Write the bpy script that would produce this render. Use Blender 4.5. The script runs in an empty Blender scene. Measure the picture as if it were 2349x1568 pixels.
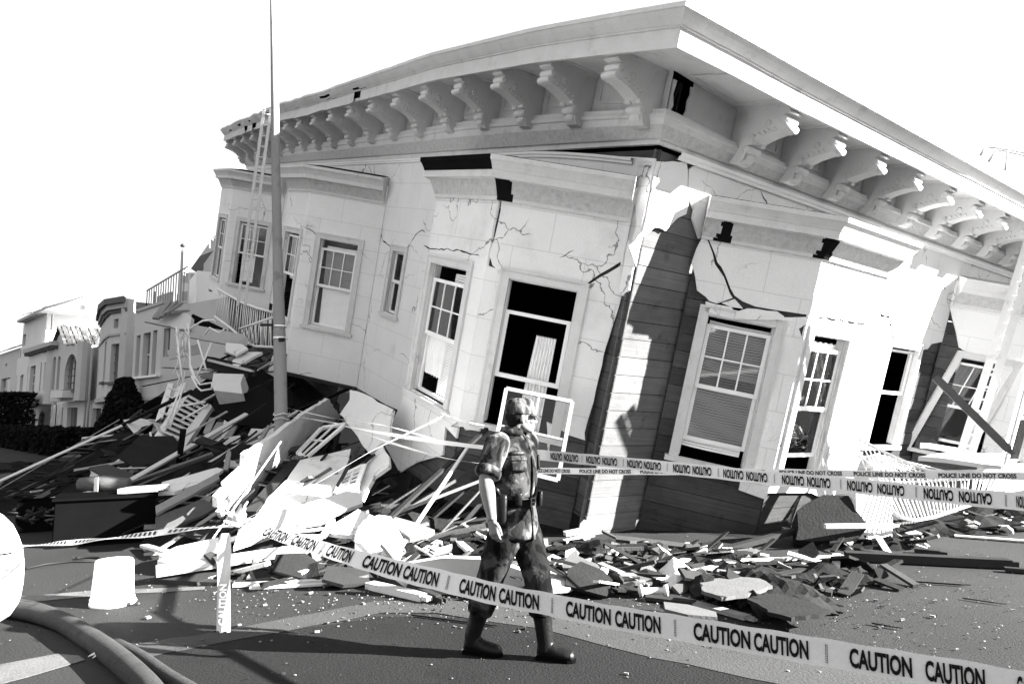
import bpy, bmesh, math, random
from mathutils import Vector, Matrix, noise
from mathutils.geometry import tessellate_polygon
R = math.radians
random.seed(7)
scene = bpy.context.scene
col = scene.collection

# ---------------------------------------------------------------- camera
FPX, CX, CY, CAMH = 1566.0, 1174.5, 784.0, 1.65        # focal length and centre in photo units (2349 x 1568)
PITCH = math.atan(166 / FPX)
cam_d = bpy.data.cameras.new("camera")
cam = bpy.data.objects.new("camera", cam_d)
col.objects.link(cam)
cam.location = (0, 0, CAMH)
cam.rotation_euler = (math.pi / 2 + PITCH, 0, 0)
cam_d.sensor_width = 36.0
cam_d.lens = FPX / 2349 * 36.0
cam_d.clip_start = 0.05
cam_d.clip_end = 2000
scene.camera = cam

# ---------------------------------------------------------------- light
SUN = Vector((1.82, -0.27, 0.817)).normalized()
sun_el = math.asin(SUN.z)
sun_az = math.atan2(SUN.x, SUN.y)
w = bpy.data.worlds.new("World")
scene.world = w
w.use_nodes = True
nt = w.node_tree
sky = nt.nodes.new("ShaderNodeTexSky")
sky.sky_type = 'NISHITA'
sky.sun_disc = False
sky.sun_elevation = sun_el
sky.sun_rotation = sun_az
sky.dust_density = 4.0
sky.air_density = 1.0
bw = nt.nodes.new("ShaderNodeRGBToBW")
nt.links.new(sky.outputs[0], bw.inputs[0])
bg = nt.nodes["Background"]
bg.inputs[1].default_value = 0.15
hz = nt.nodes.new("ShaderNodeMapRange")            # thin white overcast: evens out the clear sky
hz.inputs[1].default_value = 0.0; hz.inputs[2].default_value = 10.0; hz.inputs[3].default_value = 0.56; hz.inputs[4].default_value = 1.3
nt.links.new(bw.outputs[0], hz.inputs[0])
nt.links.new(hz.outputs[0], bg.inputs[0])
sd = bpy.data.lights.new("sun", 'SUN')
so = bpy.data.objects.new("sun", sd)
col.objects.link(so)
sd.energy = 5.0
sd.angle = R(0.5)
sd.color = (1, 0.99, 0.98)
so.rotation_euler = SUN.to_track_quat('Z', 'Y').to_euler()
scene.view_settings.view_transform = 'Standard'
scene.view_settings.look = 'None'
scene.view_settings.gamma = 1
scene.view_settings.exposure = 3.5

# ---------------------------------------------------------------- helpers: pixels of the photo to points in the place
CAM = Vector((0, 0, CAMH))
def ray(u, v):
    X, Y, Z = u - CX, CY - v, FPX
    return Vector((X, Z * math.cos(PITCH) - Y * math.sin(PITCH), Z * math.sin(PITCH) + Y * math.cos(PITCH)))
def hit(u, v, p, n):
    r = ray(u, v)
    return CAM + r * ((Vector(p) - CAM).dot(n) / r.dot(n))
def gnd(u, v, z=0.0):
    return hit(u, v, (0, 0, z), Vector((0, 0, 1)))
def at(u, v, Y):
    r = ray(u, v)
    return CAM + r * (Y / r.y)
ZF = {1: (0, 500, 2.4726), 2: (0, 1100, 1.9547), 3: (600, 0, 2.61), 4: (600, 450, 2.8514), 5: (1100, 450, 2.8514), 6: (1400, 0, 3.1357),
      7: (1700, 500, 3.1367), 8: (2100, 200, 2.8505), 9: (2200, 750, 3.1356), 10: (1500, 950, 2.6133), 11: (1200, 1050, 1.96),
      12: (2100, 1150, 2.0854), 13: (700, 1000, 2.4129), 14: (1700, 350, 4.48), 15: (1100, 700, 2.8514), 16: (1750, 800, 2.8517), 17: (2500, 650, 3.135),
      18: (0, 780, 3.0146), 19: (380, 800, 2.6136), 20: (550, 1080, 3.015), 21: (400, 1400, 2.61), 22: (1450, 1450, 2.4726)}
def Z(k, *pts):
    ox, oy, s = ZF[k]
    return [((x / s + ox) * 0.82450, (y / s + oy) * 0.82450) for x, y in pts]

# ---------------------------------------------------------------- helpers: materials
MATS = {}
def mat(name, base=0.5, rough=0.85, var=0.12, scale=6.0, bump=0.0, bscale=60.0, spec=0.25, island=0.0, metal=0.0, stain=0.0, stain_scale=1.2,
        grain=0.06, blocks=None, streak=None, alpha=None, trans=0.0, cracks=0.0):
    if name in MATS: return MATS[name]
    m = bpy.data.materials.new(name); m.use_nodes = True
    t = m.node_tree; N = t.nodes; Lk = t.links
    b = N["Principled BSDF"]
    b.inputs["Roughness"].default_value = rough
    b.inputs["Specular IOR Level"].default_value = spec
    b.inputs["Metallic"].default_value = metal
    if trans: b.inputs["Transmission Weight"].default_value = trans
    tc = N.new("ShaderNodeTexCoord")
    def math_(op, a, bb):
        n = N.new("ShaderNodeMath"); n.operation = op
        for i, x in enumerate((a, bb)):
            if isinstance(x, (int, float)): n.inputs[i].default_value = x
            else: Lk.new(x, n.inputs[i])
        return n.outputs[0]
    def noise_(sc, det=3, vec=None, rgh=0.55):
        n = N.new("ShaderNodeTexNoise"); n.inputs["Scale"].default_value = sc; n.inputs["Detail"].default_value = det
        n.inputs["Roughness"].default_value = rgh
        Lk.new(vec or tc.outputs["Object"], n.inputs["Vector"]); return n.outputs[0]
    val = math_('MULTIPLY', math_('SUBTRACT', noise_(scale, 5), 0.5), 2 * var)
    val = math_('ADD', val, 1.0)
    if grain:
        g = math_('MULTIPLY', math_('SUBTRACT', noise_(90, 2), 0.5), 3 * grain)
        val = math_('ADD', val, g)
    if streak:                                            # grain of wood: noise stretched along one axis of the UVs
        mp = N.new("ShaderNodeMapping"); Lk.new(tc.outputs["UV"], mp.inputs[0]); mp.inputs["Scale"].default_value = (streak[0], streak[1], 1)
        val = math_('MULTIPLY', val, math_('ADD', 1 - streak[2] * 0.5, math_('MULTIPLY', noise_(1.0, 4, mp.outputs[0]), streak[2])))
    if stain:
        s = noise_(stain_scale, 6, None, 0.65)
        mr = N.new("ShaderNodeMapRange"); Lk.new(s, mr.inputs[0]); mr.inputs[1].default_value = 0.56; mr.inputs[2].default_value = 0.75
        mr.inputs[3].default_value = 1.0; mr.inputs[4].default_value = 1 - stain
        val = math_('MULTIPLY', val, mr.outputs[0])
    if island:
        gi = N.new("ShaderNodeNewGeometry")
        val = math_('MULTIPLY', val, math_('ADD', 1 - island, math_('MULTIPLY', gi.outputs["Random Per Island"], 2 * island)))
    if cracks:
        nz = N.new("ShaderNodeTexNoise"); nz.inputs["Scale"].default_value = 2.2; nz.inputs["Detail"].default_value = 6; Lk.new(tc.outputs["Object"], nz.inputs["Vector"])
        ad = N.new("ShaderNodeVectorMath"); ad.operation = 'MULTIPLY_ADD'; Lk.new(nz.outputs["Color"], ad.inputs[0]); ad.inputs[1].default_value = (.55, .55, .55); Lk.new(tc.outputs["Object"], ad.inputs[2])
        vo = N.new("ShaderNodeTexVoronoi"); vo.feature = 'DISTANCE_TO_EDGE'; vo.inputs["Scale"].default_value = .62; Lk.new(ad.outputs[0], vo.inputs["Vector"])
        lt = N.new("ShaderNodeMapRange"); Lk.new(vo.outputs["Distance"], lt.inputs[0]); lt.inputs[1].default_value = .0015; lt.inputs[2].default_value = .006; lt.inputs[3].default_value = 1 - cracks; lt.inputs[4].default_value = 1
        mk = noise_(.8, 2); mm_ = N.new("ShaderNodeMapRange"); Lk.new(mk, mm_.inputs[0]); mm_.inputs[1].default_value = .48; mm_.inputs[2].default_value = .53
        inv = math_('SUBTRACT', 1.0, lt.outputs[0]); val = math_('MULTIPLY', val, math_('SUBTRACT', 1.0, math_('MULTIPLY', inv, mm_.outputs[0])))
    bh = None
    if blocks:
        br = N.new("ShaderNodeTexBrick"); Lk.new(tc.outputs["UV"], br.inputs["Vector"])
        br.inputs["Scale"].default_value = 1.0; br.inputs["Mortar Size"].default_value = 0.006; br.inputs["Mortar Smooth"].default_value = 0.2
        br.inputs["Brick Width"].default_value = blocks[0]; br.inputs["Row Height"].default_value = blocks[1]
        br.inputs["Color1"].default_value = br.inputs["Color2"].default_value = (1, 1, 1, 1); br.inputs["Mortar"].default_value = (blocks[2],) * 3 + (1,)
        val = math_('MULTIPLY', val, br.outputs["Color"])
        bh = br.outputs["Color"]
    val = math_('MULTIPLY', val, base)
    cc = N.new("ShaderNodeCombineColor")
    for i in range(3): Lk.new(val, cc.inputs[i])
    Lk.new(cc.outputs[0], b.inputs["Base Color"])
    if bump:
        bp = N.new("ShaderNodeBump"); bp.inputs["Strength"].default_value = bump; bp.inputs["Distance"].default_value = 0.02
        hgt = noise_(bscale, 4)
        if bh: hgt = math_('ADD', hgt, bh)
        Lk.new(hgt, bp.inputs["Height"]); Lk.new(bp.outputs[0], b.inputs["Normal"])
    MATS[name] = m
    return m

def glass_mat():
    m = bpy.data.materials.new("window_glass"); m.use_nodes = True
    t = m.node_tree; N = t.nodes; t.nodes.remove(N["Principled BSDF"])
    mix = N.new("ShaderNodeMixShader"); tr = N.new("ShaderNodeBsdfTransparent"); gl = N.new("ShaderNodeBsdfGlossy"); fr = N.new("ShaderNodeFresnel")
    tr.inputs[0].default_value = (0.9, 0.9, 0.9, 1); gl.inputs["Roughness"].default_value = 0.05; fr.inputs[0].default_value = 1.6
    t.links.new(fr.outputs[0], mix.inputs[0]); t.links.new(tr.outputs[0], mix.inputs[1]); t.links.new(gl.outputs[0], mix.inputs[2])
    t.links.new(mix.outputs[0], N["Material Output"].inputs[0])
    return m
GLASS = glass_mat()
STUCCO = mat("stucco", 0.70, 0.92, 0.10, 1.3, 0.35, 50, 0.05, grain=0.14, stain=0.22, stain_scale=0.9, blocks=(1.0, 0.52, 0.78), cracks=.7)
PLASTER = mat("plaster_slab", 0.55, 0.92, 0.12, 2.0, 0.4, 40, 0.05, grain=0.16, stain=0.35, stain_scale=2.2, cracks=.6)
TRIM = mat("painted_trim", 0.56, 0.8, 0.14, 4, 0.2, 60, 0.1, grain=0.14, stain=0.28, stain_scale=3)
ORNAMENT = mat("ornament_band", 0.46, 0.8, 0.3, 14, 0.9, 22, 0.2, grain=0.25, stain=0.25, stain_scale=8)
SASH = mat("sash_paint", 0.78, 0.6, 0.06, 6, 0.1, 60, 0.3)
PLANK = mat("sheathing_planks", 0.062, 0.9, 0.35, 2.5, 0.3, 40, 0.0, island=0.35, streak=(1.2, 30, 0.9), stain=0.45, stain_scale=3)
RAWWOOD = mat("raw_timber", 0.17, 0.85, 0.2, 5, 0.25, 50, 0.15, island=0.3, stain=0.3, stain_scale=6)
OLDWOOD = mat("dark_timber", 0.025, 0.9, 0.3, 5, 0.3, 50, 0.0, island=0.4, stain=0.3)
WHITEWOOD = mat("white_painted_board", 0.42, 0.7, 0.1, 6, 0.15, 60, 0.25, island=0.12, stain=0.2, stain_scale=5)
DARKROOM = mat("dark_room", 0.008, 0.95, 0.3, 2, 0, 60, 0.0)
BLIND = mat("blind_slats", 0.8, 0.6, 0.06, 4, 0, 60, 0.3)
LACE = mat("lace_curtain", 0.8, 0.9, 0.1, 8, 0.1, 60, 0.05)
IRON = mat("white_painted_iron", 0.62, 0.5, 0.1, 6, 0.1, 60, 0.4, stain=0.25, stain_scale=7)
DARKIRON = mat("dark_iron", 0.012, 0.6, 0.2, 8, 0.1, 60, 0.15)
TARPAPER = mat("tar_paper", 0.012, 0.9, 0.4, 4, 0.5, 30, 0.06, stain=0.3)

# ---------------------------------------------------------------- helpers: meshes and objects
def tag(o, label=None, cat=None, group=None, kind=None):
    if label: o['label'] = label
    if cat: o['category'] = cat
    if group: o['group'] = group
    if kind: o['kind'] = kind
    return o
def empty(name, label, cat, loc=(0, 0, 0), group=None, mat4=None):
    o = bpy.data.objects.new(name, None); col.objects.link(o)
    if mat4 is not None: o.matrix_world = mat4
    else: o.location = loc
    return tag(o, label, cat, group)

class MB:
    """collects polygons; build() links them as one mesh object"""
    def __init__(s, xf=None): s.v = []; s.f = []; s.uv = []; s.sm = []; s.xf = xf; s.mi = []; s.cur = 0
    def face(s, pts, uvs=None, smooth=False):
        i = len(s.v); s.v += [Vector(p) for p in pts]; s.f.append(tuple(range(i, i + len(pts))))
        s.uv.append(uvs or [(p[0], p[1]) for p in pts]); s.sm.append(smooth); s.mi.append(s.cur)
    def grid(s, rows, smooth=True, close_u=False, close_v=False, uvf=None):
        n, m = len(rows), len(rows[0]); i0 = len(s.v)
        for r in rows: s.v += [Vector(p) for p in r]
        for i in range(n - (0 if close_v else 1)):
            for j in range(m - (0 if close_u else 1)):
                q = [(i, j), (i, (j + 1) % m), ((i + 1) % n, (j + 1) % m), ((i + 1) % n, j)]
                s.f.append(tuple(i0 + a * m + b for a, b in q))
                s.uv.append([uvf(a, b) if uvf else (b * 0.1, a * 0.1) for a, b in q]); s.sm.append(smooth); s.mi.append(s.cur)
        return i0
    def box(s, c, size, M=None, uvl=0):
        """box of full sizes about c; M = 3x3 axes as columns"""
        x, y, z = [d / 2 for d in size]; c = Vector(c); M = M or Matrix.Identity(3)
        P = [c + M @ Vector((sx * x, sy * y, sz * z)) for sx in (-1, 1) for sy in (-1, 1) for sz in (-1, 1)]
        i0 = len(s.v); s.v += P
        for q, (a, b) in (((0, 1, 3, 2), (1, 2)), ((4, 6, 7, 5), (1, 2)), ((0, 4, 5, 1), (0, 2)), ((2, 3, 7, 6), (0, 2)), ((0, 2, 6, 4), (0, 1)), ((1, 5, 7, 3), (0, 1))):
            s.f.append(tuple(i0 + k for k in q)); s.sm.append(False); s.mi.append(s.cur)
            loc = []
            for k in q:
                d = ((1 if k & 4 else -1) * x, (1 if k & 2 else -1) * y, (1 if k & 1 else -1) * z); loc.append((d[a], d[b]))
            s.uv.append(loc)
    def bar(s, a, b, wd, th, up=(0, 0, 1), twist=0.0):
        """rectangular bar from a to b, wd across, th along up"""
        a, b = Vector(a), Vector(b); d = b - a
        if d.length < 1e-6: return
        x = d.normalized(); u = Vector(up); y = u.cross(x)
        if y.length < 1e-4: y = Vector((0, 1, 0)).cross(x)
        if y.length < 1e-4: y = Vector((1, 0, 0))
        y.normalize(); z = x.cross(y)
        if twist: q = Matrix.Rotation(twist, 3, x); y = q @ y; z = q @ z
        M = Matrix((x, y, z)).transposed()
        s.box((a + b) / 2, (d.length, wd, th), M)
    def tube(s, pts, r, n=8, caps=True, smooth=True):
        pts = [Vector(p) for p in pts]; rows = []
        rr = r if isinstance(r, (list, tuple)) else [r] * len(pts)
        ref = None
        for i, p in enumerate(pts):
            d = (pts[min(i + 1, len(pts) - 1)] - pts[max(i - 1, 0)]).normalized()
            if ref is None:
                ref = Vector((0, 0, 1)) if abs(d.z) < 0.9 else Vector((1, 0, 0))
            x = ref - d * ref.dot(d)
            if x.length < 1e-5: x = d.orthogonal()
            x.normalize(); ref = x; y = d.cross(x)
            rows.append([p + (x * math.cos(2 * math.pi * k / n) + y * math.sin(2 * math.pi * k / n)) * rr[i] for k in range(n)])
        i0 = s.grid(rows, smooth, close_u=True)
        if caps:
            for k, rv in ((0, True), (len(rows) - 1, False)):
                idx = [i0 + k * n + j for j in range(n)]
                s.f.append(tuple(reversed(idx) if rv else idx)); s.uv.append([(0, 0)] * n); s.sm.append(False); s.mi.append(s.cur)
    def poly(s, loops3, nrm, th, loops2=None, uvs=True, edge_mi=None):
        """polygon with holes (3D loops on one plane) given thickness th against nrm"""
        nrm = Vector(nrm); tris = tessellate_polygon([[Vector(p) for p in l] for l in loops3])
        flat = [Vector(p) for l in loops3 for p in l]
        fl2 = [p for l in (loops2 or [[(q[0], q[2]) for q in l] for l in loops3]) for p in l]
        i0 = len(s.v); s.v += flat; i1 = len(s.v); s.v += [p - nrm * th for p in flat]
        for t in tris:
            a, b, c = t; nn = (flat[b] - flat[a]).cross(flat[c] - flat[a])
            if nn.dot(nrm) < 0: a, c = c, a
            s.f.append((i0 + a, i0 + b, i0 + c)); s.uv.append([fl2[a], fl2[b], fl2[c]]); s.sm.append(False); s.mi.append(s.cur)
            s.f.append((i1 + c, i1 + b, i1 + a)); s.uv.append([fl2[c], fl2[b], fl2[a]]); s.sm.append(False); s.mi.append(s.cur)
        k = 0
        for l in loops3:
            m = len(l)
            for j in range(m):
                a, b = k + j, k + (j + 1) % m
                s.f.append((i0 + a, i0 + b, i1 + b, i1 + a)); s.uv.append([(0.3, 0.2)] * 4); s.sm.append(False)
                s.mi.append(s.cur if edge_mi is None else edge_mi)
            k += m
    def build(s, name, material, parent=None, label=None, bevel=0, origin=None):
        me = bpy.data.meshes.new(name)
        v = s.v
        if origin is not None: v = [p - Vector(origin) for p in v]
        me.from_pydata([tuple(p) for p in v], [], s.f)
        ul = me.uv_layers.new(name="UVMap"); k = 0
        for u in s.uv:
            for q in u: ul.data[k].uv = q; k += 1
        for p, sm, mi in zip(me.polygons, s.sm, s.mi): p.use_smooth = sm; p.material_index = mi
        for m in (material if isinstance(material, (list, tuple)) else [material]): me.materials.append(m)
        o = bpy.data.objects.new(name, me); col.objects.link(o)
        if origin is not None: o.location = origin
        if parent is not None:
            o.parent = parent
        if label: o['label'] = label
        bm = bmesh.new(); bm.from_mesh(me); bmesh.ops.recalc_face_normals(bm, faces=bm.faces); bm.to_mesh(me); bm.free()
        if bevel:
            md = o.modifiers.new("bevel", 'BEVEL'); md.width = bevel; md.segments = 1; md.limit_method = 'ANGLE'
        return o

def jag(loop, step=0.12, amp=0.02, seed=0, closed=True, keep=()):
    """roughen a 2D loop so that it reads as a broken edge"""
    rnd = random.Random(seed); out = []
    n = len(loop)
    for i in range(n if closed else n - 1):
        a, b = Vector(loop[i]), Vector(loop[(i + 1) % n]); d = b - a; L_ = d.length
        out.append(tuple(a))
        if i in keep or L_ < step * 1.3: continue
        k = int(L_ / step); nx = Vector((-d.y, d.x)).normalized()
        for j in range(1, k):
            out.append(tuple(a + d * ((j + rnd.uniform(-0.3, 0.3)) / k) + nx * rnd.uniform(-amp, amp)))
    if not closed: out.append(tuple(loop[-1]))
    return out
def copy_tree(o, parent=None):
    c = o.copy(); col.objects.link(c); c.parent = parent
    for ch in list(o.children): copy_tree(ch, c)
    return c
# ================================================================ setting
ASPHALT = mat("asphalt", 0.018, 0.9, 0.45, 0.7, 0.5, 60, 0.1, grain=0.5, stain=0.35, stain_scale=0.7)
ASPHALT_DARK = mat("dark_asphalt", 0.010, 0.9, 0.3, 1.1, 0.5, 60, 0.08, grain=0.5, stain=0.3, stain_scale=1.5)
CONCRETE = mat("gutter_concrete", 0.030, 0.9, 0.25, 2, 0.4, 60, 0.2, grain=0.35, stain=0.5, stain_scale=2.5)
PAINT = mat("road_paint", 0.07, 0.9, 0.4, 3, 0.3, 60, 0.2, grain=0.5, stain=0.6, stain_scale=3.5)
m = MB(); S_ = 700
m.face([(-S_, -60, 0), (S_, -60, 0), (S_, S_, 0), (-S_, S_, 0)])
tag(m.build("street", ASPHALT), kind="structure")
def ground_patch(name, pts, z, material, seed=0, jagged=True):
    l = [(gnd(x, y, z).x, gnd(x, y, z).y) for x, y in pts]
    if jagged: l = jag(l, .25, .02, seed)
    mm = MB(); mm.poly([[(x, y, z) for x, y in l]], (0, 0, 1), .003, [l]); return tag(mm.build(name, material), kind="structure")
# darker strip in the near street, pale gutter line and worn crossing paint
ground_patch("street_patch", [(270, 1590), (330, 1500), (600, 1456), (870, 1412), (1100, 1415), (1400, 1460), (2000, 1600), (2200, 1640), (200, 1640)], .004, ASPHALT_DARK, 1)
ground_patch("gutter_strip", [(258, 1486), (560, 1436), (860, 1378), (1000, 1372), (1300, 1402), (1700, 1480), (2349, 1620), (2349, 1660), (1950, 1598), (1500, 1508), (1240, 1440), (1000, 1404), (870, 1404), (560, 1462), (310, 1510)], .008, CONCRETE, 2)
ground_patch("crossing_line", [(-30, 1528), (130, 1498), (180, 1502), (195, 1512), (60, 1552), (-30, 1575)], .008, PAINT, 3)
ground_patch("crossing_stripe", [(30, 1368), (225, 1352), (470, 1344), (470, 1350), (240, 1364), (40, 1382)], .008, PAINT, 4)
# pavement beyond, in front of the row of houses
m = MB()
def streetpt(s, o, z=0.0): return Vector((-16.2 - .7071 * s - .7071 * o, 30 + .7071 * s - .7071 * o, z))
pv = [streetpt(-12, 0), streetpt(60, 0), streetpt(60, 3.2), streetpt(-12, 3.2)]
m.poly([[p + Vector((0, 0, .13)) for p in pv]], (0, 0, 1), .13, [[(p.x, p.y) for p in pv]])
tag(m.build("pavement", mat("pavement", 0.035, 0.9, 0.2, 1.0, 0.3, 60, 0.2, grain=.2)), kind="structure")
# ================================================================ the collapsed corner house
ea = Vector((-0.55597551, 0.78355936, 0.2773553)); eb = Vector((0.81145466, 0.58395733, -0.02313394)); eu = Vector((0.18009047, -0.21219934, 0.96048887))
HO = Vector((1.85558832, 8.3, 5.02885808))
HM = Matrix((eb, ea, eu)).transposed().to_4x4(); HM.translation = HO
HMI = HM.inverted()
house = empty("collapsed_house", "pale stucco corner house tilted forward on its crushed lower floor", "house", mat4=HM)
def bow(a):
    T = [(-1.2, 0), (0, 0.10), (1.66, .22), (4.7, .33), (10, .27), (14, .27), (18, .17), (21.5, .03)]
    if a <= T[0][0]: return 0
    for (x0, y0), (x1, y1) in zip(T, T[1:]):
        if a <= x1: return y0 + (y1 - y0) * (a - x0) / (x1 - x0)
    return 0.0
def W3(a, b, u):
    """house coordinates (a along the left front, b along the right front, u up) to local xyz, with the roofline's hump"""
    if u > 0.0 and b < 1.0:
        k = min(1.0, u / 0.45) * max(0, min(1, (1.0 - b)))
        u = u + bow(a) * k
        if a > 6: u += 0.025 * (noise.noise((a * 0.9, 3, 0))) * k
    return Vector((b, a, u))
class Plane:
    def __init__(s, a0, b0, da, db, na, nb):
        l = math.hypot(da, db); s.a0, s.b0, s.da, s.db = a0, b0, da / l, db / l
        l = math.hypot(na, nb); s.na, s.nb = na / l, nb / l
        s.n = Vector((s.nb, s.na, 0)); s.wn = eb * s.nb + ea * s.na
    def p3(s, h, u, out=0.0):
        return Vector((s.b0 + h * s.db + out * s.nb, s.a0 + h * s.da + out * s.na, u))
    def px(s, x, y, out=0.0):
        P = HMI @ hit(x, y, HM @ s.p3(0, 0, out), s.wn)
        return ((P.y - s.a0) * s.da + (P.x - s.b0) * s.db, P.z)
    def pxs(s, pts, out=0.0): return [s.px(x, y, out) for x, y in pts]
PA = Plane(0, 0, 1, 0, 0, -1); PB = Plane(0, 0, 0, 1, -1, 0)
BP = 1.28
def bayA(a1): return Plane(a1, 0, 1, -1, -1, -1), Plane(a1 + BP, -BP, 1, 0, 0, -1)
A2g, A2f = bayA(.2); A1g, A1f = bayA(8.05); A0g, A0f = bayA(15.9)
BQ = 1.16
def bayB(b1): return Plane(0, b1, -1, 1, -1, -1), Plane(-BQ, b1 + BQ, 0, 1, -1, 0)
B3g, B3f = bayB(1.05); B4g, B4f = bayB(8.9)
LA, LB = BP * 1.4142, BQ * 1.4142
FW = 1.77                                        # width of a bay's front

def slab(mb, pl, outer, holes=(), th=0.035, out=0.0):
    loops2 = [list(outer)] + [list(h) for h in holes]
    mb.poly([[pl.p3(h, u, out) for h, u in l] for l in loops2], pl.n, th, loops2, edge_mi=None)
def rect(h0, h1, u0, u1): return [(h0, u0), (h1, u0), (h1, u1), (h0, u1)]
WU0, WU1 = -4.0, -2.0

# ---- windows
def window(pl, h0, h1, u0=WU0, u1=WU1, drop=0.28, blind=None, lower='open', curtain=None, upper='six', label=None, frame_shift=0.0, meet=None, group=None, shear=0.0, glass=True):
    """sash window with its casing; drop = gap above the slipped upper sash"""
    e = MB(); c = 0.10
    if shear:
        base = pl; pl = Plane(0, 0, 1, 0, 0, -1); pl.__dict__.update(base.__dict__); f0 = base.p3
        pl.p3 = lambda h, u, out=0.0: f0(h + shear * (u - u1), u, out)
    o = 0.045
    def bx(m, ha, hb, ua, ub, oa, ob):
        P = [pl.p3(h, u, q) for h in (ha, hb) for u in (ua, ub) for q in (oa, ob)]
        i = len(m.v); m.v += P
        for q in ((0, 1, 3, 2), (4, 6, 7, 5), (0, 4, 5, 1), (2, 3, 7, 6), (0, 2, 6, 4), (1, 5, 7, 3)):
            m.f.append(tuple(i + k for k in q)); m.sm.append(False); m.mi.append(m.cur); m.uv.append([(0, 0), (1, 0), (1, 1), (0, 1)])
    # casing: outer flat, inner bead, reveal
    bx(e, h0 - c, h0, u0 - .02, u1 + c, -.06, .03); bx(e, h1, h1 + c, u0 - .02, u1 + c, -.06, .03); bx(e, h0 + .001, h1 - .001, u1, u1 + c - .002, -.06, .028)
    bx(e, h0 - c - .03, h0 - c, u0 - .02, u1 + c + .03, -.03, .038); bx(e, h1 + c, h1 + c + .03, u0 - .02, u1 + c + .03, -.03, .038)
    bx(e, h0 - c, h1 + c, u1 + c + .001, u1 + c + .032, -.03, .04)
    bx(e, h0 - c - .08, h1 + c + .08, u0 - .09, u0 - .021, -.05, .06)             # sill
    bx(e, h0, h0 + .02, u0, u1, -.16, -.061); bx(e, h1 - .02, h1, u0, u1, -.16, -.061); bx(e, h0 + .021, h1 - .021, u1 - .02, u1, -.16, -.061)
    wobj = e.build("window", TRIM, house, label)
    s = MB(); mid = meet if meet is not None else (u0 + u1) / 2 - drop * 0.45
    t = .05
    ut = u1 - drop
    a0, a1 = h0 + .022, h1 - .022
    g = MB()
    def sash(ua, ub, q, pattern):
        bx(s, a0, a0 + t, ua, ub, q - .035, q); bx(s, a1 - t, a1, ua, ub, q - .035, q)
        bx(s, a0 + t, a1 - t, ub - t, ub, q - .035, q - .001); bx(s, a0 + t, a1 - t, ua, ua + t * 1.2, q - .035, q - .001)
        if pattern == 'six':
            for k in (1, 2):
                x = a0 + t + (a1 - a0 - 2 * t) * k / 3; bx(s, x - .011, x + .011, ua + t, ub - t, q - .028, q - .004)
            y = (ua + ub) / 2; bx(s, a0 + t, a1 - t, y - .011, y + .011, q - .027, q - .005)
    if upper: sash(mid, ut, -.06, 'six' if upper == 'six' else 'plain'); bx(g, a0 + t, a1 - t, mid + t, ut - t, -.078, -.076)
    if lower in ('shut', 'broken', 'up'):
        l0, l1 = (u0, mid + .03) if lower != 'up' else (u0 + .22, mid + .25)
        sash(l0, l1, -.10, 'plain')
        if lower != 'broken': bx(g, a0 + t, a1 - t, l0 + t, l1 - t, -.118, -.116)
    s.build("sash", SASH, wobj)
    if g.f and glass: g.build("glass", GLASS, wobj)
    if blind:
        b = MB(); x0, x1, y0, y1, sk = blind; skew_ = .02; n = int((y1 - y0) / .036); rnd = random.Random(int(abs(h0) * 91 + abs(u0) * 7))
        for k in range(n):
            y = y0 + k * .036; d = sk * (y1 - y) + .004 * math.sin(k * .7)
            A_, B_ = x0 + d, x1 + d * .3
            rows = []
            for q in range(7):
                h = A_ + (B_ - A_) * q / 6; sag = .010 * math.sin(q / 6 * math.pi) + .0025 * math.sin(k * .9 + q) + skew_ * (q / 6)
                rows.append([pl.p3(h, y - sag, -.130), pl.p3(h, y - sag + .030, -.140)])
            b.grid(rows, True)
        b.build("venetian_blind", BLIND, wobj)
    if curtain:
        b = MB(); x0, x1, y0, y1, gather = curtain; rows = []
        for i in range(15):
            y = y1 + (y0 - y1) * i / 14; k = 1 - gather * (i / 14)
            rows.append([pl.p3(x0 + (x1 - x0) * j / 40 * k, y + .012 * math.sin(j * 2.1), -.145 + .018 * math.sin(j * 1.1 + i * .12)) for j in range(41)])
        b.grid(rows, True)
        b.build("curtain", LACE, wobj)
    return wobj

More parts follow.
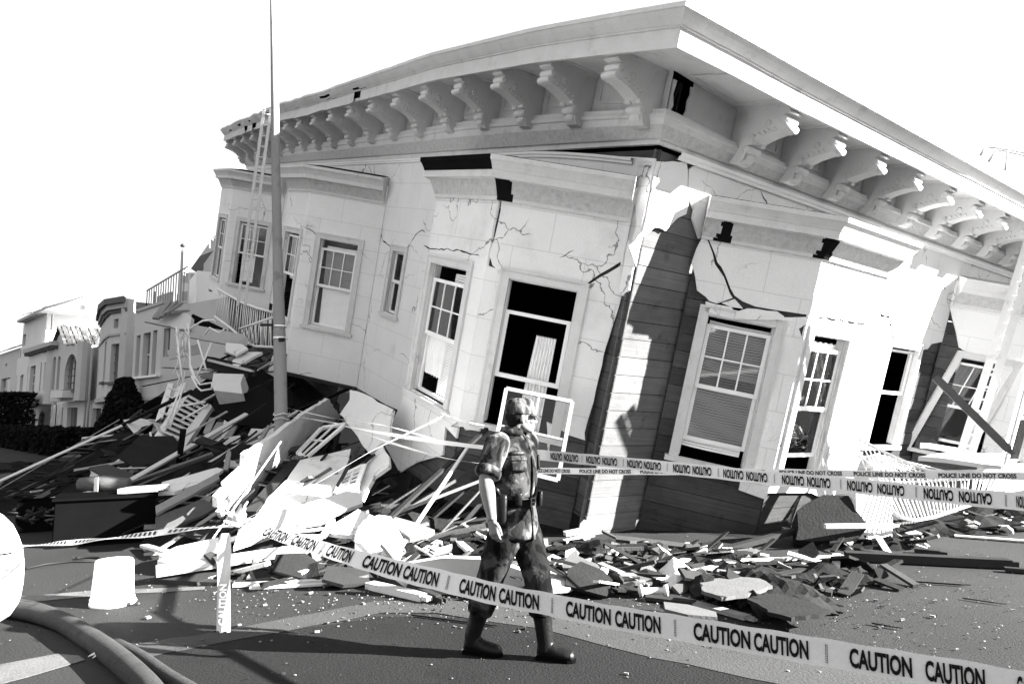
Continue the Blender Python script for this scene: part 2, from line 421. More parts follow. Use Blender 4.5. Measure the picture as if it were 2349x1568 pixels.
WINS = [  # plane, h0, h1
    dict(pl=A0g, h0=.42, h1=1.42, lower='open', curtain=(.8, 1.3, -3.9, -2.1, .1), drop=.05),
    dict(pl=A0f, h0=.40, h1=1.45, lower='shut', drop=.05, curtain=(.5, 1.1, -3.7, -2.1, .1)),
    dict(pl=A1g, h0=.50, h1=1.42, lower='broken', drop=.20, blind=(.55, 1.30, -3.92, -2.1, -.14)),
    dict(pl=A1f, h0=.36, h1=1.50, lower='open', drop=.05, curtain=(.4, 1.2, -3.1, -2.1, .1)),
    dict(pl=A2f, h0=.45, h1=1.55, lower='broken', drop=.22, blind=(.50, 1.0, -3.9, -2.05, .0), curtain=(.9, 1.55, -3.7, -2.3, .15)),
    dict(pl=A2g, h0=.52, h1=1.47, lower='open', drop=.42, upper='plain', curtain=(.70, .98, -4.6, -2.7, -.3), meet=-3.35, glass=False),
    dict(pl=B3g, h0=.36, h1=1.26, lower='up', drop=.12, blind=(.42, 1.24, -3.86, -2.04, -.10), meet=-3.02),
    dict(pl=B3f, h0=.20, h1=1.12, lower='up', drop=.18, curtain=(.22, 1.1, -3.4, -2.1, .0), blind=(.25, 1.08, -3.75, -3.1, .03)),
    dict(pl=B4g, h0=.46, h1=1.42, shear=.26, lower='up', drop=.10, curtain=(.35, 1.0, -3.9, -2.1, .2), meet=-3.05),
    dict(pl=B4f, h0=.36, h1=1.40, lower='shut', drop=.1, curtain=(.4, 1.2, -3.4, -2.1, .1)),
    dict(pl=PA, h0=6.70, h1=7.28, u0=-3.30, u1=-1.97, lower='shut', drop=.0, upper='plain'),
    dict(pl=PB, h0=6.95, h1=8.05, u0=-3.95, u1=-2.02, lower='open', drop=.05, upper='plain', meet=-2.95, glass=False),
]
def hole(wn, g=0.0):
    return rect(wn['h0'] - g, wn['h1'] + g, wn.get('u0', WU0) - g, wn.get('u1', WU1) + g)
def wholes(pl, g=0.0): return [hole(q, g) for q in WINS if q['pl'] is pl]
for q in WINS: window(**q)

# ---- stucco: slabs that follow the broken edges, over plank sheathing
st = MB()
def S(pl, outer, holes=(), j=0.10, amp=0.012, seed=1, **k): slab(st, pl, jag(outer, j, amp, seed) if amp else outer, holes, **k)
# left front wall, between and above the bays
S(PA, [(0.03, -.28), (.03, -.17), (1.3, -.09), (2.5, .0), (2.6, .02), (21.3, .02), (21.3, -4.4), (12.5, -4.4), (12.5, -5.2), PA.px(*Z(13, (640, 230))[0]), PA.px(*Z(13, (700, 185))[0]), PA.px(*Z(13, (900, 300))[0]), (4.6, -5.0), (4.6, -1.0), (.24, -.9),
       PA.px(*Z(5, (1900, 300))[0])], wholes(PA), .35, .004)
S(PA, PA.pxs(Z(5, (1905, 345), (1850, 350), (1800, 440), (1812, 530), (1850, 640), (1870, 660), (1915, 480))), amp=0)
S(PA, [(.02, -.2), (.30, -.2), (.30, -1.78), (.12, -1.95), (.02, -1.86)], (), .2, .006)
# bay by the corner, left front: front face and face turned to the corner
S(A2f, [(-.0, -.6), (1.77, -.6), (1.77, -4.2), A2f.px(*Z(13, (885, 560))[0]), A2f.px(*Z(13, (920, 620))[0]), A2f.px(*Z(13, (995, 760))[0]), A2f.px(*Z(13, (1110, 690))[0]), A2f.px(*Z(13, (1280, 640))[0]),
        A2f.px(*Z(13, (1300, 450))[0]), (-.0, -4.32)], wholes(A2f), .2, .01)
g = A2g
S(g, [(LA, -.55), g.px(*Z(5, (835, 385))[0]), g.px(*Z(5, (818, 470))[0]), g.px(*Z(5, (790, 590))[0]), g.px(*Z(5, (745, 735))[0]), g.px(*Z(5, (770, 820))[0]), (1.60, -1.95), (1.45, -1.97), (.50, -1.97),
      g.px(*Z(5, (1510, 970))[0]), g.px(*Z(5, (1620, 890))[0]), g.px(*Z(5, (1790, 790))[0]), (.02, -1.72), (.02, -.55)], (), .15, .008)
S(g, g.pxs(Z(15, (1500, 285), (1620, 205), (1785, 112), (1825, 150), (1830, 200), (1800, 330), (1760, 480), (1720, 600), (1650, 830), (1590, 1100), (1550, 1260), (1500, 1440), (1505, 1495), (1380, 1455), (1200, 1350)))
  + [(.50, -4.3), (.50, -2.0)], (), .12, .008)
S(g, [(LA, -1.86)] + g.pxs(Z(15, (735, 110), (845, 152))) + [(1.49, -2.0), (1.49, -4.15)] + g.pxs(Z(15, (600, 1412), (555, 1415), (540, 1388), (440, 1380))) + [(LA, -4.3)], (), .12, .006)
# middle and far bays, left front
S(A1f, [(0, -.6), (1.77, -.6), (1.77, -3.9)] + A1f.pxs([(628, 805), (606, 882), (633, 926)]) + [(.6, -5.15), (0, -5.2)], wholes(A1f), .3, .006)
S(A1g, [(0.02, -.6), (LA, -.6), (LA, -5.2), (0.02, -5.2)], wholes(A1g), .3, .003)
S(A0f, rect(0, 1.77, -4.5, -.6), wholes(A0f), amp=0)
S(A0g, [(.02, -.6), (LA, -.6), (LA, -4.4), (.02, -4.7)], wholes(A0g), amp=0)
# left sides of the bays
for pf in (A2f, A1f, A0f):
    ps = Plane(pf.a0 + FW, -BP, 1, 1, 1, -1); slab(st, ps, rect(0, LA, -4.6, -.6))
# corner stretch of the right front and the wall above its bays
S(PB, [(.03, -1.55), (.03, -.2), (.55, -.08)] + PB.pxs(Z(14, (955, 545), (955, 850), (965, 990), (940, 1100), (830, 1150), (790, 1190), (680, 1310), (640, 1280), (550, 1262), (415, 1385), (340, 1365), (300, 1440), (225, 1500))), (), .12, .01, 3)
S(PB, PB.pxs(Z(14, (975, 545), (965, 700), (975, 850), (1000, 950), (1040, 1050), (1020, 1160))) + [(1.1, -1.0), (4.9, -1.0), (5.12, -1.1), (5.12, -4.6), (5.6, -4.85), (6.75, -4.7), (6.92, -4.0), (6.92, -2.02), (8.05, -2.02)]
  + PB.pxs(Z(17, (255, 1005), (290, 960), (365, 945), (400, 945), (420, 870), (440, 840), (490, 845))) + [(9.0, -1.2), (16, -1.2), (16, -.03), (.75, -.06)], (), .3, .010, 5)
# right front, near bay
g = B3g
S(g, [(LB, -.6), (.1, -.6)] + g.pxs(Z(7, (850, 510), (905, 640), (930, 720), (965, 760), (1000, 830), (1045, 950), (1080, 1010), (1150, 1060), (1260, 1105), (1430, 1135), (1600, 1160), (1735, 1180))), (), .15, .008, 8)
S(g, g.pxs(Z(7, (800, 495), (835, 510), (885, 640), (905, 735), (985, 850), (1035, 990), (1060, 1030), (925, 1080), (860, 1058), (825, 1020), (750, 965), (735, 850), (703, 720), (745, 600))), (), .12, .012, 9, out=.012)
S(g, g.pxs(Z(7, (825, 1060), (915, 1085), (1045, 1108), (1080, 1150), (1065, 1212), (940, 1180), (820, 1150))), (), .1, .01, 10, out=.03)
S(g, g.pxs(Z(7, (965, 1075), (1080, 1040), (1155, 1125), (1050, 1110))), (), .1, .01, 11)
S(g, g.pxs(Z(7, (1090, 1150), (1190, 1120), (1440, 1145), (1505, 1190), (1500, 1222), (1075, 1212))), (), .1, .01, 12, out=.05)
S(g, g.pxs(Z(7, (1510, 1200), (1600, 1200), (1735, 1195), (1700, 1260), (1640, 1300))) + [(LB, -2.1), (LB, -4.35), (1.26, -4.3), (1.26, -1.97)], (), .2, .006, 13)
g = B3f
S(g, [(0, -.6), (1.77, -.6), (1.77, -4.5), (1.1, -4.3), (0, -4.25)], wholes(g), .3, .003)
ps = Plane(-BQ, B3f.b0 + FW, 1, 1, -1, 1); slab(st, ps, rect(0, LB, -4.6, -.6))
g = B4g
S(g, [(0, -1.0), (0.02, -.5), (LB, -.5), (LB, -4.6), (1.3, -4.4), (1.26, -4.0), (1.26, -1.98)] + g.pxs(Z(17, (650, 1085), (600, 1040), (530, 990), (505, 860))), (), .15, .01, 14)
S(B4f, rect(0, 1.77, -4.8, -.5), wholes(B4f), amp=0)
ps = Plane(-BQ, B4f.b0 + FW, 1, 1, -1, 1); slab(st, ps, rect(0, LB, -4.6, -.6))
st.build("stucco_wall", STUCCO, house)

# ---- plank sheathing, one board after the other
sh = MB()
def planks(pl, h0, h1, u0, u1, holes=(), bh=.245, out=-.045, th=.022, seed=0, skew=0.0, low=None):
    rnd = random.Random(seed); u = u1; k = 0
    while u > u0 + .03:
        ub = max(u0, u - bh)
        segs = [(h0, h1)]
        for (a, b, c, d) in holes:
            if c < u - .01 and d > ub + .01:
                ns = []
                for x0, x1 in segs:
                    if a > x0: ns.append((x0, min(a, x1)))
                    if b < x1: ns.append((max(b, x0), x1))
                segs = [q for q in ns if q[1] - q[0] > .02]
        for x0, x1 in segs:
            cuts = [x0]
            while x1 - cuts[-1] > 4.2: cuts.append(cuts[-1] + rnd.uniform(2.2, 3.6))
            cuts.append(x1)
            for c0, c1 in zip(cuts, cuts[1:]):
                o = out + rnd.uniform(-.006, .004); g1 = .009; d0 = rnd.uniform(-.01, .01); kk = skew
                q = [pl.p3(h, y, z) for h, y, z in ((c0 + .002, ub + g1 + kk * c0, o), (c1 - .002, ub + g1 + kk * c1, o), (c1 - .002, u + kk * c1, o), (c0 + .002, u + kk * c0, o))]
                uo = rnd.uniform(0, 50)
                uv = [(c0 + uo, ub + uo), (c1 + uo, ub + uo), (c1 + uo, u + uo), (c0 + uo, u + uo)]
                b = [p - pl.n * th for p in q]
                i = len(sh.v); sh.v += q + b
                for f in ((0, 1, 2, 3), (7, 6, 5, 4), (0, 4, 5, 1), (1, 5, 6, 2), (2, 6, 7, 3), (3, 7, 4, 0)):
                    sh.f.append(tuple(i + x for x in f)); sh.sm.append(False); sh.mi.append(0); sh.uv.append([uv[x % 4] for x in f])
        u = ub; k += 1
def hh(pl): return [(q['h0'] - .02, q['h1'] + .02, q.get('u0', WU0) - .02, q.get('u1', WU1) + .02) for q in WINS if q['pl'] is pl]
planks(PA, 0, 21.3, -5.0, -.05, hh(PA) + [(.3, 3.2, -9, -1.2), (8.3, 11.5, -9, -1.2), (16, 20, -9, -1.2)], seed=1)
planks(PB, 1.3, 16, -5.45, -.05, hh(PB) + [(1.3, 4.6, -9, -1.2), (9.3, 12, -9, -1.2)], seed=2, out=-.05)
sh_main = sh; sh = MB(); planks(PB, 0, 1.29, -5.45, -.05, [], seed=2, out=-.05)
sh.build("corner_sheathing", mat("sunlit_sheathing_planks", 0.115, 0.9, 0.30, 2.5, 0.3, 40, 0.0, island=0.2, streak=(1.2, 30, 0.7), stain=0.45, stain_scale=3), house); sh = sh_main  # sunlight put into the base colour: same boards, paler at the corner
for g_, f_, L_, n_ in ((A2g, A2f, LA, 3), (A1g, A1f, LA, 4), (A0g, A0f, LA, 5), (B3g, B3f, LB, 6), (B4g, B4f, LB, 7)):
    lo = {3: -5.25, 4: -5.3, 5: -4.4, 6: -5.3, 7: -5.0}[n_]
    planks(g_, 0.03, L_ - .03, lo, -.6, hh(g_), seed=n_); planks(f_, 0.03, FW - .03, lo, -.6, hh(f_), seed=n_ + 10)
for pf, s_ in ((A2f, 1), (A1f, 1), (A0f, 1)): planks(Plane(pf.a0 + FW, -BP, 1, 1, 1, -1), .03, LA, -4.6, -.6, seed=30)
for pf in (B3f, B4f): planks(Plane(-BQ, pf.b0 + FW, 1, 1, -1, 1), .03, LB, -5.0, -.6, seed=31)
sh.build("plank_sheathing", PLANK, house)

# ---- floor, inner walls and ceiling of the rooms (dark, seen through broken windows)
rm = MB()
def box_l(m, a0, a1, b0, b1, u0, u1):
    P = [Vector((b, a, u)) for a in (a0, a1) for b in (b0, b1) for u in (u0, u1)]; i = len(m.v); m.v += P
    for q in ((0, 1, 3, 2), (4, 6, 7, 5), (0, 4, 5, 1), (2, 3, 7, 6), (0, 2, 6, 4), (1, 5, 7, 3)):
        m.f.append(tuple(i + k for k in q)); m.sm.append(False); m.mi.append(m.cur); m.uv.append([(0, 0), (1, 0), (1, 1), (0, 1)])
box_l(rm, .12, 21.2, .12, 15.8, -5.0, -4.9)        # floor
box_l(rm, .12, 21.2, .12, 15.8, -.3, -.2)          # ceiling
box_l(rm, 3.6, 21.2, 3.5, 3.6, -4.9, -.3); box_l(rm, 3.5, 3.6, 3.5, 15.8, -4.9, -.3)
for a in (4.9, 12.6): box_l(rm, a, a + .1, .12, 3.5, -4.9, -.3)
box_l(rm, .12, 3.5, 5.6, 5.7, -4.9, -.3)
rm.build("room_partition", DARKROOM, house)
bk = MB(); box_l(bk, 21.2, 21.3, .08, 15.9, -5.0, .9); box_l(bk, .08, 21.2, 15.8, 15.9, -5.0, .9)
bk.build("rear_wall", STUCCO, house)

# ---- what is left of the storey crushed below
lw = MB()
for (a0_, a1_, b_) in ((2.2, 8.6, .35), (8.6, 18.5, -.3)):
    u_ = -5.0; k = 0
    while u_ > -8.6:
        rnd = random.Random(k * 7 + int(a0_)); P = [(a0_ + rnd.uniform(-.1, .1), u_ - .25), (a1_ + rnd.uniform(-.2, .2), u_ - .25), (a1_, u_ - .01), (a0_, u_ - .01)]
        lw.poly([[Vector((b_ + .05 * k * (1 if k % 2 else .9), a, u)) for a, u in P]], (-1, 0, 0), .03, [P]); u_ -= .25; k += 1
lw.build("crushed_storey_wall", PLANK, house)

# ---- entablature swept round the corner
def offset_path(path, out):
    res = []
    for i, p in enumerate(path):
        ns = []
        for j in (i - 1, i):
            if 0 <= j < len(path) - 1:
                dx = path[j + 1][0] - path[j][0]; dy = path[j + 1][1] - path[j][1]; l = math.hypot(dx, dy)
                ns.append((dy / l * SGN, -dx / l * SGN))
        if len(ns) == 1 or (abs(ns[0][0] - ns[1][0]) < 1e-6 and abs(ns[0][1] - ns[1][1]) < 1e-6): nx, ny = ns[0]; k = 1
        else:
            nx, ny = ns[0][0] + ns[1][0], ns[0][1] + ns[1][1]; l = math.hypot(nx, ny); nx /= l; ny /= l; k = 1 / (nx * ns[0][0] + ny * ns[0][1])
        res.append((p[0] + nx * out * k, p[1] + ny * out * k))
    return res
SGN = 1
def sweep(mb, path, prof, warp=None, mats=None, skip=None, smooth=False):
    rings = [offset_path(path, o) for o, u in prof]; acc = [0]
    for i in range(1, len(path)): acc.append(acc[-1] + math.hypot(path[i][0] - path[i - 1][0], path[i][1] - path[i - 1][1]))
    for i in range(len(path) - 1):
        for j in range(len(prof) - 1):
            if skip and skip(i, j, path[i], path[i + 1]): continue
            if mats: mb.cur = mats(i, j, path[i])
            q = [(rings[j][i], prof[j][1], i), (rings[j][i + 1], prof[j][1], i + 1), (rings[j + 1][i + 1], prof[j + 1][1], i + 1), (rings[j + 1][i], prof[j + 1][1], i)]
            pts = [(warp(*p, u, ii, j) if warp else W3(p[0], p[1], u)) for (p, u, ii) in q]
            vv = [prof[j][1] * 2, prof[j][1] * 2, prof[j + 1][1] * 2, prof[j + 1][1] * 2]
            mb.face(pts, [(acc[i], vv[0]), (acc[i + 1], vv[1]), (acc[i + 1], vv[2]), (acc[i], vv[3])], smooth)
    mb.cur = 0
main = [(21.4 - .35 * k, 0.0) for k in range(61)] + [(.05, 0)] + [(0.0, 0.0)] + [(0, .02), (0, .34)] + [(0, .6 + .5 * k) for k in range(32)]
main = [p for i, p in enumerate(main) if i == 0 or p != main[i - 1]]
# path runs from the far end of the left front to the corner, then along the right front: outward is to (-b) then (-a)
SGN = 1
t_ = offset_path(main, 1.0)
if t_[0][1] > 0: SGN = -1
def slump(a, b, u, i, j):
    P = W3(a, b, u)
    return P
BELT = [(-.02, .0), (.05, .0), (.05, .045), (.09, .05), (.11, .08), (.17, .17), (.19, .23), (.21, .24), (.21, .275), (.18, .285), (.18, .325), (.05, .345)]
def belt_mat(i, j, p): return 1 if j in (3, 4) else 0
mb = MB(); sweep(mb, main, BELT, mats=belt_mat); mb.build("belt_moulding", [TRIM, ORNAMENT], house)
# the thin strip under the belt: sags off the wall near the corner on the left front
def strip_w(a, b, u, i, j):
    s = 0.0
    if b < .001 and a < 2.9: s = -.20 * ((2.9 - max(a, 0)) / 2.9) ** 1.6
    P = W3(a, b, 0); return Vector((P.x, P.y, u + s))
stripp = [p for p in main if p[0] > .1 and p[1] == 0]
mb = MB(); sweep(mb, stripp, [(0, -.085), (.03, -.085), (.035, -.05), (.055, -.045), (.06, -.008), (0, -.006)], warp=strip_w)
mb.build("belt_lower_strip", SASH, house); mb = MB()
sp2 = [p for p in main if p[0] == 0 and p[1] > .1]
sweep(mb, sp2, [(0, -.10), (.04, -.10), (.05, -.06), (.08, -.05), (.085, -.008), (0, -.006)])
mb.build("belt_lower_strip", SASH, house)
mb = MB(); sweep(mb, main, [(.045, .34), (.045, .80)], skip=lambda i, j, p, q: (p[0] == 0 and p[1] < .33) or (3.9 < p[0] < 4.0))
# raised frames on the frieze
fr_ = MB()
def frieze_frame(pt, h0, h1):
    for (x0, x1, y0, y1) in ((h0, h0 + .03, .42, .72), (h1 - .03, h1, .42, .72), (h0 + .03, h1 - .03, .69, .72), (h0 + .03, h1 - .03, .42, .45)):
        pts = []
        for h in (x0, x1):
            for y in (y0, y1):
                for o in (.04, .07): pts.append(pt(h, y, o))
        i = len(mb.v); mb.v += pts
        for q in ((0, 1, 3, 2), (4, 6, 7, 5), (0, 4, 5, 1), (2, 3, 7, 6), (0, 2, 6, 4), (1, 5, 7, 3)):
            mb.f.append(tuple(i + k for k in q)); mb.sm.append(False); mb.mi.append(0); mb.uv.append([(0, 0), (1, 0), (1, 1), (0, 1)])
ptA = lambda h, u, o: W3(h, -o, u)
ptB = lambda h, u, o: W3(-o, h, u)
brA = [.06] + [1.40 + 1.235 * k for k in range(17)]
brB = [1.25 + 1.135 * k for k in range(13)]
BW = .24
for h0, h1 in zip(brA, brA[1:]): frieze_frame(ptA, h0 + BW + .12, h1 - .12)
for h0, h1 in zip(brB, brB[1:]): frieze_frame(ptB, h0 + BW + .12, h1 - .12)
mb.build("frieze", TRIM, house)
m = MB(); m.bar(Vector((.05, .05, .36)), Vector((.16, .03, .82)), .06, .03, (-1, 0, 0)); m.bar(Vector((.24, .09, .36)), Vector((.22, .06, .82)), .05, .04, (-1, 0, 0)); m.bar(Vector((.02, .10, .52)), Vector((.36, .10, .47)), .05, .02, (-1, 0, 0))
m.build("exposed_lath", OLDWOOD, house)
m = MB(); P = [(.27, .34), (.36, .34), (.36, .80), (.30, .80), (.315, .7), (.285, .62), (.30, .5), (.265, .42)]; m.poly([[Vector((h, -.05, u)) for h, u in P]], (0, -1, 0), .02, [P]); P = [(-.02, .34), (.05, .34), (.03, .42), (.06, .5), (.02, .63), (.045, .8), (-.02, .8)]; m.poly([[Vector((h, -.048, u)) for h, u in P]], (0, -1, 0), .02, [P])
m.build("torn_frieze_edge", TRIM, house)
# soffit with coffers between the brackets
mb = MB(); sweep(mb, main, [(.045, .80), (.912, .80)])
def soff_frame(pt, h0, h1):
    for (x0, x1, o0, o1) in ((h0, h0 + .035, .16, .88), (h1 - .035, h1, .16, .88), (h0 + .036, h1 - .036, .16, .2), (h0 + .036, h1 - .036, .84, .88)):
        pts = []
        for h in (x0, x1):
            for o in (o0, o1):
                for y in (.775, .8): pts.append(pt(h, y, o))
        i = len(mb.v); mb.v += pts
        for q in ((0, 1, 3, 2), (4, 6, 7, 5), (0, 4, 5, 1), (2, 3, 7, 6), (0, 2, 6, 4), (1, 5, 7, 3)):
            mb.f.append(tuple(i + k for k in q)); mb.sm.append(False); mb.mi.append(0); mb.uv.append([(0, 0), (1, 0), (1, 1), (0, 1)])
for h0, h1 in zip(brA, brA[1:]): soff_frame(ptA, h0 + BW + .09, h1 - .09)
for h0, h1 in zip(brB, brB[1:]): soff_frame(ptB, h0 + BW + .09, h1 - .09)
soff_frame(ptB, .12, 1.1)
mb.build("soffit", TRIM, house)
# fascia and crown, ragged at the far end of the left front
CROWN = [(.91, .80), (.91, .72), (.955, .72), (.955, .925), (.975, .93), (.975, .95), (.99, .955), (1.02, .985), (1.06, 1.03), (1.09, 1.075), (1.105, 1.08), (1.105, 1.13), (.7, 1.17)]
def crown_w(a, b, u, i, j):
    P = W3(a, b, u)
    if b < -.5 and a > 7:
        k = min(1, (a - 7) / 4); n_ = noise.noise((a * 2.3, u * 5, 1)); P = P + Vector((.05 * k * n_, 0, .035 * k * noise.noise((a * 1.7, 9, u))))
    if b > 5.95 and u < .95: P = P + Vector((0, -.025, 0))
    return P
rc = random.Random(4)
gone = {(i, j): rc.random() < .09 for i in range(200) for j in range(14)}
def crown_skip(i, j, p, q):
    return (p[0] > 8 and j in (2, 3, 5, 6, 7) and gone[(i, j)])
mb = MB(); sweep(mb, main, CROWN, warp=crown_w, skip=crown_skip)
mb.build("cornice", TRIM, house)
mb = MB()
sweep(mb, main, [(.86, .79), (.90, 1.0), (.98, 1.09)], warp=crown_w); mb.build("cornice_backing", OLDWOOD, house)
# roof deck
mb = MB()
ring = [W3(a, b, 1.165) for a, b in offset_path(main, .92)]
far = Vector((15.9, 21.4, .9))
for p, q in zip(ring, ring[1:]): mb.face([p, q, far])
mb.build("roof", TARPAPER, house)

# ---- brackets: one console, copied
def console():
    m = MB()
    arm = [(.05, .795), (.88, .795), (.88, .735), (.865, .725), (.875, .70), (.86, .675), (.82, .665), (.79, .63), (.79, .59), (.84, .56), (.875, .52), (.86, .475), (.81, .455), (.76, .455), (.58, .40), (.47, .35), (.43, .335), (.40, .31), (.37, .30), (.345, .27), (.335, .20), (.315, .12), (.27, .065), (.19, .045), (.11, .065), (.05, .11)]
    prof = [(-o, u) for o, u in arm]
    n = len(prof)
    def ring(x, sc=0.0): return [Vector((o, x, u)) for o, u in prof]
    lay = [(0, .012), (.012, 0), (BW - .012, 0), (BW, .012)]
    rows = []
    cx_ = sum(p[0] for p in prof) / n; cu = sum(p[1] for p in prof) / n
    for x, ins in lay:
        rows.append([Vector((o + (cx_ - o) * ins * 1.2, x, u + (cu - u) * ins * 1.2)) for o, u in prof])
    m.grid(rows, False, close_u=True)
    for r in (rows[0], rows[-1]): m.poly([[p for p in r]], (0, 1 if r is rows[-1] else -1, 0), .004)
    # cap block, scroll rolls, leaf on the lower drop
    def bx(o0, o1, x0, x1, u0, u1):
        m.box(((-o0 - o1) / 2, (x0 + x1) / 2, (u0 + u1) / 2), (o1 - o0, x1 - x0, u1 - u0))
    bx(.05, .905, -.015, BW + .015, .765, .80); bx(.10, .895, -.008, BW + .008, .74, .764)
    def roll(o, u, r, x0, x1): m.tube([(-o, x0, u), (-o, x1, u)], r, 12)
    roll(.845, .51, .046, -.012, BW + .012); roll(.87, .70, .02, -.008, BW + .008)
    roll(.395, .335, .042, -.025, BW * .36); roll(.395, .335, .042, BW * .64, BW + .025)
    for o, u, r in ((.815, .60, .050), (.345, .235, .052), (.60, .56, .045)):
        m.tube([(-o, -.012, u), (-o, -.006, u), (-o, BW + .006, u), (-o, BW + .012, u)], [r * .7, r, r, r * .7], 14)
    for k in range(5):
        t = .12 + k * .19; m.tube([(-(.79 + .02 * math.sin(k)), BW * t, .66), (-.80, BW * t, .60), (-.845, BW * t, .565)], [.008, .014, .008], 6)
        m.tube([(-.74 + k * .075, -.006, .470 - k * .018), (-.70 + k * .075, -.006, .50 - k * .018)], .010, 5); m.tube([(-.74 + k * .075, BW + .006, .470 - k * .018), (-.70 + k * .075, BW + .006, .50 - k * .018)], .010, 5)
    rows = []
    for k in range(9):
        t = k / 8; w_ = (.055 + .03 * math.sin(t * 2.6)) ; o = .350 - .030 * t - (.06 * max(0, t - .75) * 4); u = .29 - .22 * t
        rows.append([(-(o + .022 * math.cos(s * 1.25)), BW / 2 + w_ * s, u) for s in (-1, -.6, -.2, .2, .6, 1)])
    m.grid(rows, True)
    return m
cm = console()
b0 = cm.build("bracket", TRIM, house)
b0.name = "bracket"
me0 = b0.data
def place_bracket(o, side, h, tilt=0.0):
    if side == 'A':
        z = W3(h + .1, -.3, .6).z - .6; o.matrix_local = Matrix(((1, 0, 0, 0), (0, 1, 0, h), (0, 0, 1, z), (0, 0, 0, 1))) @ Matrix.Rotation(tilt, 4, 'X')
    else:
        o.matrix_local = Matrix(((0, 1, 0, h), (1, 0, 0, 0), (0, 0, 1, 0), (0, 0, 0, 1))) @ Matrix.Rotation(tilt, 4, 'X')
rb = random.Random(2)
for k, h in enumerate(brA):
    o = b0 if k == 0 else b0.copy()
    if k: col.objects.link(o)
    o.parent = house; place_bracket(o, 'A', h, rb.uniform(-.012, .012) + (0.03 if h > 9 else 0) * rb.uniform(-1, 1))
for k, h in enumerate(brB):
    o = b0.copy(); col.objects.link(o); o.parent = house; place_bracket(o, 'B', h, rb.uniform(-.01, .01))

# ---- bay cornices
BAYC = [(o_ * .76 if o_ > 0 else o_, u_) for o_, u_ in [(.0, -1.00), (.045, -1.00), (.05, -.955), (.06, -.95), (.085, -.90), (.15, -.80), (.19, -.745), (.21, -.735), (.30, -.73), (.30, -.635), (.315, -.63), (.33, -.60), (.37, -.55), (.40, -.52), (.415, -.515), (.42, -.455), (-.25, -.36)]]
def bay_path(f, A=True):
    if A: return [(f.a0 + FW + BP * .98, -0.02), (f.a0 + FW, -BP), (f.a0, -BP), (f.a0 - BP * .97, -BP * .03)]
    return [(-BQ * .03, f.b0 - BQ * .97), (-BQ, f.b0), (-BQ, f.b0 + FW), (-.02, f.b0 + FW + BQ * .98)]
def bay_cornice(f, A, dark=(), cutmat=None, parent=house, seed=0):
    path = bay_path(f, A); m = MB()
    P2 = [path[0]]
    segi = []
    for si in range(3):
        n = 60
        for k in range(1, n + 1):
            t = k / n; P2.append((path[si][0] + (path[si + 1][0] - path[si][0]) * t, path[si][1] + (path[si + 1][1] - path[si][1]) * t)); segi.append((si, k - 1))
    nz = random.Random(seed)
    def wp(a, b, u, i, j):
        s, k = segi[min(i, len(segi) - 1)]
        return Vector((b, a, u))
    def mt(i, j, p):
        s, k = segi[i]
        if j == 15: return 3  # unseen top darkened to cut light bounced up to the soffit
        for ds, k0, k1, j0, j1 in dark:
            if s == ds and j0 <= j <= j1:
                a_ = k0 + (random.Random(j * 13 + ds).uniform(-.8, .8) + (j - 3) * .35 if k0 > 0 else 0); b_ = k1 + random.Random(j * 7 + 5).uniform(-.9, .9) - (0 if k1 > 50 else (j - 3) * .3)
                if a_ <= k < b_: return 2
        return 1 if j in (3, 4, 5) else 0
    sweep(m, P2, BAYC, warp=wp, mats=mt)
    # end cap
    for e_ in (0, -1):
        pts = [offset_path(P2, o)[e_] for o, u in BAYC]
        m.poly([[Vector((p[1], p[0], u)) for p, (o, u) in zip(pts, BAYC)]], (0, 1, 0), .003)
    m.build("bay_cornice", [TRIM, ORNAMENT, DARKROOM, TARPAPER], parent)
dk2 = [(1, 0, 61, 9, 14), (2, 0, 6, 1, 6)]
bay_cornice(A2f, True, dk2); bay_cornice(A1f, True); bay_cornice(A0f, True)
dk3 = [(0, 7, 14, 1, 6), (0, 56, 61, 1, 6), (1, 0, 3, 1, 6)]
bay_cornice(B3f, False, dk3); bay_cornice(B4f, False)

# ---- open cracks running over the stucco
def crack(pl, k, pts, w0=.012, seed=0):
    P = [pl.px(*q) for q in Z(k, *pts)]; P = jag(P, .07, .016, seed, closed=False); rnd = random.Random(seed); L_, R_ = [], []
    for i, p in enumerate(P):
        a, b = Vector(P[max(0, i - 1)]), Vector(P[min(len(P) - 1, i + 1)]); d = (b - a).normalized(); n = Vector((-d.y, d.x)); w_ = w0 * rnd.uniform(.3, 1.2) * (0.25 if i in (0, len(P) - 1) else 1)
        L_.append(pl.p3(p[0] + n.x * w_, p[1] + n.y * w_, .003)); R_.append(pl.p3(p[0] - n.x * w_, p[1] - n.y * w_, .003))
    m = MB()
    for i in range(len(P) - 1): m.face([L_[i], L_[i + 1], R_[i + 1], R_[i]])
    m.build("wall_crack", DARKROOM, house)
crack(PA, 4, ((1215, 340), (1197, 400), (1235, 460), (1265, 500), (1285, 548), (1305, 552), (1325, 625), (1365, 655), (1390, 685)), .016, 1)
crack(PA, 4, ((1510, 690), (1545, 650), (1580, 590), (1605, 562), (1635, 542), (1665, 562)), .011, 2)
crack(A1g, 4, ((700, 520), (735, 530), (775, 552), (800, 585), (815, 605)), .012, 3)
crack(PA, 4, ((1225, 488), (1265, 497)), .008, 4)
crack(PB, 7, ((1305, 95), (1330, 160), (1355, 190), (1365, 240), (1385, 290), (1425, 315)), .010, 5)
crack(PB, 8, ((990, 1240), (975, 1290), (960, 1380)), .014, 6)
crack(PB, 9, ((760, 260), (770, 310), (790, 400), (855, 412), (865, 480), (890, 490), (895, 640)), .03, 7)
crack(PB, 9, ((1318, 75), (1325, 130), (1350, 180)), .012, 8)
crack(PB, 9, ((1900, 70), (1905, 130), (1985, 165), (1985, 260)), .012, 9)
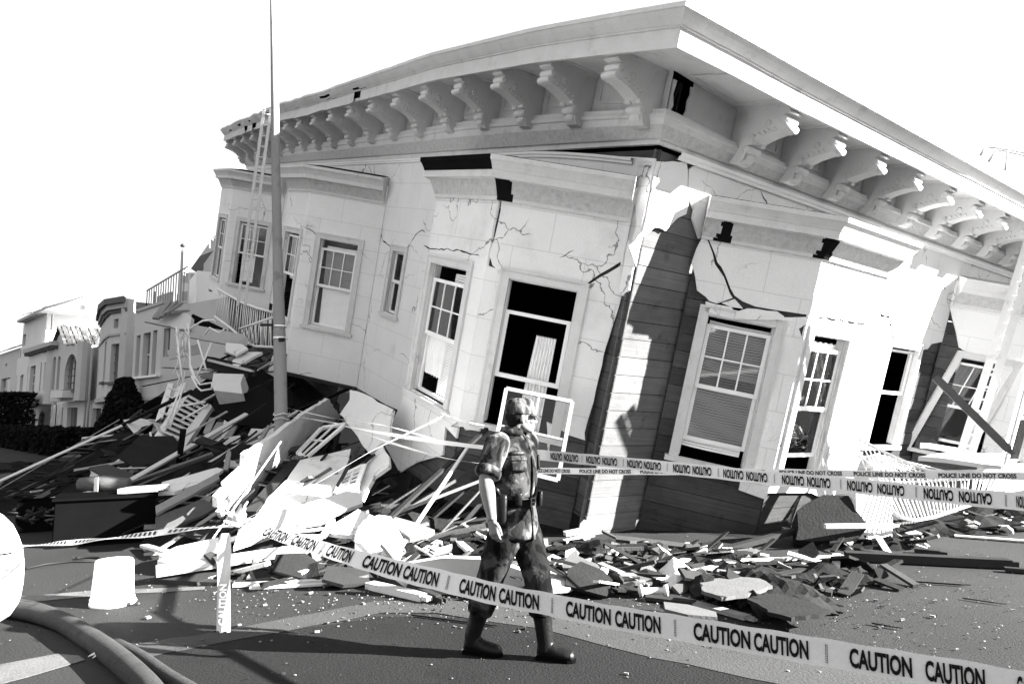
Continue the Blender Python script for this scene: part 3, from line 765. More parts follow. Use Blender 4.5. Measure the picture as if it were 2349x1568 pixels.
crack(B3f, 9, ((215, 410), (330, 425), (440, 440), (560, 465), (655, 485)), .014, 10)
crack(A2f, 5, ((225, 665), (240, 668), (275, 690), (430, 695), (570, 720), (670, 745)), .010, 11)
crack(A2g, 5, ((1420, 700), (1300, 760)), .006, 12)
crack(PA, 13, ((655, 0), (670, 40), (690, 65)), .010, 13)
crack(PA, 3, ((1180, 1345), (1130, 1250), (1110, 1200)), .007, 14)
# ================================================================ row of houses down the street
HN = Vector((-.7071, -.7071, 0)); HS = Vector((-.7071, .7071, 0)); H0 = Vector((-16.2, 30, 0))
WALL_A = mat("house_stucco_mid", 0.45, 0.9, 0.08, 0.8, 0.1, 40, 0.1, stain=.15, stain_scale=.5)
WALL_B = mat("house_stucco_grey", 0.36, 0.9, 0.08, 0.8, 0.1, 40, 0.1, stain=.15, stain_scale=.5)
WALL_C = mat("house_stucco_pale", 0.56, 0.9, 0.08, 0.8, 0.1, 40, 0.1, stain=.12, stain_scale=.5)
WALL_W = mat("house_white", 0.72, 0.8, 0.05, 0.8, 0.05, 40, 0.1)
TRIMD = mat("house_trim_dark", 0.09, 0.8, 0.1, 2, 0, 40, 0.2)
TILE = mat("roof_tiles", 0.05, 0.8, 0.5, 1.2, 0.4, 20, 0.2, island=.6)
PANE = mat("far_window_pane", 0.10, 0.25, 0.5, 1.3, 0, 40, 0.5)
PANED = mat("dark_window_pane", 0.01, 0.2, 0.3, 1.3, 0, 40, 0.5)
def HPX(x, y, o=0.0):
    P = hit(x, y, H0 + HN * o, HN) - H0
    return P.dot(HS), P.z
def HX(x, o=0.0, y=950): return HPX(x, y, o)[0]
def HZ(x, y, o=0.0): return HPX(x, y, o)[1]
def SP(s, o, z): return H0 + HS * s + HN * o + Vector((0, 0, z))
def facets(par, name, path, z0, z1, wins, material, th=.25, top=True):
    """walls along path [(s,o)...]; wins[i] = list of (x0,x1,ytop,ybot,kind,nx,ny) in photo units"""
    mb_ = MB(); objs = []
    for i in range(len(path) - 1):
        (s0, o0), (s1, o1) = path[i], path[i + 1]
        A = SP(s0, o0, 0); B = SP(s1, o1, 0); d = (B - A); Lh = d.length; d.normalize(); n = Vector((d.y, -d.x, 0))
        if n.dot(-A) < 0 and (CAM - A).dot(n) < 0: n = -n
        if (CAM - A).dot(n) < 0: n = -n
        loops = [[(0, z0), (Lh, z0), (Lh, z1), (0, z1)]]
        for (x0, x1, yt, yb, kind, nx, ny) in wins.get(i, ()):
            P = [(lambda q: ((q - A).dot(d), q.z))(hit(x, y, A, n)) for x, y in ((x0, yt), (x1, yt), (x0, yb), (x1, yb))]
            h0, h1 = sorted(((P[0][0] + P[2][0]) / 2, (P[1][0] + P[3][0]) / 2)); zt = (P[0][1] + P[1][1]) / 2; zb = (P[2][1] + P[3][1]) / 2
            h0 = max(.03, h0); h1 = min(Lh - .03, h1); zb = max(z0 + .02, zb); zt = min(z1 - .02, zt)
            if h1 - h0 < .05 or zt - zb < .05: continue
            if 'a' in kind:
                r = (h1 - h0) / 2; l = [(h0, zb), (h1, zb)] + [((h0 + h1) / 2 + r * math.cos(t * math.pi / 10), zt - r * .9 + r * .9 * math.sin(t * math.pi / 10)) for t in range(0, 11)]
            else: l = rect(h0, h1, zb, zt)
            loops.append(l)
            objs.append((A, d, n, l, h0, h1, zb, zt, kind, nx, ny))
        mb_.poly([[A + d * h + Vector((0, 0, z)) for h, z in l] for l in loops], n, th, loops)
    w_ = mb_.build(name, material, par)
    for (A, d, n, l, h0, h1, zb, zt, kind, nx, ny) in objs:
        p = MB(); pt = lambda h, z, q: A + d * h + Vector((0, 0, z)) + n * q
        p.cur = 1 if 'd' in kind else 0
        p.poly([[pt(h, z, -.2) for h, z in l]], n, .02, [l])
        p.cur = 2
        M = Matrix((d, n, Vector((0, 0, 1)))).transposed()
        f = .05
        for k in range(1, nx): h = h0 + (h1 - h0) * k / nx; p.box(pt(h, (zb + zt) / 2, -.18), (f, .03, zt - zb), M)
        for k in range(1, ny): z = zb + (zt - zb) * k / ny; p.box(pt((h0 + h1) / 2, z, -.178), (h1 - h0, .03, f), M)
        if 's' in kind: p.box(pt((h0 + h1) / 2, zb - .06, .06), (h1 - h0 + .25, .16, .12), M)
        p.build("door" if 'D' in kind else ("garage_door" if 'G' in kind else "window"), [PANE, PANED, WALL_C if 'w' in kind else TRIMD], par)
    return w_
def hbox(name, s0, s1, o0, o1, z0, z1, material, par):
    m = MB(); P = [SP(s, o, z) for s in (s0, s1) for o in (o0, o1) for z in (z0, z1)]; m.v += P
    for q in ((0, 1, 3, 2), (4, 6, 7, 5), (0, 4, 5, 1), (2, 3, 7, 6), (0, 2, 6, 4), (1, 5, 7, 3)):
        m.f.append(q); m.sm.append(False); m.mi.append(0); m.uv.append([(0, 0), (1, 0), (1, 1), (0, 1)])
    return m.build(name, material, par)
def z18(x, y): return Z(18, (x, y))[0]
def w18(x0, x1, yt, yb, kind='', nx=1, ny=1):
    a = z18(x0, yt); b = z18(x1, yb); return (a[0], b[0], a[1], b[1], kind, nx, ny)
def house_row(label, x18a, x18b, ztop_px, material, mid_y, top_extra=0):
    """x18a = left edge, x18b = right edge (zoom units)"""
    e = empty("row_house", label, "house", SP(HX(z18(x18b, 0)[0]), 0, 0), "houses down the street"); return e
def reparent(o, e): o.parent = e; o.matrix_parent_inverse = Matrix.Translation(-e.location)
class HH:
    """a house of the row; children are built in world space then held by the Empty"""
    def __init__(s, label, xr):
        s.e = empty("row_house", label, "house", (0, 0, 0), "houses down the street")
def sx(x, o=0.0): return HX(z18(x, 0)[0], o)
def sz(x, y, o=0.0): a = z18(x, y); return HZ(a[0], a[1], o)
def gnd_wall(h, s0, s1, zt, wins, material): return facets(h.e, "ground_floor_wall", [(s0, 0), (s1, 0)], 0, zt, {0: wins}, material)

# nearest house: square bay with three tall windows, roof terrace with railing
h = HH("stucco house with roof railing and three tall windows beside the wreck", 0)
o = .9; s0 = sx(1320, o); s1 = sx(1103, o); sB = s0 - 1.6
zb = sz(1210, 978, o); zt = sz(1115, 280, o); zt2 = zt
facets(h.e, "wall", [(s0 - .02, o), (s1, o)], zb, zt, {0: [w18(1138, 1170, 462, 800, 'w'), w18(1195, 1255, 440, 795, 'w', 1, 2), w18(1275, 1310, 420, 785, 'wd')]}, WALL_A)
facets(h.e, "side_wall", [(s0 - 3.5, -.2), (s0 - .9, .2), (s0 - .02, o)], zb, zt, {0: [], 1: [w18(1372, 1425, 400, 640, 'w')]}, WALL_A)
facets(h.e, "end_wall", [(s1, o), (s1 + .01, -.1)], zb, zt, {}, WALL_A)
hbox("window_ledge", s0 - .1, s1 + .05, o, o + .16, sz(1200, 822, o), sz(1200, 805, o), WALL_W, h.e)
hbox("parapet_cap", s0 - .1, s1 + .03, -8, o + .06, zt, zt + .12, WALL_B, h.e)
hbox("storey_floor", s0 - .02, s1, -8, o, zb - .12, zb, WALL_B, h.e)
gnd_wall(h, s0 - 3.5, s1, zb - .12, [w18(1145, 1195, 990, 1300, 'wD'), w18(1200, 1330, 1040, 1370, 'dG')], WALL_A)
hbox("rear_block", s0 - 3.4, s1, -9, -.3, 0, zt - .02, WALL_A, h.e)
m = MB()
for k in range(16):
    s_ = s1 - .1 - k * .28; m.bar(SP(s_, .6, zt), SP(s_, .6, zt + .95 + .02 * k), .03, .03)
m.bar(SP(s1 - .05, .6, zt + .95), SP(s1 - 4.6, .6, zt + 1.28), .05, .05)
for k in range(9): m.bar(SP(s1 - .1, .6 - k * .3, zt), SP(s1 - .1, .6 - k * .3, zt + .95), .03, .03)
m.build("roof_railing", mat("grey_metal", .2, .5, .1, 4, 0, 40, .4), h.e)
hbox("terrace_screen", s1 - 1.7, s1 - .06, .1, .2, zt, zt + .75, WALL_B, h.e)

# penthouse with medallion panels and the flue beside it
P_ = Z(1, (1245, 660), (1360, 640), (1355, 830), (1245, 850))
e = empty("roof_penthouse", "grey rooftop block with two round medallions", "penthouse")
def boxpx(name, par, x0, x1, yt, yb, Y, depth, material, yaw=-45):
    A = at(x0, yb, Y); B = at(x1, yb, Y); T = at(x0, yt, Y); c = (A + B) / 2; wdt = (B - A).length; hgt = T.z - A.z
    Mx = Matrix.Rotation(R(yaw), 3, 'Z'); m_ = MB(); m_.box(Vector((c.x, c.y, A.z + hgt / 2)) + Mx @ Vector((0, depth / 2, 0)), (wdt / max(.3, abs(math.cos(R(yaw)))), depth, hgt), Mx)
    return m_.build(name, material, par)
boxpx("wall", e, 415, 452, 626, 760, 29, 2.5, WALL_B, -22)
m = MB()
for x in (425.5, 442.5):
    c = at(x, 659, 28.8)
    m.tube([c, c + Vector((0, -.05, 0))], .2, 14)
    for k in range(4):
        a_ = (c.x, c.y, c.z)
    for dx0, dz0, dx1, dz1 in ((-.36, -.62, .36, -.62), (-.36, .62, .36, .62), (-.36, -.62, -.36, .62), (.36, -.62, .36, .62)):
        m.bar(c + Vector((dx0 * .4 * 1, -.03, dz0)), c + Vector((dx1 * .4, -.03, dz1)), .04, .05)
m.build("medallion", WALL_C, e)
e = empty("flue_pipe", "square grey flue pipe standing on the roof left of the medallion block", "flue")
boxpx("shaft", e, 408, 417, 575, 700, 29.5, .3, WALL_B, -22)
m = MB(); c = at(421, 562, 29.4); m.tube([c + Vector((-.12, 0, -.05)), c, c + Vector((.12, 0, .05))], [.05, .1, .05], 8); m.bar(c, c - Vector((0.02, 0, .35)), .03, .03); m.build("cowl", TRIMD, e)
e = empty("white_side_wall", "blank white clapboard house wall lit by the sun left of the wreck", "house")
boxpx("wall", e, 452, 507, 624, 800, 27, 4, WALL_W, 32)
# gabled house behind it
e = empty("gabled_house", "grey gabled house behind the white clapboard wall", "house")
pts = Z(1, (1355, 640), (1515, 425), (1560, 430), (1600, 470), (1600, 640), (1355, 690)); P3 = [at(x, y, 31 - .012 * (x - 450)) for x, y in pts]
m = MB(); m.poly([P3], Vector((-.5, -.87, 0)), 5, [[(p.x, p.z) for p in P3]]); m.build("wall", WALL_B, e)
m = MB(); a_, b_, c_ = (at(*Z(1, q)[0], 30.9) for q in ((1350, 635), (1512, 408), (1570, 425)))
m.bar(a_, b_, .5, .22, (0, -1, 0)); m.bar(b_, c_, .5, .22, (0, -1, 0)); m.build("roof", TRIMD, e)
e = empty("tv_antenna", "thin rooftop aerial above the gabled house", "aerial")
m = MB(); a_ = at(*Z(1, (1442, 470))[0], 30); b_ = at(*Z(1, (1415, 300))[0], 30)
b0_ = at(*Z(1, (1442, 345))[0], 30); m.bar(a_, b0_, .035, .035)
m.bar(at(*Z(1, (1370, 330))[0], 30), at(*Z(1, (1480, 400))[0], 30), .025, .025)
for x, y in ((1395, 330), (1418, 345), (1442, 362), (1462, 380)): m.bar(at(*Z(1, (x - 3, y - 34))[0], 30), at(*Z(1, (x + 3, y + 38))[0], 30), .02, .02)
m.build("boom", mat("pale_metal", .45, .5, .1, 4, 0, 40, .4), e)

# second house: rounded bay with a dark cornice
h = HH("grey house with a rounded bay and three lozenge panels under its cornice", 0)
o = .9; sR = sx(1100, 0); sL = sx(740, .3)
path = [(sR, 0), (sx(1020, .75), .75), (sx(905, o), o + .12), (sx(812, .9), .75), (sL, .0)]
zb = sz(850, 985, o); zt = sz(900, 205, o); zc = sz(900, 262, o)
facets(h.e, "wall", path, zb, zt, {0: [], 1: [w18(925, 1010, 530, 848, 's', 2, 4), w18(955, 992, 322, 400, 'w')],
       2: [w18(825, 885, 540, 855, 's', 2, 4), w18(852, 880, 335, 405, 'w')], 3: [w18(768, 800, 555, 860, 'ds'), w18(790, 806, 350, 418, 'w')]}, WALL_A)
def hring(name, path, z0, z1, grow, material, par, fill=True):
    m = MB(); c = SP(sum(p[0] for p in path) / len(path), -2, 0)
    P = []
    for s_, o_ in path:
        q = SP(s_, o_, 0); dd = (q - c); dd.z = 0; dd.normalize(); P.append(q + dd * grow)
    loop = P + [SP(path[-1][0], -6, 0), SP(path[0][0], -6, 0)]
    m.poly([[q + Vector((0, 0, z1)) for q in loop]], (0, 0, 1), z1 - z0, [[(q.x, q.y) for q in loop]]); return m.build(name, material, par)
hring("cornice", path, zt - .42, zt - .20, .22, WALL_B, h.e); hring("cornice_dentils", path, zt - .56, zt - .421, .10, TRIMD, h.e); hring("cornice_top", path, zt - .199, zt + .06, .38, TRIMD, h.e)
hring("string_course", path, sz(850, 490, o) - .04, sz(850, 490, o) + .06, .08, WALL_B, h.e); hring("bay_base", path, zb - .18, zb + .03, .12, WALL_B, h.e)
gnd_wall(h, sx(1105), sx(740), zb - .18, [w18(765, 840, 1070, 1390, 'dD'), w18(870, 1040, 1070, 1370, 'dG')], WALL_A)
hbox("rear_block", sR, sL, -9, -.3, 0, zt - .6, WALL_A, h.e)
m = MB(); t0 = sR + .1
for i in range(5):
    for j in range(3): m.bar(SP(t0 + .25 * i, -.6 + .4 * j, sz(1070, 400, 0) + .5 - .22 * j), SP(t0 + .25 * i, -.2 + .4 * j, sz(1070, 400, 0) + .3 - .22 * j), .2, .07)
m.build("tiled_canopy", TILE, h.e)
m = MB()
for x in (712, 738): m.tube([SP(sx(x, .15), .15, .1), SP(sx(x, .15), .15, sz(x, 590, .15))], .06, 6)
m.build("downpipe", WALL_B, h.e)

# third house: gable with Gothic twin window and arched window
h = HH("pale house with a pointed tiled gable and arched windows", 0)
sR = sx(735, 0); sL = sx(430, .5); sg1, sg0 = sx(412, .8), sx(540, .8)
zb = sz(570, 1010, .6); zt = sz(600, 540, .6)
facets(h.e, "wall", [(sR, 0), (sx(655, .6), .6), (sx(515, .6), .6)], zb, zt, {1: [w18(540, 645, 618, 912, 'as', 4, 5)]}, WALL_A)
facets(h.e, "gable_wall", [(sx(517, .6), .6), (sg1, .8)], zb, sz(470, 530, .8), {0: [w18(435, 462, 640, 915, 'ad'), w18(478, 500, 635, 915, 'ad')]}, WALL_A)
m = MB(); A = [SP(sx(522, .62), .62, sz(470, 530, .8) + .0), SP(sg1, .8, sz(470, 530, .8)), SP(sx(470, .7), .72, sz(470, 440, .7))]
m.poly([A], (-1, -1, 0), .3, [[(p.x, p.z) for p in A]]); m.build("gable", WALL_A, h.e)
m = MB(); pk = SP(sx(468, .7), .9, sz(468, 412, .7)); lf = SP(sx(395, .9), 1.0, sz(395, 580, .9)); rt = SP(sx(528, .7), .9, sz(528, 540, .7)); bk_ = Vector((.7071, .7071, 0)) * 4
def tiles(a, b, bkv, nrow, ncol):
    for i in range(nrow):
        for j in range(ncol):
            p = a + (b - a) * (i / nrow); q = a + (b - a) * ((i + 1.15) / nrow); sh_ = bkv * (j / ncol); w2 = bkv * (.8 / ncol)
            up_ = Vector((0, 0, .05 * ((i + 1) % 2) + .03)); m.face([p + sh_ + up_, q + sh_, q + sh_ + w2, p + sh_ + w2 + up_]); m.face([p + sh_ + w2 * .5 + up_ * 2, q + sh_ + w2 * .5 + up_, q + sh_ + w2 * 1.25, p + sh_ + w2 * 1.25])
tiles(pk, rt, bk_, 7, 9); tiles(pk, lf, bk_ * .3, 7, 2)
r2 = SP(sR, .3, sz(735, 545, .3)); r3 = SP(sx(530, .8), .8, sz(600, 535, .8)); up2 = Vector((.7071, .7071, 0)) * 2.5 + Vector((0, 0, 1.5))
for i in range(13):
    for j in range(6):
        a_ = r3 + (r2 - r3) * (i / 13) + up2 * (j / 6); d_ = (r2 - r3) / 13
        m.face([a_, a_ + d_ * .85 + Vector((0, 0, .05)), a_ + d_ * .85 + up2 * .18 + Vector((0, 0, .02)), a_ + up2 * .18])
m.build("roof", TILE, h.e)
hbox("balcony_box", sx(510, 1.1), sx(410, 1.1), .6, 1.1, sz(460, 985, 1.1), sz(460, 925, 1.1), WALL_C, h.e)
gnd_wall(h, sR, sL, zb, [w18(470, 525, 1070, 1265, 'd'), w18(560, 645, 1065, 1265, 'G')], WALL_C)
hbox("rear_block", sR, sL, -9, -.3, 0, zt - .1, WALL_A, h.e)
# fourth house: tall pale one with bracketed eaves
h = HH("tall pale house with bracketed balcony and small tiled roof", 0)
sR = sx(425, 0); sL = sx(128, .2); zb = sz(300, 1040, .6); zt = sz(250, 600, .6)
facets(h.e, "wall", [(sR, 0), (sx(400, .7), .7), (sx(310, .8), .8), (sx(205, .7), .7), (sx(110, 0), 0)], zb, zt, {
    1: [w18(320, 345, 690, 930, 'w'), w18(365, 405, 685, 925, 'w', 1, 3)], 2: [w18(212, 232, 722, 940, 'w'), w18(248, 292, 718, 935, 'w', 1, 3)], 3: [w18(112, 140, 805, 965, 'w'), w18(165, 190, 795, 965, 'wd')]}, WALL_C)
facets(h.e, "tower_wall", [(sx(335, 0), 0), (sx(140, .0), .0)], zt - .5, sz(200, 340, 0), {0: [w18(180, 215, 455, 545, 'w', 2, 1)]}, WALL_C)
hbox("tower_block", sx(335, 0), sx(140, 0), -4, -.3, 0, sz(200, 340, 0) - .03, WALL_C, h.e)
hbox("eaves", sx(345, .3), sx(112, .3), -4, .5, sz(200, 342, .3), sz(200, 322, .3), WALL_B, h.e)
m = MB(); a_ = SP(sx(345, .4), .5, sz(200, 322, .4)); b_ = SP(sx(108, .4), .5, sz(110, 335, .4)); u_ = Vector((.7071, .7071, 0)) * 2.2 + Vector((0, 0, 1.0))
for i in range(14):
    for j in range(6):
        p = a_ + (b_ - a_) * i / 14 + u_ * j / 6; d_ = (b_ - a_) / 14; m.face([p, p + d_ * .9 + Vector((0, 0, .06)), p + d_ * .9 + u_ * .18, p + u_ * .18])
m.build("roof", TILE, h.e)
hbox("balcony", sx(385, 1.1), sx(150, 1.1), .4, 1.1, sz(300, 580, 1.1), sz(300, 545, 1.1), WALL_B, h.e)
m = MB(); n_ = 16
for k in range(n_):
    s_ = sx(385, 1.1) + (sx(150, 1.1) - sx(385, 1.1)) * (k + .3) / n_; p = SP(s_, .9, sz(300, 590, 1.1)); m.box(p, (.16, .3, .22), Matrix.Rotation(R(-45), 3, 'Z'))
m.build("balcony_brackets", TRIMD, h.e)
gnd_wall(h, sR, sx(225), zb, [w18(240, 295, 1095, 1260, 'ad'), w18(318, 380, 1092, 1260, 'ad'), w18(400, 420, 1150, 1258, 'd')], WALL_C)
hbox("rear_block", sR, sx(110), -9, -.3, 0, zt - .1, WALL_C, h.e)
# white block behind and above the roofs
e = empty("white_apartment_block", "big white building rising behind the tiled gable", "building")
boxpx("wall", e, z18(335, 0)[0], z18(760, 0)[0], z18(0, 245)[1], z18(0, 560)[1], 62, 8, WALL_W, 30)
for k, (x0, x1, y0) in enumerate(((672, 690, 160), (722, 780, 186))): boxpx("chimney", e, z18(x0, 0)[0], z18(x1, 0)[0], z18(0, y0)[1], z18(0, 250)[1], 61, 1, WALL_C if k else WALL_A, 20)
# fifth house at the edge
h = HH("low grey house with tiled eaves at the left edge of the photo", 0)
sR = sx(128, 0); sL = sR + 9; zt = sz(60, 600, 0)
facets(h.e, "wall", [(sR, 0), (sL, 0)], 0, zt, {0: [w18(5, 78, 820, 990, 'w', 1, 2), w18(44, 60, 698, 716, 'd')]}, WALL_A)
hbox("rear_block", sR, sL, -9, -.3, 0, zt - .05, WALL_A, h.e)
m = MB(); a_ = SP(sR, .35, zt); u_ = Vector((.7071, .7071, 0)) * 2.6 + Vector((0, 0, 1.2)); d_ = HS * .5
for i in range(18):
    for j in range(6): p = a_ + d_ * i + u_ * j / 6; m.face([p, p + d_ * .9 + Vector((0, 0, .07)), p + d_ * .9 + u_ * .19, p + u_ * .19])
m.build("roof", TILE, h.e)

# ---- hedges, bushes, yucca
LEAF = mat("dark_foliage", 0.012, 0.9, 0.4, 3, 0, 40, 0.03, island=.6)
def leafy(name, label, cat, c, size, n, leaf=.09, seed=0, shape='box', group=None, mat_=None, trunk=True):
    rnd = random.Random(seed); e = empty(name, label, cat, c, group); m = MB()
    for _ in range(n):
        if shape == 'box':
            p = Vector((rnd.uniform(-1, 1), rnd.uniform(-1, 1), rnd.uniform(0, 1)))
            k = rnd.randrange(4)
            if k == 0: p.z = 1 - abs(rnd.gauss(0, .04))
            elif k == 1: p.y = -1 + abs(rnd.gauss(0, .06))
            elif k == 2: p.x = rnd.choice((-1, 1)) * (1 - abs(rnd.gauss(0, .06)))
            q = Vector((p.x * size[0] / 2, p.y * size[1] / 2, p.z * size[2]))
        else:
            z = rnd.random() ** 1.1; th = rnd.uniform(0, 6.283); r = (1 - z) ** .6 * rnd.uniform(.55, 1.0) + .05
            q = Vector((math.cos(th) * r * size[0] / 2, math.sin(th) * r * size[1] / 2, z * size[2]))
        q += Vector([noise.noise((q.x * 2 + k_ * 9 + seed, q.y * 2, q.z * 2)) for k_ in range(3)]) * .12
        a = Vector((rnd.gauss(0, 1), rnd.gauss(0, 1), rnd.gauss(0, 1))).normalized(); b = a.orthogonal().normalized(); c2 = a.cross(b); s_ = leaf * rnd.uniform(.6, 1.4)
        m.face([q - b * s_, q + c2 * s_ * .5, q + b * s_, q - c2 * s_ * .5])
    m.build("foliage", mat_ or LEAF, e)
    if trunk:
        t = MB(); t.tube([(0, 0, 0), (0.02, 0, size[2] * .45), (0, .03, size[2] * .8)], [.06, .04, .01], 6); t.build("trunk", OLDWOOD, e)
    return e
def core(e, size, name="branches"):
    m = MB()
    for k in range(24):
        rnd = random.Random(k); x = rnd.uniform(-.45, .45) * size[0]; y = rnd.uniform(-.4, .4) * size[1]
        m.tube([(x * .6, y * .6, 0), (x, y, size[2] * .8)], .04, 5)
    m.build(name, OLDWOOD, e)
hed = [(185, 150, 985, "clipped dark hedge block nearest the yucca"), (140, 118, 984, "clipped hedge block second from the yucca"), (108, 85, 986, "clipped hedge block in front of the twin arches"), (78, 52, 984, "clipped hedge block left of the twin arches"), (48, 12, 990, "low clipped hedge block at the far end of the row")]
for i, (xr, xl, yt, lb) in enumerate(hed):
    o_ = 2.6; s_a, s_b = HX(xr, o_), HX(xl, o_); zt_ = HZ((xr + xl) / 2, yt, o_); c = SP((s_a + s_b) / 2, o_, 0)
    e = leafy("clipped_hedge", lb, "hedge", c, (abs(s_b - s_a) * .97, 1.5, max(1.0, zt_)), 5200, .10, i, 'box', "clipped hedges before the houses", trunk=False)
    e.rotation_euler.z = R(-45) ; core(e, (abs(s_b - s_a), 1.5, max(1., zt_)))
e = leafy("tall_bush", "tall dark rounded bush left of the hedges", "bush", SP(HX(18, 2), 2.0, 0), (5.0, 2.0, 2.9), 8000, .12, 20, 'box', trunk=True); e.rotation_euler.z = R(-45); core(e, (4, 1.5, 2.6))
Yt = 27.0
def tree_c(x): p = at(x, 950, Yt); return (p.x, p.y, 0)
e = leafy("conical_evergreen", "dense dark cone-shaped evergreen in front of the grey house", "tree", tree_c(283), (2.3, 2.3, 3.1), 12000, .085, 30, 'cone'); core(e, (1.2, 1.2, 2.4))
def yucca(label, x, ytop, Y, rad, seed):
    e = empty("yucca", label, "yucca", (at(x, 950, Y).x, Y, 0), "yuccas"); zt_ = at(x, ytop, Y).z - rad * .8; m = MB(); rnd = random.Random(seed)
    for k in range(230):
        el = rnd.uniform(-.7, 1.5); az = rnd.uniform(0, 6.283); d = Vector((math.cos(el) * math.cos(az), math.cos(el) * math.sin(az), math.sin(el))); L_ = rad * rnd.uniform(.7, 1.05)
        c = Vector((0, 0, zt_)); s_ = d.cross(Vector((0, 0, 1))).normalized() * .035; tip = c + d * L_ - Vector((0, 0, .1 * L_))
        m.face([c + s_, c - s_, c + d * L_ * .6 - s_, tip, c + d * L_ * .6 + s_])
    m.build("leaves", LEAF, e); t = MB(); t.tube([(0, 0, 0), (.05, 0, zt_ * .5), (0, 0, zt_)], [.16, .12, .1], 8); t.build("trunk", OLDWOOD, e)
yucca("spiky yucca rising above the conical evergreen", 274, 893, 27.2, .95, 1)
yucca("smaller spiky yucca beside the ground floor of the railed house", 348, 945, 24, .7, 2)
# ================================================================ pole, wreckage and street things
def slab3(name, label, cat, pts, refs, th=.05, material=None, step=.18, amp=.02, seed=0, group=None, parent=None, bend=0):
    A, B, C_ = [at(x, y, Y) for x, y, Y in refs]
    n = (B - A).cross(C_ - A).normalized()
    if n.dot(CAM - A) < 0: n = -n
    ex = (B - A).normalized(); ey = n.cross(ex)
    P = [hit(x, y, A, n) for x, y in pts]
    l = [((p - A).dot(ex), (p - A).dot(ey)) for p in P]
    if amp: l = jag(l, step, amp, seed)
    m = MB(); m.poly([[A + ex * a + ey * b for a, b in l]], n, th, [l])
    c = sum(P, Vector()) / len(P)
    o = m.build(name, material or PLASTER, parent, label, origin=None if parent else tuple(c))
    if cat: tag(o, label, cat, group)
    return o
def board(label, p, q, wd, th, material, up=(0, 0, 1), name="broken_board", cat="board", twist=0.0, nails=True, group=None):
    A = at(*p) if len(p) == 3 else gnd(*p, th / 2 + .012); B = at(*q) if len(q) == 3 else gnd(*q, th / 2 + .012)
    m = MB(); m.bar(A, B, wd, th, up, twist)
    d = (B - A).normalized(); rnd = random.Random(int(p[0] * 7 + q[1]))
    # splintered end
    x = Vector(up).cross(d)
    x = x.normalized() if x.length > 1e-3 else Vector((1, 0, 0))
    for k in range(3):
        o_ = x * wd * (k - 1) * .3; m.bar(B + o_, B + o_ + d * rnd.uniform(.02, .10), wd * .22, th * .6, up)
    c = (A + B) / 2
    return tag(m.build(name, material, None, label, origin=tuple(c)), label, cat, group)

# ---- utility pole
POLE = mat("pole_paint", 0.20, 0.8, 0.12, 2.0, 0.15, 50, 0.2, stain=.5, stain_scale=4, grain=.12)
pe = empty("utility_pole", "tall grey tapering street pole in front of the wreck", "pole", (at(645, 950, 11.2).x, 11.2, 0))
m = MB(); pts, rr = [], []
for y, x0, x1 in ((-60, 618, 626), (0, 619.5, 628), (120, 621, 634), (250, 622, 640), (400, 623, 643), (600, 626, 648), (800, 628, 656), (950, 630, 659), (1060, 632, 661), (1100, 632.5, 662), (1163, 634, 664)):
    a = at(x0, y, 11.2); b = at(x1, y, 11.2); pts.append((a + b) / 2 - pe.location); rr.append((b - a).length / 2)
pts[-1].z = max(pts[-1].z, -.02)
m.tube(pts, rr, 20); m.build("shaft", POLE, pe)
for y, w_ in ((748, .03), (775, .035)):
    a = at(629, y, 11.2) - pe.location; b = at(657, y, 11.2) - pe.location; c = (a + b) / 2
    mm = MB(); mm.tube([c - Vector((0, 0, w_ / 2)), c + Vector((0, 0, w_ / 2))], (b - a).length / 2 + .012, 16); mm.build("steel_band", mat("bright_steel", .7, .3, .1, 8, 0, 40, .5, metal=.6), pe)
mm = MB(); c = at(640, 779, 11.0) - pe.location; mm.tube([c, c + Vector((.09, 0, 0))], .035, 8); mm.build("bolt", DARKIRON, pe)
mm = MB(); c = at(632, 745, 11.15) - pe.location; mm.bar(c, c + Vector((-.25, 0, 0)), .03, .04); mm.build("bracket_arm", DARKIRON, pe)
mm = MB()
for k in range(2):
    ring = [at(646, 950 + k * 10, 11.2) - pe.location + Vector((.125 * math.cos(t * .524), .125 * math.sin(t * .524), .02 * math.sin(t * 1.4 + k))) for t in range(13)]
    mm.tube(ring, .012, 6, caps=False)
mm.build("tied_cord", WHITEWOOD, pe)

# ---- ladder leaning on the far left of the roof, and the one at the right
def ladder(name, label, r1, r2, n, rail=.045, material=IRON, group=None):
    """r1, r2: (x,y,Y) bottom and top of the two rails"""
    a0, a1 = at(*r1[0]), at(*r1[1]); b0_, b1 = at(*r2[0]), at(*r2[1]); c = (a0 + b0_) / 2
    e = empty(name, label, "ladder", tuple(c), group)
    for p, q in ((a0, a1), (b0_, b1)):
        m = MB(); m.bar(p - c, q - c, rail * .5, rail * 1.4, (b0_ - a0)); m.build("rail", material, e)
    for k in range(n):
        t = (k + .5) / n; m = MB(); m.tube([a0.lerp(a1, t) - c, b0_.lerp(b1, t) - c], .014, 6); m.build("rung", material, e)
    return e
ladder("ladder", "long pale fire ladder reaching the roof behind the street pole", ((545, 700, 15.6), (606, 250, 14.4)), ((562, 700, 15.6), (622, 250, 14.4)), 19, .045, TRIM)
ladder("ladder", "white ladder leaning against the wrecked right front near the photo edge", (Z(12, (1195, 222))[0] + (10.4,), Z(8, (2200, 1250))[0] + (8.6,)), (Z(12, (1262, 222))[0] + (10.3,), Z(8, (2280, 1250))[0] + (8.5,)), 17, .07, IRON)
m = MB()
e = empty("roof_rails", "thin pale hooked handrails standing on the roof at the upper right", "handrail")
def pxline(pts, r, Y, mt, par, name, n=6):
    m = MB(); m.tube([at(x, y, Y if not isinstance(Y, (list, tuple)) else Y[i]) for i, (x, y) in enumerate(pts)], r, n); return m.build(name, mt, par)
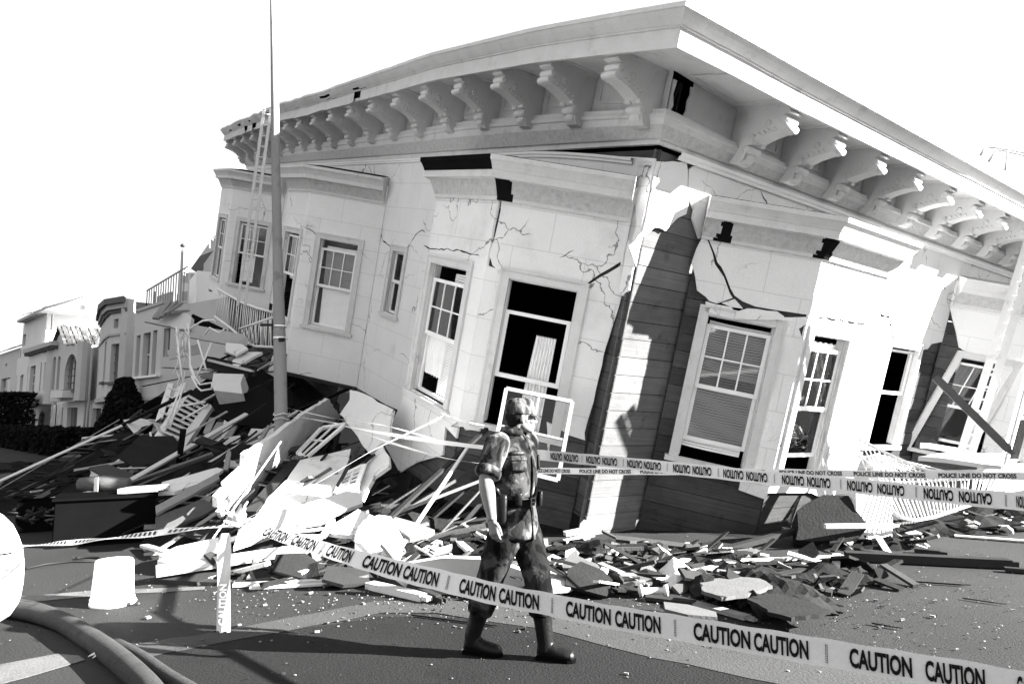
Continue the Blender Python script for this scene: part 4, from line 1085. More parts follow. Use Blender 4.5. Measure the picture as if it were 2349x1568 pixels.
pxline(Z(8, (1790, 660), (1815, 615), (1850, 597), (1900, 598), (2135, 640), (2300, 670)), .022, 14, IRON, e, "rail")
pxline(Z(8, (1855, 710), (1895, 650), (1920, 622), (1960, 620), (2135, 662), (2300, 700)), .022, 14.4, IRON, e, "rail")
pxline(Z(8, (2000, 628), (1998, 700), (1985, 780)), .018, 14.2, IRON, e, "post")

# ---- heaps of splintered wood and plaster, nobody could count the bits
def heap_h(x, y, blobs):
    h = 0
    for cx_, cy_, rx, ry, hh_, rot in blobs:
        dx, dy = x - cx_, y - cy_; c, s_ = math.cos(rot), math.sin(rot); u_, v_ = (dx * c + dy * s_) / rx, (-dx * s_ + dy * c) / ry; d = u_ * u_ + v_ * v_
        if d < 1: h = max(h, hh_ * (1 - d) ** .8)
    return h
HEAPS = {
    'hollow': [(-6.4, 16.3, 2.3, 1.6, 3.3, 0), (-7.6, 14.6, 1.8, 1.3, 1.7, .2), (-5.0, 14.2, 1.8, 1.3, 1.5, 0)],  # dark mound added as backing, standing in for the hollow's shade
    'left': [(-5.3, 11.7, 1.9, 1.9, 1.05, .3), (-7.2, 12.9, 1.6, 1.2, .8, 0), (-3.3, 10.8, 2.0, 1.5, .7, -.2), (-2.0, 9.3, 2.0, 1.3, .45, -.2), (-3.7, 9.8, 1.5, 1.0, .5, .1), (-4.6, 11.8, 1.9, 1.6, 1.35, 0)],
    'far': [(-13, 19, 5, 3, .14, .2), (-10.5, 15.5, 3, 2, .25, 0), (-15, 22, 4, 2, .1, .3), (-9.4, 12.6, 3, 1.4, .16, 0)],
    'front': [(1.0, 7.9, 2.0, .9, .20, .1), (2.4, 7.3, 1.5, .8, .12, -.2), (-.8, 8.3, 1.6, .9, .25, 0), (.5, 7.0, 1.4, .6, .12, 0), (-1.9, 7.3, 1.5, .5, .12, 0)],
    'right': [(6.6, 10.2, 2.0, .6, .2, .3), (9.4, 12.0, 2.6, .8, .25, .4), (4.4, 8.9, .9, .45, .12, 0)],
}
def heap(name, label_kind, key, nb, seed, smin, smax, mats, zoff=0.0):
    rnd = random.Random(seed); blobs = HEAPS[key]; m = MB()
    for _ in range(nb):
        b = rnd.choice(blobs); t = rnd.uniform(0, 6.283); r = math.sqrt(rnd.random()) * 1.02; c, s_ = math.cos(b[5]), math.sin(b[5])
        lx, ly = b[2] * r * math.cos(t), b[3] * r * math.sin(t); x, y = b[0] + lx * c - ly * s_, b[1] + lx * s_ + ly * c
        z = heap_h(x, y, blobs) * rnd.uniform(.6, 1.02)
        L_ = rnd.uniform(smin, smax) * (1 if rnd.random() < .75 else 1.8); big = key in ('left', 'hollow'); az = rnd.gauss(.75, .45) if big else rnd.gauss(.35, .7); el = rnd.gauss(.30, .22) if big else rnd.gauss(.0, .04 if key == 'far' else .22)
        d = Vector((math.cos(az) * math.cos(el), math.sin(az) * math.cos(el), math.sin(el))); m.cur = rnd.choices(range(len(mats)), [q[1] for q in mats])[0]
        p = Vector((x, y, z)); k = rnd.random()
        if k < .80:
            a_, b_ = p - d * L_ / 2, p + d * L_ / 2; lo = min(a_.z, b_.z)
            if lo < .02: a_.z += .02 - lo; b_.z += .02 - lo
            m.bar(a_, b_, rnd.uniform(.02, .12), rnd.uniform(.008, .04), (rnd.gauss(0, .3), rnd.gauss(0, .3), 1))
        else:
            n_ = Vector((rnd.gauss(0, .45), rnd.gauss(-.2, .45), 1)).normalized(); ex = n_.orthogonal().normalized(); ey = n_.cross(ex); q = L_ * rnd.uniform(.2, .42)
            kk = rnd.randint(4, 7); a0_ = rnd.uniform(0, 6); l = [(q * rnd.uniform(.5, 1.1) * math.cos(a0_ + j * 6.283 / kk), q * rnd.uniform(.4, .9) * math.sin(a0_ + j * 6.283 / kk)) for j in range(kk)]
            P = [p + ex * a + ey * b_ for a, b_ in l]; lo = min(v.z for v in P)
            if lo < .035: P = [v + Vector((0, 0, .035 - lo)) for v in P]
            m.poly([P], n_, rnd.uniform(.015, .035), [l])
    return tag(m.build(name, [q[0] for q in mats]), kind="stuff")
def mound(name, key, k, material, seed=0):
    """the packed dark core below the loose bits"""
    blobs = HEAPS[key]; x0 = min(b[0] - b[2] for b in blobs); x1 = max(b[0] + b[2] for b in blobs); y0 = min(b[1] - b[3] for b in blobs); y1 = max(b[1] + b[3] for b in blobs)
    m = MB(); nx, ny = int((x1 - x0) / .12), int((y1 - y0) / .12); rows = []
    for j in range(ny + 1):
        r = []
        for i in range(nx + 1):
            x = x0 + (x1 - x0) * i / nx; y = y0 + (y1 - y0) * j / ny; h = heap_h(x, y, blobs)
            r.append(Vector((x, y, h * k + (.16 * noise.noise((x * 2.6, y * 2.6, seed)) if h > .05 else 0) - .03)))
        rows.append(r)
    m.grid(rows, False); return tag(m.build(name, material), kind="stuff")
RUBBLE_DARK = mat("rubble_core", 0.014, .95, .5, 5, .8, 14, .0, grain=.4)  # near-black base for the mounds under the loose bits
GREYBIT = mat("grey_bits", 0.07, .9, .3, 6, .3, 40, .1, island=.5)
for key, nb, sd_, mn, mx in (('hollow', 230, 8, .5, 2.2), ('left', 300, 1, .4, 1.9), ('far', 85, 2, .3, 1.5), ('front', 600, 3, .06, .5), ('right', 150, 4, .1, .45)):
    mound("rubble_heap", key, .85, RUBBLE_DARK, sd_)
    heap("loose_rubble", None, key, nb, sd_ + 10, mn, mx, [(OLDWOOD, 4 if key != 'far' else 9), (RAWWOOD, 1), (WHITEWOOD, .7 if key == 'left' else .3), (PLASTER, .8 if key != 'far' else .1), (GREYBIT, 2.4), (TARPAPER, 3)])
# crumbs scattered on the street
rnd = random.Random(5); m = MB()
for k in range(2300):
    if k < 1500: x, y = rnd.gauss(1250, 520), rnd.gauss(1375, 38)
    elif k < 2100: x, y = rnd.uniform(1500, 2400), rnd.uniform(1200, 1500)
    else: x, y = rnd.uniform(0, 2349), rnd.uniform(1260, 1560)
    if y < 1190: continue
    p = gnd(x, y, 0); s_ = rnd.uniform(.002, .008) * (1 if rnd.random() < .93 else 2.4); m.cur = rnd.choice((0, 0, 1, 1, 2))
    a = rnd.uniform(0, 3.14); Mx = Matrix.Rotation(a, 3, 'Z'); m.box((p.x, p.y, s_ * .4 + .009), (s_ * 2.2, s_ * rnd.uniform(.8, 1.8), s_ * .8), Mx)
tag(m.build("plaster_crumbs", [RAWWOOD, GREYBIT, OLDWOOD]), kind="stuff")

# ---- big slabs leaning on the left heap
F_ = lambda k, *p: Z(k, *p)
def rf(k, x, y, Y): a = Z(k, (x, y))[0]; return (a[0], a[1], Y)
slab3("stucco_slab", "largest pale stucco slab leaning behind the foot of the street pole", "slab",
      F_(20, (1100, 88), (1198, 242), (1000, 360), (860, 480), (775, 570), (700, 680), (600, 830), (520, 930), (430, 1058), (330, 1070), (240, 1108), (190, 1040), (290, 930), (405, 800), (250, 900), (165, 1000), (165, 910), (240, 830), (235, 800), (390, 655), (395, 560), (640, 400), (900, 205)),
      (rf(20, 1100, 88, 13.0), rf(20, 240, 1105, 8.9), rf(20, 600, 830, 10.6)), .06, seed=1, step=.15)
slab3("stucco_slab", "broad pale stucco slab right of the dark slit beside the pole foot", "slab",
      F_(20, (860, 600), (1285, 505), (1265, 600), (1210, 720), (1135, 885), (800, 985), (480, 1078), (600, 900), (750, 760)),
      (rf(20, 1285, 505, 10.6), rf(20, 480, 1078, 8.6), rf(20, 1135, 885, 9.3)), .06, seed=2, amp=.008)
slab3("siding_strip", "long pale moulded strip lying across the foot of the slabs", "siding",
      F_(20, (470, 1082), (800, 990), (1135, 893), (1350, 830), (1372, 905), (1385, 960), (1000, 1105), (300, 1330), (340, 1180)),
      (rf(20, 470, 1082, 8.3), rf(20, 1350, 830, 9.3), rf(20, 300, 1330, 7.7)), .05, WHITEWOOD, seed=3, amp=.008)
slab3("stucco_slab", "bent triangular stucco piece hanging above the dark hollow", "slab",
      F_(20, (1545, 470), (1600, 560), (1608, 650), (1480, 740), (1380, 935), (1350, 830), (1360, 740), (1430, 600)),
      (rf(20, 1545, 470, 10.2), rf(20, 1608, 650, 9.6), rf(20, 1380, 935, 9.3)), .05, seed=4)
slab3("stucco_slab", "cracked stucco slab hanging under the bay between pole and soldier", "slab",
      F_(20, (1275, 12), (1400, 45), (1500, 110), (1570, 140), (1640, 175), (1612, 300), (1610, 470), (1545, 455), (1440, 545), (1340, 400), (1192, 215), (1275, 95)),
      (rf(20, 1275, 12, 11.6), rf(20, 1620, 190, 10.6), rf(20, 1440, 540, 10.4)), .05, seed=5, step=.2)
slab3("plaster_board", "small rectangular plaster board left of the round white slab", "slab",
      F_(20, (1040, 1198), (1345, 1012), (1500, 1080), (1400, 1130), (1340, 1230), (1200, 1222)),
      (rf(20, 1040, 1198, 7.9), rf(20, 1345, 1012, 8.5), rf(20, 1340, 1230, 7.8)), .05, seed=6, amp=.006)
slab3("plaster_slab", "roughly eight-sided white plaster slab standing behind the caution tape", "slab",
      F_(20, (1320, 1250), (1350, 1160), (1395, 1105), (1520, 1058), (1620, 1072), (1665, 1150), (1730, 1270), (1715, 1350), (1690, 1425), (1570, 1505), (1425, 1548), (1380, 1480), (1375, 1400), (1320, 1370)),
      (rf(20, 1500, 1060, 7.7), rf(20, 1730, 1290, 7.4), rf(20, 1420, 1545, 7.1)), .05, seed=7, amp=.01)
slab3("plaster_board", "pointed pale board right of the round white slab", "slab",
      F_(21, (1785, 85), (1950, 130), (2112, 190), (2080, 215), (1935, 250), (1860, 190), (1825, 140)),
      (rf(21, 1785, 85, 7.9), rf(21, 2112, 190, 7.6), rf(21, 1935, 250, 7.4)), .05, RAWWOOD, seed=8, amp=.012)
slab3("plaster_slab", "flat torn plaster slab at the left tip of the wreckage", "slab",
      F_(21, (110, 372), (240, 310), (540, 245), (548, 340), (500, 400), (380, 420), (225, 440), (100, 412), (150, 392)),
      (rf(21, 110, 372, 7.5), rf(21, 540, 245, 8.2), rf(21, 225, 440, 7.2)), .05, seed=9)
slab3("timber_wall_panel", "long dark plank panel with a white edge lying at the front of the heap", "panel",
      F_(21, (82, 548), (80, 500), (230, 470), (520, 418), (640, 385), (1200, 322), (1590, 300), (1600, 440), (1300, 480), (640, 570), (300, 560)),
      (rf(21, 82, 540, 6.9), rf(21, 1590, 300, 7.9), rf(21, 640, 560, 6.85)), .05, OLDWOOD, seed=10)
board("white edge board along the top of the dark plank panel", rf(21, 90, 492, 6.85), rf(21, 1230, 318, 7.55), .14, .035, WHITEWOOD, (0, -.6, 1))
slab3("door_panel", "bright white panel lying on the street behind the soldier's knees", "panel",
      F_(21, (1755, 500), (1880, 445), (2180, 395), (2500, 405), (2840, 520), (2720, 640), (2330, 690), (2120, 675), (1900, 612)),
      (gnd(*Z(21, (1900, 612))[0], .05).to_tuple() and (*Z(21, (1900, 612))[0], gnd(*Z(21, (1900, 612))[0], .05).y), (*Z(21, (2720, 640))[0], gnd(*Z(21, (2720, 640))[0], .05).y), (*Z(21, (1880, 445))[0], gnd(*Z(21, (1880, 445))[0], .28).y)), .04, WHITEWOOD, seed=11, amp=.01)
slab3("stucco_slab", "narrow torn stucco strip left of the largest slab", "slab", F_(20, (165, 1010), (200, 860), (300, 700), (380, 660), (395, 700), (300, 850), (215, 1040)), (rf(20, 165, 1010, 9.3), rf(20, 380, 660, 10.6), rf(20, 215, 1040, 9.1)), .04, GREYBIT, seed=71, amp=.03)
slab3("stucco_slab", "small pale slab poking above the black cabinet's right end", "slab", F_(2, (880, 470), (1180, 390), (1215, 400), (1100, 470), (950, 520), (860, 525)), (rf(2, 880, 470, 9.8), rf(2, 1200, 395, 10.6), rf(2, 950, 520, 9.5)), .05, PLASTER, seed=72, amp=.02)
slab3("siding_strip", "raw moulded strips fanned out beside the black cabinet", "siding", F_(2, (845, 600), (1180, 420), (1195, 450), (1000, 560), (850, 640)), (rf(2, 845, 600, 9.0), rf(2, 1180, 420, 10.2), rf(2, 850, 640, 8.8)), .04, RAWWOOD, seed=73, amp=.01)
slab3("siding_strip", "lower grey moulded strip beside the black cabinet", "siding", F_(2, (845, 660), (1100, 560), (1190, 600), (1100, 650), (850, 740)), (rf(2, 845, 660, 8.8), rf(2, 1190, 600, 9.3), rf(2, 850, 740, 8.5)), .04, GREYBIT, seed=74, amp=.015)
slab3("stucco_slab", "upright pale slab at the left foot of the curled roof sheet", "slab", F_(19, (640, 960), (695, 1000), (600, 1180), (540, 1310), (445, 1345), (490, 1220), (510, 1180), (620, 1080)), (rf(19, 640, 960, 13.2), rf(19, 695, 1000, 13.2), rf(19, 445, 1345, 11.9)), .05, PLASTER, seed=75, amp=.015)
# fallen window frames
def frame_thing(name, label, quad, depth, bars=(1, 1), w_=.06, t_=.04, material=SASH, glass=False, cat="window frame"):
    """quad TL,TR,BR,BL photo points with depths"""
    P = [at(*q) for q in quad]; c = sum(P, Vector()) / 4; e = empty(name, label, cat, tuple(c)); P = [p - c for p in P]; n = (P[1] - P[0]).cross(P[3] - P[0]).normalized()
    for i in range(4):
        m = MB(); m.bar(P[i], P[(i + 1) % 4], w_, t_, n); m.build("stile" if i % 2 else "frame_rail", material, e)
    for k in range(1, bars[0] + 1):
        t = k / (bars[0] + 1); m = MB(); m.bar(P[0].lerp(P[1], t), P[3].lerp(P[2], t), .025, t_ * .7, n); m.build("muntin", material, e)
    for k in range(1, bars[1] + 1):
        t = k / (bars[1] + 1); m = MB(); m.bar(P[0].lerp(P[3], t), P[1].lerp(P[2], t), .025, t_ * .6, n); m.build("muntin", material, e)
    if glass: m = MB(); m.face(P); m.build("glass", GLASS, e)
    return e
frame_thing("fallen_window", "white window sash standing on end behind the soldier", (rf(15, 880, 1085, 8.75), rf(15, 1405, 1190, 8.75), rf(11, 690, 560, 8.4), rf(11, 330, 470, 8.4)), 7, (1, 1), .048, .03, mat("grey_sash", .24, .8, .1, 6, .1, 60, .1), True)  # even, greyer base than the other sashes
frame_thing("fallen_window", "broken sash frame lying flat on the heap above the long white strip", (rf(20, 790, 1165, 7.9), rf(20, 1130, 1105, 8.1), rf(20, 1050, 1245, 7.7), rf(20, 740, 1250, 7.6)), 7, (0, 1))
frame_thing("fallen_window", "long sash frame wedged between the two upper slabs", (rf(20, 1040, 330, 11.6), rf(20, 1240, 300, 11.4), rf(20, 900, 590, 10.8), rf(20, 840, 540, 10.9)), 7, (1, 1), .07)
frame_thing("fallen_window", "louvred frame in the dark slot left of the bent stucco piece", (rf(20, 1220, 730, 9.7), rf(20, 1400, 640, 9.9), rf(20, 1330, 830, 9.4), rf(20, 1160, 880, 9.3)), 7, (1, 4), .06)
# boards round the heap
BL = [
    ("thin white lath pointing down the dark hollow left of the pole", rf(19, 555, 945, 14), rf(19, 510, 1050, 13.8), .14, .02, WHITEWOOD),
    ("long white pipe slanting beside the fire stairs", rf(19, 530, 870, 14.0), rf(19, 275, 1245, 12.6), .16, .10, WHITEWOOD),
    ("wide raw plank leaning in the dark hollow left of the pole", rf(19, 665, 985, 13.3), rf(19, 470, 1330, 12.0), .42, .05, RAWWOOD),
    ("white torn plank left of the wide raw plank", rf(19, 600, 1050, 13.2), rf(19, 390, 1350, 12.0), .26, .04, WHITEWOOD),
    ("dark stud leaning at the right of the hollow", rf(19, 640, 930, 13.6), rf(19, 560, 1060, 13), .12, .06, OLDWOOD),
    ("curved white moulding sweeping up from the black cabinet", rf(19, 190, 1470, 11.0), rf(19, 610, 1300, 12.0), .12, .05, WHITEWOOD),
    ("pale timber under the curved moulding", rf(19, 140, 1560, 10.2), rf(19, 600, 1360, 11.2), .20, .05, RAWWOOD),
    ("dark beam lying under the pale timber", rf(19, 420, 1510, 10.4), rf(19, 640, 1330, 11.2), .24, .10, OLDWOOD),
    ("raw batten lower left of the slabs", rf(20, 0, 900, 9.9), rf(20, 200, 780, 10.8), .12, .04, RAWWOOD),
    ("split batten end standing up left of the slabs", rf(20, 10, 1060, 9.4), rf(20, 90, 915, 9.7), .12, .05, RAWWOOD),
    ("short upright stake poking from the heap", rf(20, 235, 690, 10.6), rf(20, 262, 550, 10.8), .07, .05, RAWWOOD),
    ("dark slit beam between the two big slabs", rf(20, 440, 1060, 8.7), rf(20, 850, 590, 10.5), .16, .10, OLDWOOD),
    ("sloping lath crossing above the pole foot", rf(20, 500, 480, 11.4), rf(20, 590, 330, 11.6), .08, .03, RAWWOOD),
    ("lower long lath at the front of the heap", (*Z(21, (650, 590))[0],), (*Z(21, (1740, 540))[0], 7.0), .07, .03, WHITEWOOD),
    ("front white lath meeting the kerb dust", (*Z(21, (770, 612))[0],), (*Z(21, (1300, 585))[0],), .06, .02, WHITEWOOD),
    ("grey lath above the front laths", rf(21, 770, 560, 6.9), rf(21, 1600, 455, 7.3), .08, .03, GREYBIT),
    ("open box section lying right of the front laths", (*Z(21, (1640, 590))[0], 6.75), (*Z(21, (2040, 680))[0],), .11, .06, WHITEWOOD),
    ("dark splintered rafter beside the white panel", rf(21, 1740, 520, 6.9), (*Z(21, (2140, 690))[0],), .06, .06, OLDWOOD),
    ("thin dark rod on the street behind the soldier's back foot", (945, 1409), (1125, 1432), .018, .012, DARKIRON),
    ("white stick at the left of the slab tip", (*Z(21, (0, 305))[0], 8.6), (*Z(21, (150, 345))[0], 8.0), .09, .03, WHITEWOOD),
    ("flat stick on the street below the slab tip", (*Z(21, (0, 370))[0],), (*Z(21, (140, 358))[0],), .08, .02, RAWWOOD),
    ("white square pipe crossing the pile in front of the planks", rf(22, 610, 482, 6.6), rf(22, 1550, 275, 7.4), .075, .06, WHITEWOOD),
    ("long thin sunlit board ending at the dark beam", rf(22, 1290, 278, 7.6), (*Z(22, (2222, 240))[0],), .06, .03, WHITEWOOD),
    ("raw strip under the tar paper mound", rf(22, 1060, 525, 6.3), (*Z(22, (1560, 660))[0],), .10, .03, RAWWOOD),
    ("dark strip beside the raw strip", (*Z(22, (860, 520))[0],), (*Z(22, (1200, 560))[0],), .10, .03, OLDWOOD),
    ("slanting batten in the middle of the front pile", rf(22, 540, 295, 7.2), rf(22, 830, 420, 6.7), .07, .04, RAWWOOD),
    ("short white block on the planks' foot", rf(22, 300, 85, 8.6), rf(22, 530, 40, 8.7), .12, .05, WHITEWOOD),
    ("second white block on the planks' foot", rf(22, 300, 140, 8.3), rf(22, 460, 100, 8.4), .12, .04, WHITEWOOD),
    ("grey board sloping from the pile toward the right planks", rf(22, 1230, 250, 7.9), rf(22, 1590, 200, 8.2), .16, .03, GREYBIT),
    ("long black beam lying on the right of the street", (*Z(12, (525, 822))[0],), (*Z(12, (1480, 868))[0],), .15, .09, OLDWOOD),
    ("short black offcut above the long black beam", (*Z(12, (928, 790))[0],), (*Z(12, (1080, 805))[0],), .12, .05, OLDWOOD),
    ("upper white plank on the right of the street", (*Z(12, (1205, 665))[0],), (*Z(12, (1335, 688))[0],), .14, .02, WHITEWOOD),
    ("lower white plank on the right of the street", (*Z(12, (1160, 708))[0],), (*Z(12, (1600, 740))[0],), .10, .02, WHITEWOOD),
    ("white rod lying in front of the tar paper box", rf(12, 408, 652, 8.5), rf(12, 805, 648, 8.7), .05, .05, WHITEWOOD),
    ("thin dark rod alone on the right of the street", (*Z(12, (935, 972))[0],), (*Z(12, (1195, 990))[0],), .03, .015, DARKIRON),
    ("bent thin twig lying right of the thin rod", (*Z(12, (1205, 1068))[0],), (*Z(12, (1390, 1095))[0],), .015, .01, OLDWOOD),
    ("small forked stick on the near right street", (*Z(12, (680, 1212))[0],), (*Z(12, (790, 1232))[0],), .02, .012, OLDWOOD),
    ("grey timber propped against the right bay near the ladder", rf(9, 1260, 935, 9.6), rf(9, 1900, 1568, 9.2), .16, .10, GREYBIT),
    ("white moulding lying below the far right bay window", rf(12, 985, 185, 10.6), rf(12, 1200, 220, 10.8), .16, .08, WHITEWOOD),
    ("lower grey beam running to the right edge", (*Z(22, (1760, 375))[0],), (*Z(22, (2210, 285))[0],), .10, .05, OLDWOOD),
    ("dark pole end at the right edge of the street", (*Z(12, (1450, 900))[0],), (*Z(12, (1600, 912))[0],), .08, .04, OLDWOOD),
    ("grey batten at the foot of the right planks", rf(10, 1180, 1555, 8.3), rf(10, 1880, 1370, 9.0), .10, .06, OLDWOOD),
]
for b_ in BL: board(b_[0], b_[1], b_[2], b_[3], b_[4], b_[5])
# louvred panel, white wedge, boxes on the right
e = empty("louvred_panel", "white slatted shutter lying flat at the right edge of the street", "shutter", tuple(gnd(*Z(12, (1440, 640))[0], .05)))
m = MB()
for k in range(7):
    a = gnd(*Z(12, (1345 - k * 7, 607 + k * 8))[0], .05) - e.location; b = gnd(*Z(12, (1640, 607 + k * 9))[0], .05) - e.location; m.bar(a, b, .07, .015, (0, -.5, 1))
m.build("slats", WHITEWOOD, e)
m = MB(); m.bar(gnd(*Z(12, (1345, 605))[0], .04) - e.location, gnd(*Z(12, (1305, 660))[0], .04) - e.location, .05, .05); m.build("frame", WHITEWOOD, e)
slab3("white_wedge", "long white wedge-shaped panel above the fallen balcony rail", "panel", F_(12, (950, 248), (1130, 222), (1430, 232), (1432, 302), (1330, 292), (1120, 262)), (rf(12, 950, 248, 9.4), rf(12, 1430, 232, 10.0), rf(12, 1432, 302, 9.3)), .06, WHITEWOOD, amp=0)
slab3("white_box_side", "white crate side standing beside the tar paper box", "crate", F_(12, (588, 450), (640, 462), (800, 480), (800, 625), (795, 735), (600, 725), (640, 640), (590, 560)), (rf(12, 588, 450, 9.0), rf(12, 800, 480, 9.2), rf(12, 795, 735, 8.9)), .25, WHITEWOOD, amp=.01)
slab3("tar_paper_box", "crumpled dark tar-paper box between the plank box and the white crate", "box", F_(12, (245, 560), (300, 520), (400, 470), (545, 475), (590, 560), (660, 650), (600, 715), (520, 745), (240, 730)), (rf(12, 300, 520, 9.0), rf(12, 590, 560, 8.9), rf(12, 520, 745, 8.6)), .3, TARPAPER, seed=31, amp=.03)
slab3("shingle_sheet", "torn pale sheet of shingles in front of the plank box", "sheet", F_(22, (600, 125), (660, 170), (850, 120), (1040, 160), (1180, 225), (1300, 295), (1170, 330), (1000, 320), (930, 290), (800, 255), (700, 240), (640, 190)), (rf(22, 650, 170, 8.1), rf(22, 1300, 295, 7.6), rf(22, 900, 300, 7.4)), .03, GREYBIT, seed=32, amp=.04, step=.1)
slab3("white_door_corner", "white cupboard door corner with a knob hole beside the soldier's leg", "panel", F_(22, (150, 310), (250, 350), (370, 385), (390, 430), (330, 460), (100, 470)), (rf(22, 180, 310, 6.6), rf(22, 390, 420, 6.4), rf(22, 200, 468, 6.2)), .04, WHITEWOOD, seed=33, amp=.01)
slab3("grey_board_sheet", "grey flat sheet wedged in the middle of the front pile", "sheet", F_(22, (660, 330), (780, 290), (960, 300), (1010, 340), (930, 390), (820, 400)), (rf(22, 660, 330, 7.0), rf(22, 960, 300, 7.4), rf(22, 820, 400, 6.7)), .03, GREYBIT, seed=34, amp=.02)
slab3("grey_board_sheet", "upright grey splinter sheet at the left of the front pile", "sheet", F_(22, (330, 225), (380, 190), (400, 240), (520, 290), (540, 310), (420, 350), (320, 370), (280, 300)), (rf(22, 350, 200, 7.3), rf(22, 540, 310, 7.0), rf(22, 320, 370, 6.8)), .03, GREYBIT, seed=35, amp=.03)
# crumpled tar paper mound on the near right
def crumple(name, label, cat, outline, h, material, seed, res=.045, fold=1.0):
    P = [gnd(x, y) for x, y in outline]; xs = [p.x for p in P]; ys = [p.y for p in P]; m = MB()
    def inside(x, y):
        c = False
        for i in range(len(P)):
            a, b = P[i], P[i - 1]
            if (a.y > y) != (b.y > y) and x < (b.x - a.x) * (y - a.y) / (b.y - a.y) + a.x: c = not c
        return c
    def dist(x, y):
        d = 9
        for i in range(len(P)):
            a, b = P[i - 1], P[i]; ab = b - a; t = max(0, min(1, ((x - a.x) * ab.x + (y - a.y) * ab.y) / (ab.x ** 2 + ab.y ** 2 + 1e-9))); d = min(d, math.hypot(x - a.x - ab.x * t, y - a.y - ab.y * t))
        return d
    nx, ny = int((max(xs) - min(xs)) / res), int((max(ys) - min(ys)) / res); g = {}
    for i in range(nx + 1):
        for j in range(ny + 1):
            x, y = min(xs) + i * res, min(ys) + j * res
            if inside(x, y):
                d = dist(x, y); rd = abs(noise.noise((x * 2.2, y * 2.2 + x, seed))) * 1.6 + .25 * abs(noise.noise((x * 7, y * 7, seed + 3)))
                g[i, j] = len(m.v); m.v.append(Vector((x, y, .012 + h * min(1, d / (.35 + h)) ** .7 * (.75 + .5 * noise.noise((x, y, seed))) + fold * .07 * rd * min(1, d * 6))))
    for (i, j) in g:
        if (i + 1, j) in g and (i, j + 1) in g and (i + 1, j + 1) in g:
            m.f.append((g[i, j], g[i + 1, j], g[i + 1, j + 1], g[i, j + 1])); m.uv.append([(0, 0)] * 4); m.sm.append(res < .04); m.mi.append(0)
    c = sum(P, Vector()) / len(P)
    o = m.build(name, material, None, label, origin=(c.x, c.y, 0)); tag(o, label, cat); s_ = o.modifiers.new("thick", 'SOLIDIFY'); s_.thickness = .012; return o
crumple("tar_paper", "dark crumpled sheet of tar paper on the street right of the white pipe", "tar paper", F_(22, (1080, 470), (1250, 400), (1450, 370), (1700, 395), (1850, 420), (2000, 480), (2130, 530), (2250, 610), (2200, 650), (2060, 690), (1920, 680), (1760, 705), (1620, 690), (1560, 640), (1440, 600), (1300, 560), (1150, 540)), .06, TARPAPER, 3, .07, 1.7)
CLOTH = mat("pale_rag", .5, .9, .25, 9, .4, 40, .1)
crumple("crumpled_rag", "crumpled pale rag lying on the white pipe in the front pile", "rag", F_(22, (905, 390), (960, 345), (1100, 330), (1180, 380), (1230, 400), (1180, 460), (1060, 490), (980, 470), (960, 420)), .30, CLOTH, 6, .03, 1.6)
slab3("tar_paper_slab", "stiff torn tar sheet lying over the crumpled tar paper", "sheet", F_(22, (1560, 520), (1760, 490), (1960, 540), (2130, 610), (1990, 640), (1860, 660), (1700, 620)), (rf(22, 1560, 520, 5.75), rf(22, 2130, 610, 5.5), rf(22, 1860, 660, 5.15)), .03, TARPAPER, seed=61, amp=.03, step=.08)
slab3("tar_paper_slab", "grey torn layer at the upper edge of the crumpled tar paper", "sheet", F_(22, (1230, 420), (1450, 370), (1640, 390), (1730, 440), (1560, 500), (1380, 520), (1260, 480)), (rf(22, 1230, 420, 6.3), rf(22, 1640, 390, 6.6), rf(22, 1380, 520, 5.8)), .03, GREYBIT, seed=62, amp=.03, step=.08)
slab3("plaster_slab", "flat grey slab on the street below the white rag", "slab", F_(22, (980, 550), (1150, 570), (1340, 620), (1350, 655), (1150, 640), (990, 600)), (rf(22, 980, 550, 5.9), rf(22, 1340, 620, 5.6), rf(22, 1150, 640, 5.4)), .04, GREYBIT, seed=63, amp=.02)
# spool
p = gnd(*Z(22, (908, 492))[0], .04); e = empty("white_spool", "small white spool lying in the front pile", "spool", tuple(p)); m = MB()
m.tube([(-.13, 0, .02), (-.10, 0, .02), (-.09, 0, .02), (.09, 0, .02), (.10, 0, .02), (.13, 0, .02)], [.055, .055, .03, .03, .055, .055], 12); m.build("reel", WHITEWOOD, e)

# ---- iron railings, fire stairs
def railing(name, label, top, bot, n, posts=(0, -1), bal=.010, r=.022, material=IRON, cat="railing", parent=None, group=None, mid=None):
    T = [at(*p) for p in top]; B = [at(*p) for p in bot]; c = T[0]
    e = parent or empty(name, label, cat, tuple(c), group)
    loc = Vector((0, 0, 0)) if parent else c
    def samp(P, t):
        L_ = [(P[i + 1] - P[i]).length for i in range(len(P) - 1)]; tot = sum(L_); d = t * tot
        for i, l in enumerate(L_):
            if d <= l or i == len(L_) - 1: return P[i].lerp(P[i + 1], min(1, d / l))
            d -= l
    m = MB(); m.tube([p - loc for p in T], r, 7); m.build("top_rail", material, e)
    m = MB(); m.tube([p - loc for p in B], r, 7); m.build("bottom_rail", material, e)
    if mid: m = MB(); m.tube([samp(T, k / 12).lerp(samp(B, k / 12), mid) - loc for k in range(13)], r * .7, 6); m.build("middle_rail", material, e)
    for k in range(n):
        t = (k + .5) / n; m = MB(); a, b = samp(T, t) - loc, samp(B, t) - loc; q = noise.noise((k * .7, 1, len(top))) * .04
        m.tube([a, a.lerp(b, .5) + Vector((q, 0, 0)), b], bal, 5); m.build("baluster", material, e)
    return e
r19 = lambda *L_: [rf(19, *q) for q in L_]
